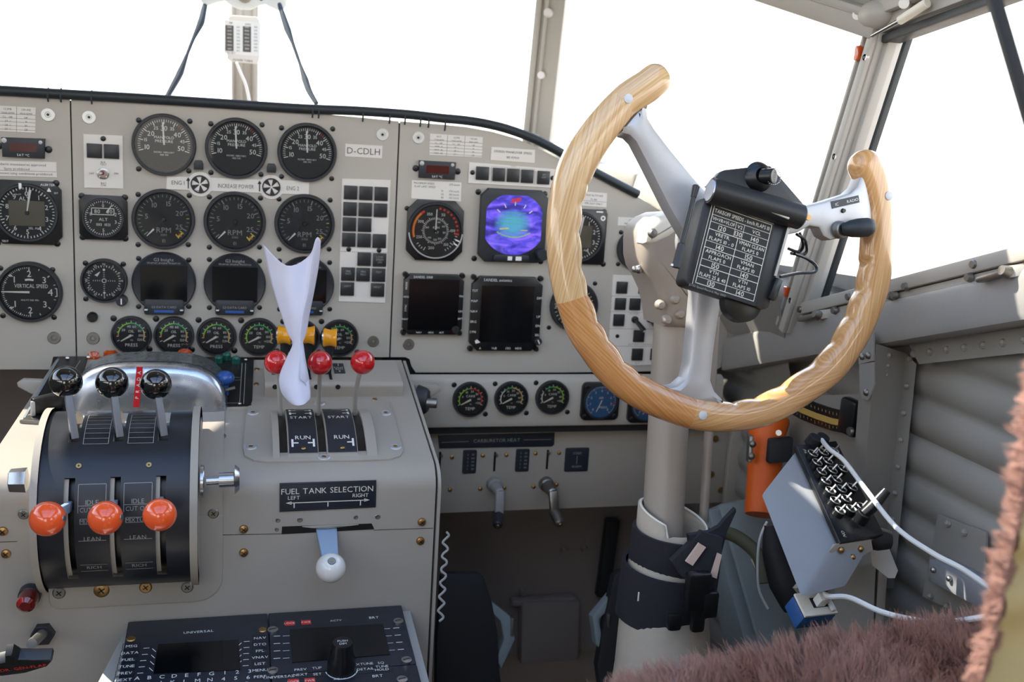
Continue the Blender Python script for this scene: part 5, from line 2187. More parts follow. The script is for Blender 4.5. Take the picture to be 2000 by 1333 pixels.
def arch_strip(b, x0, x1, f0, f1, dz=0, n=14, skirt=True):
    vs = []
    for i in range(n + 1):
        y_, z_ = arch(f0 + (f1 - f0) * i / n)
        vs += [(x0, y_, z_ + dz), (x1, y_, z_ + dz)]
    b.add(vs, [(2 * i, 2 * i + 1, 2 * i + 3, 2 * i + 2) for i in range(n)])
    if skirt:
        for X in (x0, x1):
            vs = []
            for i in range(n + 1):
                y_, z_ = arch(f0 + (f1 - f0) * i / n)
                vs += [(X, y_, z_ + dz), (X, y_, 0)]
            b.add(vs, [(2 * i, 2 * i + 1, 2 * i + 3, 2 * i + 2) for i in range(n)])


mx = lambda x, y=850: lp(TOP, x, y, .014).x
e = [mx(532), mx(545), mx(561), mx(620), mx(636), mx(696), mx(713), mx(733)]
b = B('pedestal_paint')
b.T = TOP
for i in (0, 2, 4, 6):
    arch_strip(b, e[i], e[i + 1], 0, 1)
b.T = None
b.obj('guide', T, ang=50)
b = B('satin')
b.T = TOP
for i in (1, 3, 5):
    arch_strip(b, e[i], e[i + 1], .03, .97, -.005, skirt=False)
b.T = None
b.obj('slots', T, ang=50)
for xa, xb in ((e[2] + .0015, e[3] - .001), (e[4] + .0015, e[5] - .001)):
    b = B('placard_dark')
    b.T = TOP
    arch_strip(b, xa, xb, .04, .98, .0012)
    o = len(b.v)
    b.m('white')
    xc = (xa + xb) / 2
    y_ = lambda f: ay0 + L_ * f
    b.T = None
    b.text('RUN', xc, y_(.235), .0062, 0).text('START', xc, y_(.62), .0066, 0, sx=.86).text('LOCK', xc, y_(.90), .003, 0)
    for s_, X in ((1, xa + .004), (-1, xb - .004)):
        if X < xa + .005 and xa > e[3]:
            continue
        for f, q in ((.16, .010), (.74, .008), (.86, .006)):
            b.rect(X - .0012, y_(f) - q * .6, X + .0012, y_(f) + q * .6)
            b.rect(min(X, X + s_ * .007), y_(f) - .0009, max(X, X + s_ * .007), y_(f) + .0009)
    for i in range(o, len(b.v)):
        p = b.v[i]
        f = (p.y - ay0) / L_
        b.v[i] = TOP @ V((p.x, p.y, arch(f)[1] + .0016))
    b.obj('placard', T, ang=50)
    b = B('brass')
    yy, zz = arch(.09)
    p = TOP @ V((xc, yy, zz + .001))
    b.sphere(p, .003, 12, (1, 1, .7))
    b.obj('screw', T)
for x, y in ((494, 806), (490, 873), (633, 893), (753, 807), (772, 873), (624, 788)):
    b = B('cast_alu')
    p = TOP @ V((*lp(TOP, x, y, .003)[:2], .003))
    b.T = TOP @ M.Translation((*lp(TOP, x, y, .003)[:2], .003))
    b.lathe([(.0075, 0), (.0062, .0012), (.003, .0012), (.0025, .0006), (1e-5, .0006)], 18)
    b.m('brass').disc(.003, .0009, 10)
    b.T = None
    b.obj('screw', T)
for x, y in ((502, 722), (501, 751), (732, 781), (427, 853)):
    b = B('brass' if x != 427 else 'dull_steel')
    p = TOP @ V((*lp(TOP, x, y)[:2], 0))
    b.T = TOP @ M.Translation(lp(TOP, x, y))
    rr = .003 if x != 427 else .008
    b.lathe([(rr * 1.2, 0), (rr, .0012), (1e-5, .0014)], 14)
    b.T = None
    b.obj('screw', PED)
for lab, x, y, rp, foot_px, f, t_ in (('red ball cut-off lever left of the white paper', 540, 708, 23.5, (553, 802), .9, 1.235), ('middle red ball cut-off lever just right of the white paper', 625, 709, 24, (628, 802), .9, 1.235), ('rightmost red ball cut-off lever', 708.5, 708, 24, (698, 802), .9, 1.235)):
    T = thing('cutoff_lever', lab, 'lever', None, 'cut-off levers')
    c = at(x, y, t_)
    k = {540: 1, 625: 3, 708.5: 5}[x]
    yy, zz = arch(.86)
    ft = TOP @ V(((e[k] + e[k + 1]) / 2, yy, zz - .010))
    b = B('frame_paint')
    mid = (c + ft) / 2 + V((-.003 if x > 640 else .001, 0, 0))
    b.tube([ft, mid, c], [.0032, .0028, .0025], 12, 6)
    b.obj('rod', T)
    b = B('ball_red')
    b.sphere(c, rp * t_ / 2000, 40)
    b.obj('ball', T)

# ---------------------------------------------------------------- twisted white paper between the levers
T = thing('folded_paper', 'twisted white sheet of paper wedged upright between the yellow and red levers', 'paper')
# left edge, fold ridge and right edge down the sheet (px, py, depth)
rows = [((513, 476, 1.265), (560, 519, 1.215), (604, 500, 1.215), (618, 465, 1.20), (626, 470, 1.235)),
        ((520, 510, 1.26), (562, 535, 1.215), (600, 535, 1.21), (611, 510, 1.20), (623, 512, 1.235)),
        ((532, 560, 1.25), (563, 570, 1.212), (594, 575, 1.205), (603, 570, 1.20), (614, 565, 1.23)),
        ((548, 610, 1.235), (568, 612, 1.21), (587, 615, 1.20), (593, 614, 1.198), (605, 610, 1.22)),
        ((562, 650, 1.225), (572, 650, 1.21), (583, 650, 1.20), (588, 650, 1.196), (598, 650, 1.21)),
        ((572, 672, 1.215), (577, 672, 1.205), (583, 672, 1.198), (586, 672, 1.195), (591, 672, 1.20)),
        ((560, 700, 1.215), (571, 700, 1.20), (580, 700, 1.192), (586, 700, 1.188), (594, 700, 1.195)),
        ((547, 732, 1.21), (562, 735, 1.19), (576, 738, 1.18), (586, 740, 1.178), (602, 735, 1.188)),
        ((546, 752, 1.205), (560, 758, 1.182), (576, 762, 1.172), (589, 764, 1.170), (604, 752, 1.182)),
        ((553, 772, 1.20), (565, 780, 1.176), (580, 783, 1.166), (594, 781, 1.166), (606, 770, 1.178)),
        ((566, 786, 1.195), (573, 791, 1.172), (583, 793, 1.163), (595, 790, 1.163), (605, 780, 1.176))]
grid = [[at(*p) for p in r_] for r_ in rows]
fine = []
for r_ in grid:
    fine.append(spline([V(p) for p in r_], [0] * 5, 5)[0])
cols = list(zip(*fine))
cols = [spline(list(c), [0] * len(c), 4)[0] for c in cols]
nr, nc = len(cols[0]), len(cols)
b = B('paper')
vs = [cols[j][i] for i in range(nr) for j in range(nc)]
b.add(vs, [(i * nc + j, i * nc + j + 1, (i + 1) * nc + j + 1, (i + 1) * nc + j) for i in range(nr - 1) for j in range(nc - 1)])
# overlapping flap on the right of the lower curl
fl = [(at(585, 672, 1.192), at(592, 672, 1.198)), (at(586, 700, 1.185), at(596, 700, 1.194)), (at(586, 741, 1.172), at(603, 738, 1.186)), (at(595, 748, 1.176), at(606, 757, 1.186)), (at(603, 770, 1.178), at(607, 775, 1.182))]
b.add([p for r_ in fl for p in r_], [(2 * i, 2 * i + 1, 2 * i + 3, 2 * i + 2) for i in range(len(fl) - 1)])
o = b.obj('sheet', T, ang=60)
md = o.modifiers.new('thickness', 'SOLIDIFY')
md.thickness = .0005

# ---------------------------------------------------------------- lower front: lamp, pull handle, avionics shelf
T = thing('warning_lamp', 'dark red round lamp low on the left of the pedestal front', 'lamp')
p = onY(60, 1158, -.322)
b = B('bezel')
b.cyl(p, p + V((.000, -.010, -.001)), .0115, .0115, 22, .001)
b.obj('base', T)
b = B('lens_red')
b.cyl(p + V((0, -.010, -.001)), p + V((-.001, -.028, -.003)), .0105, .0095, 24, .004)
b.obj('lens', T)
T = thing('pull_handle', 'black T-shaped pull handle with red lettering at the bottom left', 'handle')
p = onY(85, 1237, -.321)
b = B('bezel')
b.cyl(p + V((0, .001, 0)), p + V((0, -.008, 0)), .0125, .0125, 6, .001)
b.obj('nut', T)
e_ = at(58, 1268, 1.03)
b = B('dull_steel')
b.cyl(p, e_ + V((0, .01, 0)), .0052, None, 16)
b.obj('shaft', T)
b = B('satin')
ha_, hb_ = at(-30, 1302, 1.0), at(104, 1285, 1.01)
F_ = frame((ha_ + hb_) / 2, hb_ - ha_, (0, -.6, 1))
hl = (hb_ - ha_).length / 2
b.T = F_
b.prism([(-hl, -.006), (-hl * .6, -.014), (.1 * hl, -.014), (hl * .8, -.007), (hl, .001), (hl, .006), (.5 * hl, .009), (.12 * hl, .013), (0, .022), (-.2 * hl, .022), (-.3 * hl, .011), (-hl, .006)], -.007, .006, .003)
b.T = None
b.obj('grip', T)
b = B('red')
b.T = F_
b.text('HYDR. GEN-FLAP', 0, -.0015, .0045, .0064, wmax=hl * 1.7)
b.T = None
b.obj('lettering', T)

SH = thing('avionics_tray', 'sloping grey tray holding the two black keypads at the bottom of the pedestal', 'tray')
b = B('cast_alu')
sp = lambda x, y, h=0: lp(SHELF, x, y, h)
b = B('frame_paint')
b.T = SHELF
l0, l1, r0_, r1_ = sp(246, 1233), sp(193, 1333), sp(802, 1198), sp(838, 1333)
kl, kr = (l1.x - l0.x) / (l1.y - l0.y), (r1_.x - r0_.x) / (r1_.y - r0_.y)
pts = [(l0.x, .002), (r0_.x, .002), (r0_.x - .25 * kr, -.25), (l0.x - .25 * kl, -.25)]
b.prism(pts, -.06, .004, .003)
b.T = None
b.obj('tray', SH)


def avionics(name, lab, x0, x1, y0, y1):
    """SHELF coordinates"""
    T = thing(name, lab, 'keypad', SHELF @ M.Translation(((x0 + x1) / 2, (y0 + y1) / 2, .004)))
    w2, h2 = (x1 - x0) / 2, (y1 - y0) / 2
    b = B('placard_dark')
    b.prism(rrect(-w2, -h2, w2, h2, .002), 0, .010, .001)
    b.obj('case', T)
    return T, w2, h2, lambda x, y: T.matrix_world.inverted() @ (SHELF @ V((*lp(SHELF, x, y, .014)[:2], .014)))


xa, xm, xb = sp(247, 1234, .014).x, sp(524, 1217, .014).x, sp(789, 1202, .014).x
T, w2, h2, L = avionics('flight_computer', 'black flight computer keypad with letter keys and dark screen, left in the tray', xa, xm - .0006, -.150, -.002)
z = .0102
b = B('screen')
q0, q1 = L(309, 1260), L(466, 1251)
q2, q3 = L(470, 1310), L(300, 1318)
b.prism([(q3.x, q3.y), (q2.x, q2.y), (q1.x, q1.y), (q0.x, q0.y)], z - .0002, z + .0006)
b.obj('screen', T)
b = B('white')
q = L(388, 1235)
b.text('UNIVERSAL', q.x, q.y, .0042, z, rot=.02)
for i, t_ in enumerate(('MSG', 'DATA', 'FUEL', 'TUNE', 'PREV', 'NEXT')):
    q = L(257 - i * 3.2, 1263 + i * 13.2)
    b.text(t_, q.x, q.y, .0042, z)
for i, t_ in enumerate(('NAV', 'DTO', 'FPL', 'VNAV', 'LIST', 'MENU', 'PERF')):
    q = L(508, 1247 + i * 12.6)
    b.text(t_, q.x, q.y, .0042, z)
for i in range(5):
    q = L(286 - i * 3, 1267 + i * 12.2)
    b.line(q.x - .003, q.y, q.x + .003, q.y, .0009, z)
    q = L(482 - i * .5, 1254 + i * 11.8)
    b.line(q.x - .003, q.y, q.x + .003, q.y, .0009, z)
    if i < 4:
        q = L(301 - i * 2, 1271 + i * 12.5)
        b.line(q.x - .002, q.y + .003, q.x + .002, q.y - .003, .0008, z)
        q = L(468, 1260 + i * 11.8)
        b.line(q.x - .002, q.y - .003, q.x + .002, q.y + .003, .0008, z)
for rw, (ln, yy) in enumerate((('ABCDEFG123', 1326), ('HIJKLMN456', 1338), ('OPQRSTU789', 1350), ('VWXYZ-+*0=', 1362))):
    for i, ch in enumerate(ln):
        x_ = 268 + i * 24.2 - (12 if i < 7 else 14) * 0 - rw * 3 + (0 if i < 7 else 2)
        q = L(x_, yy - i * 1.55)
        b.text(ch, q.x, q.y, .0056, z)
b.obj('lettering', T)
for x, y in ((256, 1249), (513, 1231)):
    q = L(x, y)
    B('brass').lathe([(.005, z), (.004, z + .001), (1e-5, z + .001)], 14, c=(q.x, q.y)).obj('screw', T)
b = B('satin')
for i in range(7):
    q = L(508, 1247 + i * 12.6)
    b.border(q.x - .008, q.y - .0045, q.x + .008, q.y + .0045, .0006, z)
for i in range(6):
    q = L(257 - i * 3.2, 1263 + i * 13.2)
    b.border(q.x - .009, q.y - .005, q.x + .009, q.y + .005, .0006, z)
b.obj('key_outlines', T)


def radio(lab, ytop, ybot, dy):
    T, w2, h2, L0 = avionics('radio_control', lab, xm + .0006, xb, ybot, ytop)
    L = lambda x, y: L0(x + dy * .065, y + dy)
    b = B('screen')
    b.prism([tuple(L(*p)[:2]) for p in ((571, 1296), (762, 1280), (748, 1220), (566, 1231))], z - .0002, z + .0006)
    b.obj('screen', T)
    b = B('red')
    for x, y in ((566, 1218.5), (598, 1216.5)):
        q = L(x, y)
        b.rect(q.x - .0055, q.y - .0045, q.x + .0055, q.y + .0045, z)
    b.m('white')
    for x, y, t_ in ((566, 1218.5, 'LOCK'), (598, 1216.5, 'PWR')):
        q = L(x, y)
        b.text(t_, q.x, q.y, .0032, z + .0002)
    q = L(656, 1213)
    b.text('ACTV', q.x, q.y, .0032, z)
    q = L(732, 1207)
    b.text('BRT', q.x - .001, q.y, .0042, z)
    for i in range(4):
        q = L(541, 1243.5 + i * 14.5)
        b.line(q.x - .0035, q.y, q.x + .0035, q.y, .001, z)
        q = L(559, 1243 + i * 14.5)
        b.line(q.x - .0035, q.y, q.x + .0035, q.y, .0007, z)
        q = L(774 + i * 3, 1227.5 + i * 14)
        b.line(q.x - .0035, q.y, q.x + .0035, q.y, .001, z)
        q = L(756 + i * 3, 1229 + i * 14)
        b.line(q.x - .0035, q.y, q.x + .0035, q.y, .0007, z)
    q = L(545, 1323)
    b.text('UNIVERSAL', q.x, q.y, .0042, z)
    for t_, x, y in (('PREV', 587, 1309), ('NEXT', 587, 1319), ('TUP', 619, 1306), ('SET', 620, 1318), ('XTUNE', 712, 1298), ('DETAIL', 714, 1308), ('SQ', 744, 1296), ('TUNE', 746, 1303), ('HOLD', 746, 1309)):
        q = L(x, y)
        b.text(t_, q.x, q.y, .0038, z + .0002)
    b.obj('lettering', T)
    for x, y in ((533, 1233), (533, 1313), (778, 1216), (794, 1292)):
        q = L(x, y)
        b = B('steel')
        b.lathe([(.0062, z - .001), (.0058, z + .002), (.002, z + .0026), (1e-5, z + .0026)], 18, c=(q.x, q.y))
        b.m('satin').line(q.x - .004, q.y - .001, q.x + .004, q.y + .001, .001, z + .0028)
        b.obj('screw', T)
    b = B('bezel')
    for x, y in ((587, 1319), (619, 1317), (714, 1309), (746, 1306)):
        q = L(x, y)
        b.border(q.x - .011, q.y - .006, q.x + .011, q.y + .006, .0007, z)
    b.obj('key_outlines', T)
    q = L(667, 1308)
    b = B('satin')
    b.lathe([(.0155, z), (.0150, z + .012), (.0125, z + .018), (.0115, z + .030), (.0105, z + .034), (1e-5, z + .034)], 30, c=(q.x, q.y))
    b.m('white').text('PUSH', q.x, q.y + .002, .0032, z + .0343).text('DIM', q.x, q.y - .003, .0032, z + .0343)
    b.m('white').arc(.0165, .0178, 100, 260, z, 24, c=(q.x, q.y))
    b.obj('tuning_knob', T)


radio('black radio control unit with round tuning knob, upper right in the tray', -.002, -.117, 0)
radio('second black radio control unit cut by the bottom picture edge, right in the tray', -.234, -.349 + .1, 112) if False else radio('second black radio control unit cut by the bottom frame edge, right in the tray', -.1182, -.235, 114)
# corrugated lace hanging along the pedestal's right edge
b = B('rail_paint')
pts = []
for i in range(26):
    f = i / 25
    p = at(862 - 12 * f, 1040 + 175 * f, 1.2 - .02 * f)
    pts.append(p + V((.006 + .0035 * math.sin(i * 1.65), 0, 0)))
b.tube(pts, .0015, 6, 3)
tag(b.obj('wavy_cord'), 'thin wavy grey cord hanging along the right edge of the pedestal', 'cord')

# ================================================================ CONTROL WHEEL AND COLUMN
WH = thing('control_yoke', 'open-topped wooden control wheel with grey metal spokes', 'control wheel', WHEEL)
wl = lambda x, y: lp(WHEEL, x, y)
RIM = [(1279, 156, 31), (1262, 170, 32), (1240, 184, 32), (1212, 205, 31), (1172, 253, 34), (1140, 300, 35), (1119, 345, 35), (1106, 396, 33), (1101, 454, 33), (1106, 526, 33), (1119, 583, 33), (1139, 638, 34), (1163, 678, 33),
       (1196, 723, 32), (1236, 758, 32), (1293, 787, 32), (1364, 810, 32), (1437, 813, 30), (1498, 799, 32), (1556, 767, 32), (1619, 719, 33), (1659, 664, 33), (1687, 606, 33), (1705, 551, 34), (1711, 480, 32),
       (1712, 420, 31), (1708, 385, 32), (1700, 350, 33), (1688, 323, 33)]
P_, H_ = [], []
for x, y, h in RIM:
    q = wl(x, y)
    P_.append(V((q.x, q.y, 0)))
    H_.append(h * 1.05 / 2000 * .99)
P_, H_ = spline(P_, H_, 8)
hubc = wl(1405, 470)


def rim_piece(i0, i1, mname, cap0=False, cap1=False):
    b = B(mname)
    NS = 26
    rings, uvs = [], []
    idx = list(range(i0, i1 + 1))
    tot = sum((P_[i + 1] - P_[i]).length for i in range(len(P_) - 1))
    s = sum((P_[i + 1] - P_[i]).length for i in range(i0))
    ch = (P_[i1] - P_[i0]).normalized()
    nrm = V((-ch.y, ch.x, 0))
    vs = []

    def ring(p, t, hw, dn, sc, s_):
        n = V((-t.y, t.x, 0))
        if n.dot(hubc - p) < 0:
            n = -n
        ring_ = []
        for k in range(NS):
            a = 2 * math.pi * k / NS
            c_ = math.cos(a)
            si = math.sin(a)
            cc = abs(c_) ** .82 * (1 if c_ > 0 else -1)
            ss = abs(si) ** .82 * (1 if si > 0 else -1)
            off = hw * cc * (1 - sc * max(0, c_))
            v = p + n * off + V((0, 0, dn * ss))
            ring_.append(v)
            uvs.append((v.dot(ch), v.dot(nrm) + .35 * v.z))
        vs.extend(ring_)
    nr_ = 0
    s_ = s
    if cap0:
        t = (P_[i0 + 1] - P_[i0]).normalized()
        for k in range(6):
            a = math.pi / 2 * k / 6
            ring(P_[i0] - t * H_[i0] * .95 * math.cos(a), t, max(1e-4, H_[i0] * math.sin(a)), max(1e-4, .0150 * math.sin(a)), 0, s_)
            nr_ += 1
    for i in idx:
        t = (P_[min(i + 1, len(P_) - 1)] - P_[max(i - 1, 0)]).normalized()
        # finger grips on the inner side
        f = i / (len(P_) - 1)
        sc = 0
        for a0, a1, nb in ((.215, .50, 8.0), (.60, .84, 7.0)):
            if a0 < f < a1:
                sc = .20 * (1 - abs(math.sin(math.pi * (f - a0) / (a1 - a0) * nb)) ** .8)
        ring(P_[i], t, H_[i], .0155, sc, s_)
        nr_ += 1
        if i < len(P_) - 1:
            s_ += (P_[i + 1] - P_[i]).length
    if cap1:
        t = (P_[i1] - P_[i1 - 1]).normalized()
        for k in range(1, 7):
            a = math.pi / 2 * k / 6
            ring(P_[i1] + t * H_[i1] * .95 * math.sin(a), t, max(1e-4, H_[i1] * math.cos(a)), max(1e-4, .0155 * math.cos(a)), 0, s_)
            nr_ += 1
    b.add(vs, [(r_ * NS + k, r_ * NS + (k + 1) % NS, (r_ + 1) * NS + (k + 1) % NS, (r_ + 1) * NS + k) for r_ in range(nr_ - 1) for k in range(NS)] + [tuple(range(NS))[::-1], tuple((nr_ - 1) * NS + k for k in range(NS))])
    o = b.obj('rim_segment', WH, ang=60)
    uv = o.data.uv_layers.new(name='UVMap')
    for lpz in o.data.loops:
        uv.data[lpz.index].uv = uvs[lpz.vertex_index]
    return o


cuts = [0, 24, 78, 130, 160, 192, len(P_) - 1]
wm = ['wood_light', 'wood_light', 'wood_warm', 'wood_mid', 'wood_mid', 'wood_mid']
cuts = [0, 24, 80, 126, 160, len(P_) - 1]
for k in range(len(cuts) - 1):
    rim_piece(cuts[k], cuts[k + 1], wm[k], k == 0, k == len(cuts) - 2)
for x, y in ((1216, 198), (1360, 808), (1719, 385)):
    q = wl(x, y)
    b = B('wood_dot')
    b.lathe([(.0046, .012), (.0046, .0162), (.0040, .0166), (1e-5, .0166)], 20, c=(q.x, q.y))
    b.obj('plug', WH)


def spoke(px, z0, z1, bev, name='spoke'):
    b = B('cast_alu')
    b.prism([tuple(wl(*p)[:2]) for p in px], z0, z1, bev, 2)
    return b.obj(name, WH, ang=35)


spoke([(1198, 268), (1212, 265), (1224, 268), (1236, 280), (1262, 330), (1300, 405), (1345, 482), (1420, 540), (1450, 470), (1400, 400), (1350, 345), (1305, 290), (1276, 252), (1264, 232), (1262, 215), (1266, 200), (1240, 218)], -.012, .008, .007)
spoke([(1344, 520), (1354, 574), (1348, 640), (1341, 710), (1334, 738), (1318, 752), (1296, 757), (1345, 792), (1412, 790), (1408, 780), (1393, 765), (1385, 742), (1390, 690), (1400, 620), (1410, 560), (1420, 500)], -.012, .008, .006)
spoke([(1440, 480), (1550, 455), (1572, 443), (1590, 446), (1598, 462), (1612, 470), (1640, 464), (1690, 458), (1700, 440), (1696, 386), (1690, 370), (1682, 346), (1675, 340), (1670, 350), (1664, 366), (1650, 379), (1600, 395), (1560, 404), (1440, 420)], -.008, .010, .003)
b = B('cast_alu')
b.lathe([(.036, -.03), (.036, .006), (.030, .012), (1e-5, .012)], 36, c=(hubc.x, hubc.y))
b.obj('hub', WH)
# switch label and rocker on the right spoke
b = B('placard_dark')
F_ = frame(WHEEL @ V((*wl(1640, 396)[:2], .0102)), WHEEL @ V((*wl(1668, 390)[:2], 0)) - WHEEL @ V((*wl(1611, 403)[:2], 0)), WHEEL.col[1].to_3d())
b.T = WHEEL.inverted() @ F_
b.prism([(-.0165, -.0038), (.0165, -.0038), (.0165, .0038), (-.0165, .0038)], 0, .0006)
b.m('white').text('IC', -.0105, -.0004, .0030, .0008).text('RADIO', .0085, -.0002, .0030, .0008)
b.T = None
b.obj('switch_label', WH)
b = B('satin')
q = wl(1636, 413)
b.cyl((q.x, q.y, .010), (q.x, q.y, .0125), .0026, .002, 12)
b.obj('screw', WH)
q = wl(1568, 426)
b = B('brass')
b.cyl((q.x, q.y, .010), (q.x, q.y, .0115), .003, None, 12)
b.obj('screw', WH)
q = wl(1627, 450)
b = B('dull_steel')
b.cyl((q.x, q.y, .010), (q.x + .002, q.y, .016), .0095, .009, 20, .001)
b.obj('switch_collar', WH)
b = B('rubber')
p0 = V((q.x, q.y, .016))
p1 = p0 + V((.031, .003, .007))
b.tube([p0, p0 + V((.008, .001, .004)), p0 + V((.016, .002, .006)), p1 - V((.005, 0, 0)), p1], [.0055, .009, .0100, .0100, .0075], 14, 4)
b.obj('rocker', WH)

# checklist holder clipped on the hub
hn = V((0, -1, .25)).normalized()
h0 = at(1440, 500, .985)
ha, hb = onpl(1395.6, 401, h0, hn), onpl(1508, 440, h0, hn)
hc = onpl(1358, 556, h0, hn)
HOLD = frame(h0, hb - ha, ha - hc)
hp = lambda x, y, h=0: lp(HOLD, x, y, h)
CH = thing('checklist_holder', 'black metal placard holder with takeoff speeds fixed on the wheel hub', 'holder', HOLD)
b = B('black')
q = [hp(*p) for p in ((1385, 382), (1548, 438), (1497, 602), (1330, 556))]
cxs = [v.x for v in q]
cys = [v.y for v in q]
xl, xr = (q[0].x + q[3].x) / 2, (q[1].x + q[2].x) / 2
yt, yb = (q[0].y + q[1].y) / 2, (q[2].y + q[3].y) / 2
b.prism(rrect(xl, yb, xr, yt, .006), -.022, -.0008, .0015)
b.obj('case', CH)
# paper plate
b = B('dial')
pa, pb, pc_, pd = hp(1395.6, 401), hp(1508, 440), hp(1472.6, 585), hp(1358, 556)
x0, x1 = (pa.x + pd.x) / 2, (pb.x + pc_.x) / 2
y1, y0 = (pa.y + pb.y) / 2, (pc_.y + pd.y) / 2
b.rect(x0 - .003, y0 - .004, x1 + .003, y1 + .002, -.0005)
W_, Hh = x1 - x0, y1 - y0
b.m('cream')
X = lambda f: x0 + W_ * f
Y = lambda f: y1 - Hh * f
z = 0
b.border(x0, y0, x1, y1, .0006, z)
b.line(X(-.045), Y(-.02), X(-.045), Y(1.03), .0005, z).line(X(-.03), Y(-.02), X(1.03), Y(-.02), .0004, z)
b.text('TAKEOFF SPEEDS - km/h FLAPS 10', X(.5), Y(.058), .0036, z, wmax=W_ * .95)
ry = [.115, .20, .29, .385, .475, .565, .66, .735, .84, .92]
hl = lambda f, a, c, w__=.0004: b.line(X(a), Y(f), X(c), Y(f), w__, z)
hl(.115, 0, 1)
hl(.205, 0, 1)
hl(.30, 0, 1, .0006)
for f in (.465, .56, .71, .79, .925):
    pass
b.line(X(.42), Y(.115), X(.42), Y(.30), .0004, z).line(X(.56), Y(.115), X(.56), Y(.30), .0004, z).line(X(.5), Y(.30), X(.5), Y(1), .0006, z)
b.text('V1=VR=VLOF', X(.21), Y(.16), .0032, z, wmax=W_ * .38).text('V2', X(.49), Y(.16), .0032, z).text('VCL', X(.78), Y(.16), .0034, z)
b.text('120', X(.21), Y(.253), .0046, z).text('130', X(.49), Y(.253), .0046, z).text('140', X(.78), Y(.253), .0046, z)
secs = [(.30, .535), (.535, .77), (.77, 1.0)]
lt = [('VRETR.', 'FLAPS 10 - 0', '140'), ('APPROACH', 'FLAPS 0', '150'), ('VTH', 'FLAPS 25 & 40', '130')]
rt = [('VMAN CLEAN', 'FLAPS 0', '150'), ('VMAN', 'FLAPS 10', '140'), ('VTH', 'FLAPS 10', '140')]
for (a, c), l_, r_ in zip(secs, lt, rt):
    if c < 1:
        hl(c, 0, 1, .0006)
    h_ = c - a
    hl(a + h_ * .64, 0, 1)
    for xx, t_ in ((.25, l_), (.75, r_)):
        b.text(t_[0], X(xx), Y(a + h_ * .17), .0034, z, wmax=W_ * .44).text(t_[1], X(xx), Y(a + h_ * .46), .0034, z, wmax=W_ * .44).text(t_[2], X(xx), Y(a + h_ * .82), .0046, z)
b.m('grey_ink').text('JU-52 Speed Placard, May 2002', X(.22), Y(1.045), .0020, z)
b.obj('speed_card', CH)
# roller along the top
b = B('black')
ra, rb = hp(1387, 372, .004), hp(1566, 425, .004)
p, q = V((ra.x, ra.y, .004)), V((rb.x, rb.y, .004))
b.cyl(p, q, .0125, None, 26, .002)
b.obj('roller', CH)
b = B('alu')
d = (q - p).normalized()
b.cyl(p - d * .0008, p + d * .0015, .0105, .0118, 24)
b.obj('roller_end', CH)
b = B('black')
pl_ = [(1386, 362), (1410, 334), (1418, 331), (1500, 322), (1508, 324), (1572, 398), (1575, 410), (1566, 420)]
b.prism([tuple(hp(*v, .002)[:2]) for v in pl_], -.010, .0, .001)
b.obj('top_plate', CH)
q = hp(1495, 346, .006)
b = B('satin')
b.lathe([(.0150, .0), (.0120, .005), (.0075, .008)], 26, c=(q.x + -.004, q.y))
b.cyl((q.x - .002, q.y, .004), (q.x + .005, q.y + .0008, .014), .0078, .0078, 24, .001)
b.m('white')
for k in range(24):
    a = k * math.pi / 12
    b.box((q.x + .0046 + .0080 * math.cos(a), q.y + .0008 + .0080 * math.sin(a), .0128), (.0007, .0007, .0022))
b.m('white').text('0', q.x - .002, q.y - .0125, .0028, .0008)
b.obj('dimmer_knob', CH)
for pts in (((1358, 366), (1350, 400), (1318, 520)), ):
    b = B('satin')
    a_, c_ = hp(1360, 362, .002), hp(1322, 515, .002)
    a_.z = c_.z = .002
    b.cyl(c_, a_, .0024, .0024, 12)
    dd = (a_ - c_).normalized()
    b.cyl(a_ - dd * .012, a_, .0030, .0038, 12, .001)
    b.obj('clip_rod', CH)
    b = B('bezel')
    b.cyl(c_ - dd * .004, c_ + dd * .020, .0042, None, 8, .001)
    b.m('alu').cyl(c_ - dd * .004 + V((-.004, 0, 0)), c_ - dd * .002 + V((-.004, 0, 0)), .002, None, 10)
    b.obj('clip_socket', CH)
b = B('dull_steel')
a_, c_ = hp(1540, 440, .0), hp(1512, 540, .0)
b.bar(V((a_.x, a_.y, .001)), V((c_.x, c_.y, .001)), .0028, .0028, up=(0, 0, 1))
b.obj('clip_rail', CH)
b = B('satin')
a_, c_ = hp(1521, 545, .002), hp(1506, 586, .002)
b.bar(V((a_.x, a_.y, .002)), V((c_.x, c_.y, .002)), .0075, .006, up=(0, 0, 1), bev=.001)
b.obj('clip_socket', CH)
b = B('dull_steel')
a_ = hp(1510, 424, .0)
b.box((a_.x, a_.y, .0135), (.020, .0035, .002), .0006, M.Rotation(-.04, 3, 'Z'))
b.obj('catch', CH)
b = B('satin')
q = hp(1450, 598)
b.lathe([(.020, -.02), (.020, -.008), (.014, -.006), (1e-5, -.006)], 28, c=(q.x + .004, q.y + .006))
b.obj('lower_boss', CH)
# wires from the holder to the spoke
b = B('satin')
b.tube([at(1556, 458, 1.02), at(1572, 470, 1.035), at(1576, 490, 1.04), at(1566, 498, 1.04), at(1545, 495, 1.03)], .0016, 8, 6)
b.tube([at(1562, 455, 1.03), at(1569, 478, 1.035), at(1560, 492, 1.04), at(1540, 486, 1.03)], .0016, 8, 6)
b.tube([at(1552, 496, 1.03), at(1575, 505, 1.04), at(1594, 520, 1.04), at(1590, 532, 1.035), at(1560, 534, 1.02), at(1524, 541, .99)], .0016, 8, 6)
tag(b.obj('cable_loop'), 'thin black cable looping between placard holder and right wheel spoke', 'cable')

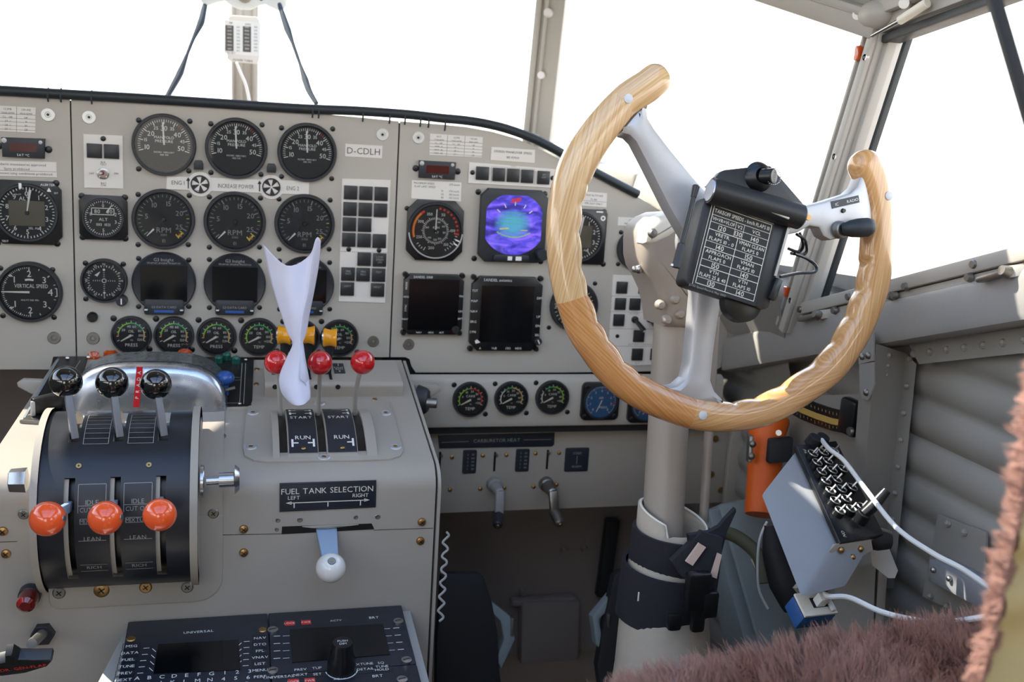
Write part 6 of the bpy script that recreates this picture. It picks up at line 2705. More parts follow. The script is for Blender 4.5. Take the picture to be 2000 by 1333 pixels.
# column
COLM = thing('control_column', 'grey tubular control column with gear head behind the wooden wheel', 'control column')
ct_, cb_ = at(1318, 600, 1.20), at(1293, 1050, 1.19)
b = B('column_paint')
rr = 39 * 1.2 / 2000
b.cyl(cb_ + (cb_ - ct_) * .15, ct_ + (ct_ - cb_) * .06, rr * 1.02, rr, 40)
b.obj('tube', COLM)
CF = frame(at(1320, 520, 1.19), (1, 0, -.02), (0, .05, 1))
cl = lambda x, y: tuple(lp(CF, x, y)[:2])
b = B('column_paint')
b.T = CF
b.prism([cl(*p) for p in ((1238, 470), (1240, 452), (1248, 438), (1262, 426), (1284, 417), (1330, 414), (1430, 414), (1440, 560), (1362, 640), (1357, 641), (1279, 632), (1275, 600), (1268, 570), (1254, 540), (1243, 522), (1238, 500))], -.034, .034, .014, 4)
b.T = None
b.obj('gear_head', COLM, ang=45)
b = B('cream')
b.T = CF
b.prism([cl(*p) for p in ((1236, 472), (1239, 452), (1247, 437), (1261, 424), (1283, 415), (1330, 412), (1325, 428), (1305, 446), (1285, 461), (1262, 472), (1248, 475))], .010, .0365, .008, 3)
b.T = None
b.obj('cover', COLM, ang=45)
for x, y, m_ in ((1318, 585, 'column_paint'), (1290, 596, 'column_paint'), (1328, 614, 'column_paint'), (1303, 625, 'column_paint'), (1274, 456, 'dull_steel')):
    b = B(m_)
    q = lp(CF, x, y, .034)
    b.T = CF
    b.lathe([(.0058, .030), (.0056, .036), (.0035, .0385), (1e-5, .039)], 16, c=(q.x, q.y))
    b.T = None
    b.obj('rivet', COLM)
for x, y in ((1248, 526), (1240, 526)):
    p = at(x, y, 1.165)
    B('steel').sphere(p, .0052 if x > 1245 else .004, 14).obj('bolt', COLM)
b = B('dark')
F2 = (ct_ - cb_).to_track_quat('Z', 'Y').to_matrix().to_4x4()
F2.translation = at(1317, 636, 1.20)
b.lathe([(rr * 1.005, -.0004), (rr * 1.012, 0), (rr * 1.005, .0004)], 40, F2)
b.obj('joint_line', COLM)
# rod beside the column
T = thing('control_rod', 'slim grey push rod running down just right of the control column', 'rod')
B('column_paint').cyl(at(1374, 1020, 1.23), at(1399, 600, 1.24), .0058, .0052, 14).obj('rod', T)
b = B('dull_steel')
p = at(1409, 590, 1.235)
b.cyl(p, p + V((-.012, -.004, -.002)), .0045, None, 10)
b.obj('pin', T)
# canvas boot
BOOT = thing('column_boot', 'beige zipped canvas boot around the foot of the control column', 'boot')
ax0, ax1 = at(1313, 1010, 1.19), at(1268, 1420, 1.17)


def boot_ring(py, hw, cx, t_=1.185, n=40, open_=None):
    p = at(cx, py, t_)
    r_ = hw * t_ / 2000
    return p, r_


secs = [(1008, 66, 1316), (1030, 65, 1313), (1060, 68, 1309), (1120, 74, 1302), (1180, 80, 1298), (1230, 84, 1297), (1300, 88, 1294), (1420, 100, 1288), (1560, 115, 1282)]
b = B('boot')
n = 48
vs = []
for k, (py, hw, cx) in enumerate(secs):
    p, r_ = boot_ring(py, hw, cx)
    for i in range(n):
        a = 2 * math.pi * i / n
        dz = 0
        if k == 0:
            dz = .012 * math.cos(a - 2.6) + (-.018 if -2.1 < (a if a < math.pi else a - 2 * math.pi) < -1.1 else 0)
        vs.append(p + V((r_ * math.cos(a), r_ * math.sin(a), dz)))
k = len(secs)
b.add(vs, [(r_ * n + i, r_ * n + (i + 1) % n, (r_ + 1) * n + (i + 1) % n, (r_ + 1) * n + i) for r_ in range(k - 1) for i in range(n)])
o = b.obj('canvas', BOOT, ang=60)
md = o.modifiers.new('thickness', 'SOLIDIFY')
md.thickness = .003
b = B('boot')
b.m('cream')
p0, r0_ = boot_ring(1008, 66, 1316)
pts = []
for i in range(n + 1):
    a = 2 * math.pi * i / n
    aa = a if a < math.pi else a - 2 * math.pi
    pts.append(p0 + V((r0_ * math.cos(a), r0_ * math.sin(a), .012 * math.cos(a - 2.6) + (-.018 if -2.1 < aa < -1.1 else 0))))
b.tube(pts, .0016, 6, 1)
b.obj('piping', BOOT)
for nm, m_, off, w_ in (('zip', 'brass', 12, .0022), ('stitching', 'tag', -8, .0010), ('stitching', 'tag', -14, .0010), ('stitching', 'tag', 32, .0010)):
    b = B(m_)
    for i in range(34):
        f = i / 33
        py = 1205 + f * 150
        p, r_ = boot_ring(py, 82 + 8 * f, 1297 - 4 * f)
        a = math.radians(-95 + off)
        q = p + V((r_ * 1.035 * math.cos(a), r_ * 1.035 * math.sin(a), 0))
        b.box(q, (w_ * (2.0 if nm == 'zip' else 1), .0015, .0016 if nm == 'zip' else .0026))
    b.obj(nm, BOOT)
# black straps
T = thing('buckle_strap', 'upper black fabric strap with pink tags and a loose pointed end round the boot', 'strap')


def strap(b, p, r_, h, tilt, n=40, th=.004):
    F_ = M.Translation(p) @ M.Rotation(tilt, 4, 'Y')
    b.lathe([(r_, -h / 2), (r_ + th, -h / 2), (r_ + th, h / 2), (r_, h / 2), (r_, -h / 2)], n, F_)


b = B('strap')
p, r_ = boot_ring(1078, 72, 1310)
strap(b, p + V((0, 0, -.002)), r_ + .001, .058, .04)
b.obj('band', T)
b = B('strap')
pts = [((1345, 1046), (1352, 1120)), ((1385, 1040), (1392, 1105)), ((1405, 1030), (1410, 1080)), ((1418, 1014), (1420, 1040)), ((1437, 994), (1438, 1000))]
q = [(at(*a_, 1.12 + .004 * i), at(*c_, 1.12 + .004 * i)) for i, (a_, c_) in enumerate(pts)]
fl = []
for a_, c_ in q:
    fl += [a_, c_, a_ + V((0, .006, 0)), c_ + V((0, .006, 0))]
b.add(fl, [(4 * i, 4 * i + 1, 4 * i + 5, 4 * i + 4) for i in range(4)] + [(4 * i + 2, 4 * i + 6, 4 * i + 7, 4 * i + 3) for i in range(4)] + [(4 * i, 4 * i + 4, 4 * i + 6, 4 * i + 2) for i in range(4)] + [(4 * i + 1, 4 * i + 3, 4 * i + 7, 4 * i + 5) for i in range(4)])
pts = [at(*v, 1.118) for v in ((1312, 1098), (1372, 1040), (1412, 1052), (1408, 1100), (1400, 1160), (1372, 1158), (1330, 1125))]
b.add(pts + [v + V((0, .008, 0)) for v in pts], [tuple(range(7)), tuple(range(13, 6, -1))] + [(i, (i + 1) % 7, 7 + (i + 1) % 7, 7 + i) for i in range(7)])
b.obj('loose_end', T)
for poly in ([(1366, 1062), (1379, 1070), (1353, 1106), (1340, 1098)], [(1403, 1082), (1410, 1085), (1400, 1131), (1389, 1127)]):
    b = B('tag')
    pts = [at(*v, 1.112) for v in poly]
    b.add(pts + [v + V((0, .003, 0)) for v in pts], [(0, 1, 2, 3), (0, 4, 5, 1), (1, 5, 6, 2), (2, 6, 7, 3), (3, 7, 4, 0)])
    b.obj('label_tag', T)
T = thing('buckle_strap', 'lower black fabric strap with plastic buckle round the column boot', 'strap')
b = B('strap')
p, r_ = boot_ring(1160, 82, 1298)
strap(b, p + V((0, 0, .004)), r_ + .001, .064, .05)
b.obj('band', T)
b = B('satin')
c = at(1362, 1155, 1.105)
b.box(c, (.028, .014, .044), .004)
b.box(c + V((.004, .0, -.030)), (.016, .010, .036), .004)
b.box(at(1385, 1180, 1.11), (.018, .012, .030), .003)
b.box(at(1317, 1215, 1.11), (.016, .010, .020), .004)
b.obj('buckle', T)
b = B('cream')
p = at(1247, 1166, 1.10)
b.box(p, (.0012, .0012, .010))
b.obj('thread', T)

# rudder pedals
for lab, poly, pl_ in (('left dark rudder pedal standing beside the pedestal', [(862, 1126), (872, 1120), (934, 1120), (944, 1126), (960, 1175), (972, 1240), (974, 1300), (985, 1400), (850, 1400), (852, 1250)], ((950, 1168), (998, 1205), (1008, 1250), (980, 1310), (970, 1290), (985, 1250), (978, 1215), (958, 1195))),
                       ('right dark rudder pedal partly behind the column boot', [(1198, 1126), (1206, 1116), (1262, 1112), (1274, 1120), (1290, 1400), (1180, 1400), (1165, 1300), (1180, 1210)], ((1196, 1160), (1158, 1206), (1165, 1260), (1190, 1290), (1197, 1280), (1178, 1250), (1172, 1212), (1198, 1185)))):
    T = thing('rudder_pedal', lab, 'pedal', None, 'rudder pedals')
    F_ = frame(at((poly[0][0] + poly[3][0]) / 2, 1200, 1.46), (1, 0, 0), (0, .22, 1))
    b = B('dark')
    b.T = F_
    b.prism([tuple(lp(F_, *v)[:2]) for v in poly], -.012, .004, .003)
    b.T = None
    b.obj('footplate', T)
    b = B('beam')
    b.T = F_
    b.prism([tuple(lp(F_, *v)[:2]) for v in pl_], -.018, -.002, .003)
    b.T = None
    b.obj('side_bracket', T)
    b = B('steel')
    v = (1000, 1224) if poly[0][0] < 1000 else (1186, 1217)
    c = F_ @ V((*lp(F_, *v)[:2], .002))
    b.bar(c + V((0, 0, -.014)), c + V((0, 0, .014)), .004, .006, up=(0, 1, 0), bev=.001)
    b.obj('clip', T)

# ================================================================ RIGHT SIDE OF THE COCKPIT
T = thing('fuselage_frame', 'grey green sloping frame beam beside the column boot on the cockpit floor side', 'frame beam')
b = B('beam')
a_, c_ = at(1420, 985, 1.46), at(1520, 1330, 1.28)
d = c_ - a_
b.hexa(a_ + V((-.012, 0, 0)), d, V((.075, .0, .012)), V((.0, .05, -.03)), .003)
b.hexa(a_ + V((-.030, -.004, -.006)), d, V((.018, 0, 0)), V((0, .05, -.03)), .002)
b.obj('beam', T)
b = B('beam')
b.hexa(at(1530, 980, 1.44), at(1600, 1330, 1.30) - at(1530, 980, 1.44), V((.10, 0, 0)), V((0, .02, -.02)), .002)
b.obj('web', T)
b = B('cream')
p = at(1466, 1093, 1.345)
b.hexa(p, V((.009, 0, 0)), (at(1478, 1118, 1.335) - p), V((0, -.001, .001)))
b.obj('sticker', T)
T = thing('side_plates', 'riveted grey plate stack at the outboard end of the carburettor panel', 'plate')
b = B('pedestal_paint')
for (x, y, x2, y2) in ((1432, 828, 1462, 990), (1466, 840, 1482, 985)):
    p, q = onY(x, y, -.004 - .01), onY(x2, y2, -.004 - .01)
    b.hexa(V((p.x, -.014, q.z)), V((q.x - p.x, 0, 0)), V((0, 0, p.z - q.z)), V((0, .012, 0)), .002)
b.obj('plate', T)
# hose
b = B('olive_hose')
b.tube([at(1395, 1040, 1.36), at(1430, 1045, 1.36), at(1465, 1068, 1.35), at(1485, 1095, 1.34), at(1492, 1140, 1.33)], .009, 12, 6)
tag(b.obj('hose'), 'olive green hose curving over the sloping frame beam', 'hose')

# flashlight
T = thing('flashlight', 'orange flashlight clipped upright in a bracket below the wheel rim', 'flashlight')
a_, c_ = at(1500, 826, 1.42), at(1487, 1000, 1.38)
b = B('flashlight')
b.tube([c_ + (c_ - a_) * .01, c_, c_ + (a_ - c_) * .45, c_ + (a_ - c_) * .8, a_, a_ + (a_ - c_) * .04], [.020, .022, .023, .024, .029, .029], 24, 3)
b.obj('body', T)
b = B('dark')
b.hexa(at(1506, 860, 1.37), at(1552, 856, 1.37) - at(1506, 860, 1.37), at(1502, 908, 1.365) - at(1506, 860, 1.37), V((0, .012, 0)), .003)
b.obj('clamp', T)
b = B('dull_steel')
b.hexa(at(1466, 852, 1.38), at(1474, 852, 1.38) - at(1466, 852, 1.38), at(1462, 905, 1.375) - at(1466, 852, 1.38), V((0, .01, 0)), .002)
for x, y in ((1470, 868), (1468, 892)):
    b.sphere(at(x, y, 1.37), .005, 10)
b.obj('catch', T)
b = B('steel')
b.cyl(at(1521, 846, 1.375), at(1521, 846, 1.365), .004, None, 10)
b.obj('switch', T)

# trim scale: yellow and black arc with pointer block
T = thing('trim_scale', 'curved black and yellow trim scale behind the lower right wheel rim', 'scale')
F_ = frame(onX(1620, 810, .748), (0, -1, 0), (0, 0, 1))
arcpx = [(1545, 786), (1570, 800), (1600, 812), (1630, 822), (1660, 828), (1672, 829)]
for nm, m_, dy0, dy1, th in (('band', 'satin', -24, 20, .004), ('yellow_band', 'scale_yellow', -5, 7, .0046)):
    b = B(m_)
    b.T = F_
    up_ = [lp(F_, x, y + dy0) for x, y in arcpx]
    dn = [lp(F_, x, y + dy1) for x, y in arcpx]
    k = len(arcpx)
    b.add([(p.x, p.y, th) for p in up_] + [(p.x, p.y, th) for p in dn] + [(p.x, p.y, 0) for p in up_] + [(p.x, p.y, 0) for p in dn],
          [(i, i + 1, k + i + 1, k + i) for i in range(k - 1)] + [(i, 2 * k + i, 2 * k + i + 1, i + 1) for i in range(k - 1)] + [(k + i, k + i + 1, 3 * k + i + 1, 3 * k + i) for i in range(k - 1)])
    if nm == 'band':
        b.m('amber_mark')
        for i in range(22):
            f = i / 21 * (k - 1)
            j = min(k - 2, int(f))
            g = f - j
            x, y = arcpx[j][0] + (arcpx[j + 1][0] - arcpx[j][0]) * g, arcpx[j][1] + (arcpx[j + 1][1] - arcpx[j][1]) * g
            for d0, d1 in ((10, 17 if i % 4 == 0 else 14), (-17, -12)):
                p, q = lp(F_, x, y + d0), lp(F_, x, y + d1)
                b.line(p.x, p.y, q.x, q.y, .0007, th + .0003)
    b.T = None
    b.obj(nm, T)
b = B('satin')
p = onX(1662, 815, .742)
b.box(p, (.016, .034, .046), .005)
b.obj('pointer_block', T)
b = B('steel')
b.cyl(onX(1663, 843, .736), onX(1663, 843, .736) + V((-.004, 0, 0)), .006, .005, 14)
b.obj('bolt', T)
b = B('wall_paint')
b.T = F_
b.prism([tuple(lp(F_, *v)[:2]) for v in ((1548, 775), (1680, 770), (1672, 812), (1620, 802), (1560, 775))], -.004, .001)
b.prism([tuple(lp(F_, *v)[:2]) for v in ((1530, 770), (1690, 870), (1660, 980), (1540, 960))], -.016, -.006)
b.T = None
b.obj('backing_plate', T)

# intercom jack box
T = thing('intercom_box', 'grey intercom box with rows of steel sockets on its black slanted face', 'box')
A = at(1550, 882, 1.20)
u = at(1632, 1064, 1.07) - A
v = at(1484, 966, 1.13) - A
w_ = at(1628, 873, 1.245) - A
b = B('box_grey')
b.hexa(A, u, v, w_ * .98, .004)
b.obj('case', T)
wn = w_.normalized()
nface = u.cross(w_).normalized()
if nface.dot(CAM - A) < 0:
    nface = -nface
b = B('jack')
b.hexa(A - u * .02 + nface * .001, u * 1.05, w_ * 1.02, nface * .006, .001)
b.obj('black_face', T)
FJ = frame(A + nface * .0075, u, w_)
ul, wl_ = u.length, w_.length
sgn = 1 if FJ.col[2].to_3d().dot(nface) > 0 else -1
for i in range(7):
    for j in range(3):
        if j == 2 and i % 2:
            continue
        p = A + nface * .007 + u * (.14 + i * .105) + w_ * (.20 + j * .26)
        b = B('satin')
        b.cyl(p, p + nface * .006, .0062, .006, 14)
        b.m('steel').lathe([(.0060, 0), (.0066, .001), (.0060, .002)], 16, (nface.to_track_quat('Z', 'Y').to_matrix().to_4x4().copy() if False else (M.Translation(p + nface * .006) @ nface.to_track_quat('Z', 'Y').to_matrix().to_4x4())))
        b.m('steel').bar(p + nface * .006, p + nface * .015 + w_.normalized() * .003, .0018, .0018, up=(1, .2, 0))
        b.obj('toggle_socket', T)
b = B('satin')
p = A + nface * .007 + u * .86 + w_ * .62
b.cyl(p, p + nface * .012, .009, .008, 16, .001)
b.tube([p + nface * .01, p + nface * .022 + w_ * .1, p + nface * .04 + w_ * .22 - u * .02], [.006, .007, .005], 10, 3)
b.m('white').arc(.011, .0122, 0, 300, 0, 20) if False else None
b.obj('volume_knob', T)
b = B('cream')
b.bar(A + nface * .008 + u * .13 + w_ * .30, A + nface * .013 + u * .03 + w_ * .62, .0022, .0022, up=(1, .2, 0))
b.obj('label_line', T)
b = B('dark')
for k in (.22, .42):
    b.cyl(A + w_ * (k + .2) - u * .03 + nface * .004, A + w_ * (k + .2) - u * .03 + nface * .016, .009, .008, 14, .001)
b.obj('plug', T)
b = B('cream')
b.T = FJ
b.text('PA', ul * .04, wl_ * .12, .004, .0004 * sgn).text('ON', ul * .93, wl_ * .12, .004, .0004 * sgn)
b.T = None
b.obj('lettering', T)
# lower bracket
b = B('pedestal_paint')
pts = [at(*p_) for p_ in ((1556, 1150, 1.06), (1632, 1064, 1.06), (1700, 1046, 1.10), (1705, 1075, 1.10), (1640, 1112, 1.08), (1610, 1150, 1.07), (1575, 1172, 1.06))]
k = len(pts)
dn = V((.004, .014, -.006))
b.add(pts + [p_ + dn for p_ in pts], [tuple(range(k)), tuple(range(2 * k - 1, k - 1, -1))] + [(i, (i + 1) % k, k + (i + 1) % k, k + i) for i in range(k)])
b.obj('bracket', T)
for x, y, t_ in ((1643, 1075, 1.065), (1681, 1073, 1.085), (1665, 1089, 1.075), (1600, 1123, 1.055), (1611, 1153, 1.06)):
    B('brass').sphere(at(x, y, t_), .0035, 10).obj('screw', T)
b = B('dark')
b.tube([at(1690, 1050, 1.12), at(1715, 1053, 1.12), at(1738, 1055, 1.12)], [.012, .013, .010], 14, 3)
b.obj('rubber_grommet', T)
b = B('pedestal_paint')
pts = [at(*p_) for p_ in ((1700, 1075, 1.16), (1735, 1068, 1.16), (1754, 1115, 1.14), (1748, 1130, 1.14), (1735, 1130, 1.14), (1704, 1105, 1.15))]
k = len(pts)
b.add(pts + [p_ + V((.01, .02, 0)) for p_ in pts], [tuple(range(k)), tuple(range(2 * k - 1, k - 1, -1))] + [(i, (i + 1) % k, k + (i + 1) % k, k + i) for i in range(k)])
b.obj('gusset', T)
# post under the box
T = thing('box_pillar', 'grey sheet metal pillar standing under the intercom box', 'pillar')
b = B('wall_paint')
a_ = at(1625, 1130, 1.20)
b.hexa(at(1622, 1280, 1.16), at(1705, 1270, 1.16) - at(1622, 1280, 1.16), at(1632, 1110, 1.20) - at(1622, 1280, 1.16), V((.02, .05, 0)), .002)
b.hexa(at(1705, 1270, 1.165), V((.012, 0, 0)), at(1718, 1100, 1.20) - at(1705, 1270, 1.165), V((.02, .05, 0)), .001)
b.obj('sheet', T)
# network socket and cables
T = thing('network_socket', 'blue and cream network socket box under the intercom box', 'socket')
A2 = at(1549, 1163, 1.05)
u2, v2 = at(1612, 1157, 1.07) - A2, at(1571, 1208, 1.03) - A2
n2 = u2.cross(v2).normalized()
if n2.z < 0:
    n2 = -n2
b = B('net_blue')
b.hexa(A2 - n2 * .020, u2, v2, n2 * .019, .002)
b.obj('case', T)
b = B('cream')
b.hexa(A2, u2, v2, n2 * .003, .0008)
b.obj('face_plate', T)
b = B('dark')
b.hexa(A2 + u2 * .35 + v2 * .28 + n2 * .0031, u2 * .45, v2 * .42, n2 * .0006)
b.obj('port', T)
b = B('cable_white')
b.hexa(A2 + u2 * .42 + v2 * .34 + n2 * .0036, u2 * .26, v2 * .36, n2 * .012, .001)
b.hexa(A2 + u2 * .78 + v2 * .2 + n2 * .0036, u2 * .12, v2 * .75, n2 * .004, .001)
p0 = A2 + u2 * .6 + v2 * .4 + n2 * .014
b.tube([p0, at(1622, 1166, 1.035), at(1660, 1168, 1.03), at(1720, 1195, .99), at(1790, 1212, .95), at(1850, 1216, .90), at(1925, 1206, .86)], .0027, 8, 6)
tag(b.obj('network_cable'), 'white network cable from the blue socket to behind the seat', 'cable')
b = B('cable_white')
b.tube([A + w_ * .55 + nface * .014, at(1620, 878, 1.18), at(1648, 900, 1.16), at(1690, 955, 1.12), at(1750, 1030, 1.06), at(1820, 1080, 1.0), at(1880, 1112, .96), at(1935, 1150, .90)], .0027, 8, 6)
tag(b.obj('headset_cable'), 'white cable hanging from the intercom box top down to the seat', 'cable')
b = B('cable_white')
b.tube([at(1498, 1020, 1.25), at(1485, 1050, 1.24), at(1480, 1090, 1.24), at(1482, 1150, 1.24), at(1500, 1190, 1.24)], .0016, 8, 6)
b.m('lens_red').cyl(at(1499, 1028, 1.245), at(1496, 1040, 1.245), .004, None, 8)
tag(b.obj('thin_cable'), 'thin white wire with red tip hanging left of the intercom box', 'cable')
b = B('dark')
b.tube([at(1508, 1030, 1.22), at(1515, 1080, 1.21), at(1535, 1140, 1.2), at(1550, 1190, 1.2)], [.009, .016, .02, .012], 12, 5)
tag(b.obj('cable_bundle'), 'dark bundle of wiring hanging behind the intercom box', 'wiring')
# latch box on the right wall
T = thing('wall_bracket', 'grey bent sheet bracket with rivets on the corrugated wall beside the seat', 'bracket')
F_ = frame(onX(1850, 1100, .785), (0, -1, 0), (0, 0, 1))
b = B('wall_paint')
b.T = F_
b.prism([tuple(lp(F_, *v_)[:2]) for v_ in ((1836, 1005), (1930, 1040), (1930, 1225), (1806, 1165))], 0, .003)
b.T = None
b.obj('back_plate', T)
b = B('box_grey')
A3 = onX(1815, 1092, .755)
u3, v3 = onX(1930, 1150, .755) - A3, onX(1812, 1135, .755) - A3
b.hexa(A3, u3, v3, V((.03, 0, 0)), .002)
b.obj('ledge', T)
for x, y in ((1823, 1114), (1854, 1131)):
    B('steel').sphere(onX(x, y, .753), .0035, 10).obj('rivet', T)
for x, y in ((1852, 1023), (1884, 1040), (1818, 1165), (1850, 1185)):
    B('wall_paint').sphere(onX(x, y, .781), .0045, 8).obj('rivet', T)

# ================================================================ SEAT
SEAT = thing('copilot_seat', 'copilot seat covered in brown sheepskin at the lower right', 'seat')


def fur(o, clumps, per, length, spread, rad, seed, comb, lab=None):
    """pile of curved hairs gathered in locks, grown from the faces of o"""
    import numpy as np
    from mathutils import noise
    rng = np.random.default_rng(seed)
    me = o.data
    me.calc_loop_triangles()
    vc = np.array([v.co for v in me.vertices])
    tri = np.array([t.vertices for t in me.loop_triangles])
    A, Bv, Cv = vc[tri[:, 0]], vc[tri[:, 1]], vc[tri[:, 2]]
    N = np.cross(Bv - A, Cv - A)
    ar = np.linalg.norm(N, axis=1)
    N = N / ar[:, None]

    def pts(n):
        k = rng.choice(len(tri), n, p=ar / ar.sum())
        u, v = rng.random(n), rng.random(n)
        f = u + v > 1
        u[f], v[f] = 1 - u[f], 1 - v[f]
        return A[k] + (Bv[k] - A[k]) * u[:, None] + (Cv[k] - A[k]) * v[:, None], N[k]
    c, cn = pts(clumps)
    swirl = np.array([noise.noise_vector(V(q) * 14) for q in c])
    d = cn + swirl * .9 + np.array(comb) + rng.normal(0, .25, (clumps, 3))
    d /= np.linalg.norm(d, axis=1)[:, None]
    ln = length * (.75 + .5 * rng.random(clumps))
    ci = np.repeat(np.arange(clumps), per)
    n = len(ci)
    off = rng.normal(0, spread, (n, 3))
    nn = cn[ci]
    off -= nn * (off * nn).sum(1)[:, None]
    root = c[ci] + off - nn * .002
    tip = c[ci] + off * .35 + d[ci] * (ln[ci] * (.8 + .4 * rng.random(n)))[:, None] + rng.normal(0, length * .07, (n, 3))
    mid = root * .45 + tip * .55 + nn * length * .16 + rng.normal(0, length * .04, (n, 3))
    P = np.stack([root, root * .7 + mid * .3 + nn * length * .08, mid, mid * .45 + tip * .55 + nn * length * .03, tip], 1)
    cu_ = bpy.data.hair_curves.new('fur')
    cu_.add_curves([5] * n)
    cu_.attributes['position'].data.foreach_set('vector', P.astype(np.float32).ravel())
    r_ = cu_.attributes.get('radius') or cu_.attributes.new('radius', 'FLOAT', 'POINT')
    r_.data.foreach_set('value', np.tile(np.array([1, .95, .8, .55, .2], np.float32) * rad, n))
    cu_.materials.append(MATS['fur'])
    ob = bpy.data.objects.new('fur', cu_)
    COL.objects.link(ob)
    ob.parent = o
    ob['kind'] = 'stuff'
    return ob


# cushion: lumpy pad
cx0, cx1, cy0, cy1 = .262, .73, -1.08, -.735
b = B('fur')
NX, NY = 36, 28
vs = []
for i in range(NX + 1):
    for j in range(NY + 1):
        fx, fy = i / NX, j / NY
        e_ = min(fx, 1 - fx, 1.0) * 9
        f_ = min(1 - fy, 1) * 8
        h_ = min(1, e_) ** .5 * min(1, f_) ** .5
        X = cx0 + (cx1 - cx0) * fx
        Yv = cy0 + (cy1 - cy0) * fy - .035 * (1 - fx) * fy
        z_ = -.332 + .055 * h_ + .012 * math.sin(fx * 7 + 1) * math.cos(fy * 5) + .012 * fx
        vs.append((X, Yv, z_))
b.add(vs, [(i * (NY + 1) + j, (i + 1) * (NY + 1) + j, (i + 1) * (NY + 1) + j + 1, i * (NY + 1) + j + 1) for i in range(NX) for j in range(NY)])
cu = b.obj('cushion_cover', SEAT, ang=80)
b = B('olive')
b.box(((cx0 + cx1) / 2, (cy0 + cy1) / 2 - .02, -.385), (cx1 - cx0 - .03, cy1 - cy0 - .02, .09), .02)
b.obj('cushion', SEAT)
b = B('dark')
b.box(((cx0 + cx1) / 2, (cy0 + cy1) / 2 - .05, -.60), (.30, .24, .38), .02)
b.obj('seat_base', SEAT)
# backrest: padded olive shell with sheepskin front and edge
edge = [(2066, 200), (2060, 260), (2052, 340), (2042, 450), (2030, 560), (2022, 640), (2014, 720), (1990, 830), (1962, 940), (1944, 1040), (1930, 1120), (1916, 1200), (1890, 1300), (1868, 1400)]
inner = [(2110, 200), (2098, 260), (2086, 340), (2074, 450), (2060, 560), (2050, 640), (2024, 740), (2003, 850), (1992, 950), (1975, 1050), (1958, 1120), (1945, 1200), (1918, 1300), (1900, 1400)]
tB_ = .50
E_ = [at(x, y, tB_ + .04) for x, y in edge]
I_ = [at(x, y, tB_ - .012) for x, y in inner]
b = B('fur')
sec = []
n = 14
E2, _ = spline(E_, [0] * len(E_), 4)
I2, _ = spline(I_, [0] * len(I_), 4)
vs = []
for k, (p, q) in enumerate(zip(E2, I2)):
    d = q - p
    dep = V((.05, .11, 0))
    wob = .006 * math.sin(k * 1.3) + .004 * math.sin(k * 2.9 + 1)
    for i in range(n + 1):
        a = math.pi * i / n
        # half-round lip: from the inner (aft) edge round the outside to the front
        c_ = (q + p + dep * .5) / 2
        f = i / n
        base = q * (1 - f) ** 2 + (p + V((-.004 + wob, -.03, 0))) * 2 * f * (1 - f) + (p + V((.05, .02, 0))) * f * f
        vs.append(base)
b.add(vs, [(k * (n + 1) + i, k * (n + 1) + i + 1, (k + 1) * (n + 1) + i + 1, (k + 1) * (n + 1) + i) for k in range(len(E2) - 1) for i in range(n)])
lip = b.obj('backrest_cover', SEAT, ang=80)
b = B('olive')
Q = [q + V((.004, .002, 0)) for q in I2]
vs = []
m_ = 12
for k, q in enumerate(Q):
    for i in range(m_ + 1):
        f = i / m_
        vs.append(q + V((.40 * f, -.012 * math.sin(math.pi * min(1, f * 3) / 2) - .004 * math.sin(k * .9 + i), 0)))
b.add(vs, [(k * (m_ + 1) + i, k * (m_ + 1) + i + 1, (k + 1) * (m_ + 1) + i + 1, (k + 1) * (m_ + 1) + i) for k in range(len(Q) - 1) for i in range(m_)])
o = b.obj('backrest', SEAT, ang=80)
fur(cu, 4600, 30, .030, .0055, .00030, 3, (0, .2, .15))
fur(lip, 2600, 18, .0075, .0022, .00022, 5, (0, 0, -.3))

# dark bar across the top right corner
T = thing('shoulder_strap', 'dark strap slanting from the roof across the side window, top right corner', 'strap')
b = B('dark')
p, q = at(1925, -60, .56), at(2040, 330, .56)
d = q - p
b.bar(p - d * 2.25, q + d * 1.5, .0085, .004, up=(0, -1, 0), bev=.001)
b.obj('strap', T)

# ================================================================ WINDSCREEN FITTINGS
# compass bracket
T = thing('compass_bracket', 'pale metal bracket plate with two lugs on the centre windscreen post', 'bracket')
F_ = frame(at(478, 20, 1.77), (1, 0, 0), (0, -.12, 1))
b = B('washer')
b.T = F_
px_ = [(392, -12), (392, 2), (397, 9), (408, 11), (425, 5), (440, 2), (452, 12), (470, 19), (490, 19), (505, 12), (518, 9), (528, 14), (540, 20), (552, 20), (560, 12), (561, -12), (548, -60), (410, -60)]
b.prism([tuple(lp(F_, *v_)[:2]) for v_ in px_], -.004, .004, .002)
b.m('dull_steel')
q = lp(F_, 478, -8)
b.cyl((q.x, q.y, .004), (q.x, q.y, .014), .012, .010, 20, .002)
b.m('dark')
q = lp(F_, 510, -2)
b.disc(.003, .0046, 10, c=(q.x, q.y))
b.T = None
b.obj('plate', T)
for lab, pts in (('dark elastic cord slanting from the bracket to the panel, left side', ((404, -5), (398, 20), (392, 45), (378, 75), (366, 105), (352, 142), (340, 165), (326, 190))),
                 ('dark elastic cord slanting from the bracket to the panel, right side', ((546, 8), (552, 28), (562, 58), (572, 85), (586, 125), (596, 155), (604, 178), (618, 202)))):
    T = thing('elastic_cord', lab, 'cord', None, 'elastic cords')
    n = len(pts)
    b = B('cord')
    b.tube([at(x, y, 1.76 - .10 * i / (n - 1)) for i, (x, y) in enumerate(pts)], [.0035, .005, .006, .0032, .0028, .0058, .0052, .0040], 8, 4)
    b.obj('cord', T)
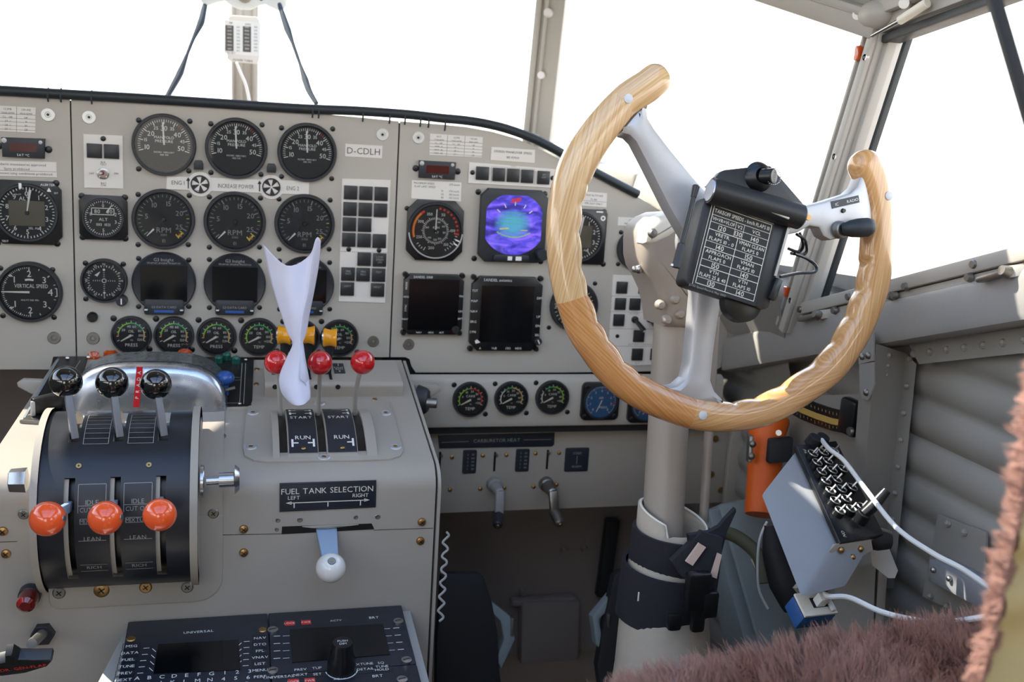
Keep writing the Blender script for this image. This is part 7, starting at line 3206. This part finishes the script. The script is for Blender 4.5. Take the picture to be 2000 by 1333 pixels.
# power table card on the post
T = thing('table_card', 'white card with two dark columns of figures on the centre windscreen post', 'placard')
F_ = frame(at(475, 80, 1.80), at(509, 45, 1.80) - at(440, 40, 1.80), (0, -.12, 1))
c2 = lambda x, y: tuple(lp(F_, x, y)[:2])
b = B('placard')
b.T = F_
b.prism([c2(446, 34), c2(452, 30), c2(502, 33), c2(507, 40), c2(507, 112), c2(505, 122), c2(500, 125), c2(450, 120), c2(444, 115), c2(443, 105)], -.004, .001, .001)
b.T = None
b.obj('holder', T)
b = B('white')
b.T = F_
b.prism([c2(439, 38), c2(510, 45), c2(508, 110), c2(438, 104)], .001, .002)
b.m('ink')
for xa_, xb_ in ((441, 457), (475, 491)):
    b.add([(*c2(xa_, 49 + (xa_ - 441) * .06), .0022), (*c2(xb_, 50 + (xa_ - 441) * .06), .0022), (*c2(xb_, 100 + (xa_ - 441) * .06), .0022), (*c2(xa_, 99 + (xa_ - 441) * .06), .0022)], [(0, 1, 2, 3)])
b.m('cream')
for xa_ in (449, 483):
    for k in range(7):
        x, y = c2(xa_, 53 + k * 7)
        b.text(str(1500 + k * 100), x, y, .0030, .0024, wmax=.012)
b.m('ink')
for xa_ in (466, 500):
    for k in range(8):
        x, y = c2(xa_, 53 + k * 6.6)
        b.text(str(300 + k * 25), x, y, .0028, .0022)
for t_, x, y in (('MP', 452, 45), ('RPM', 485, 48), ('G3 SET', 452, 103), ('POWER TABLE', 475, 118)):
    x, y = c2(x, y)
    b.text(t_, x, y, .0034, .0022)
b.T = None
b.obj('printed_table', T)
b = B('cable_white')
b.tube([at(462, 122, 1.79), at(470, 142, 1.80), at(480, 165, 1.81), at(487, 196, 1.82), at(489, 215, 1.82)], .0025, 8, 5)
tag(b.obj('thin_cable'), 'pale thin cable running down the centre windscreen post', 'cable')
# antenna-like rod at the upper right corner
T = thing('sun_visor_rod', 'cream handled rod crossing the upper right window corner', 'rod')
b = B('cream')
b.cyl(at(1758, 40, 1.16), at(1812, 5, 1.12), .0052, .0055, 14, .001)
b.obj('handle', T)
b = B('steel')
b.cyl(at(1703, 70, 1.20), at(1758, 40, 1.16), .0022, .003, 10)
b.obj('rod', T)

# ---------------------------------------------------------------- rest the whole place on the ground
for o in list(S.objects):
    if o.parent is None:
        o.location.z += 0.80
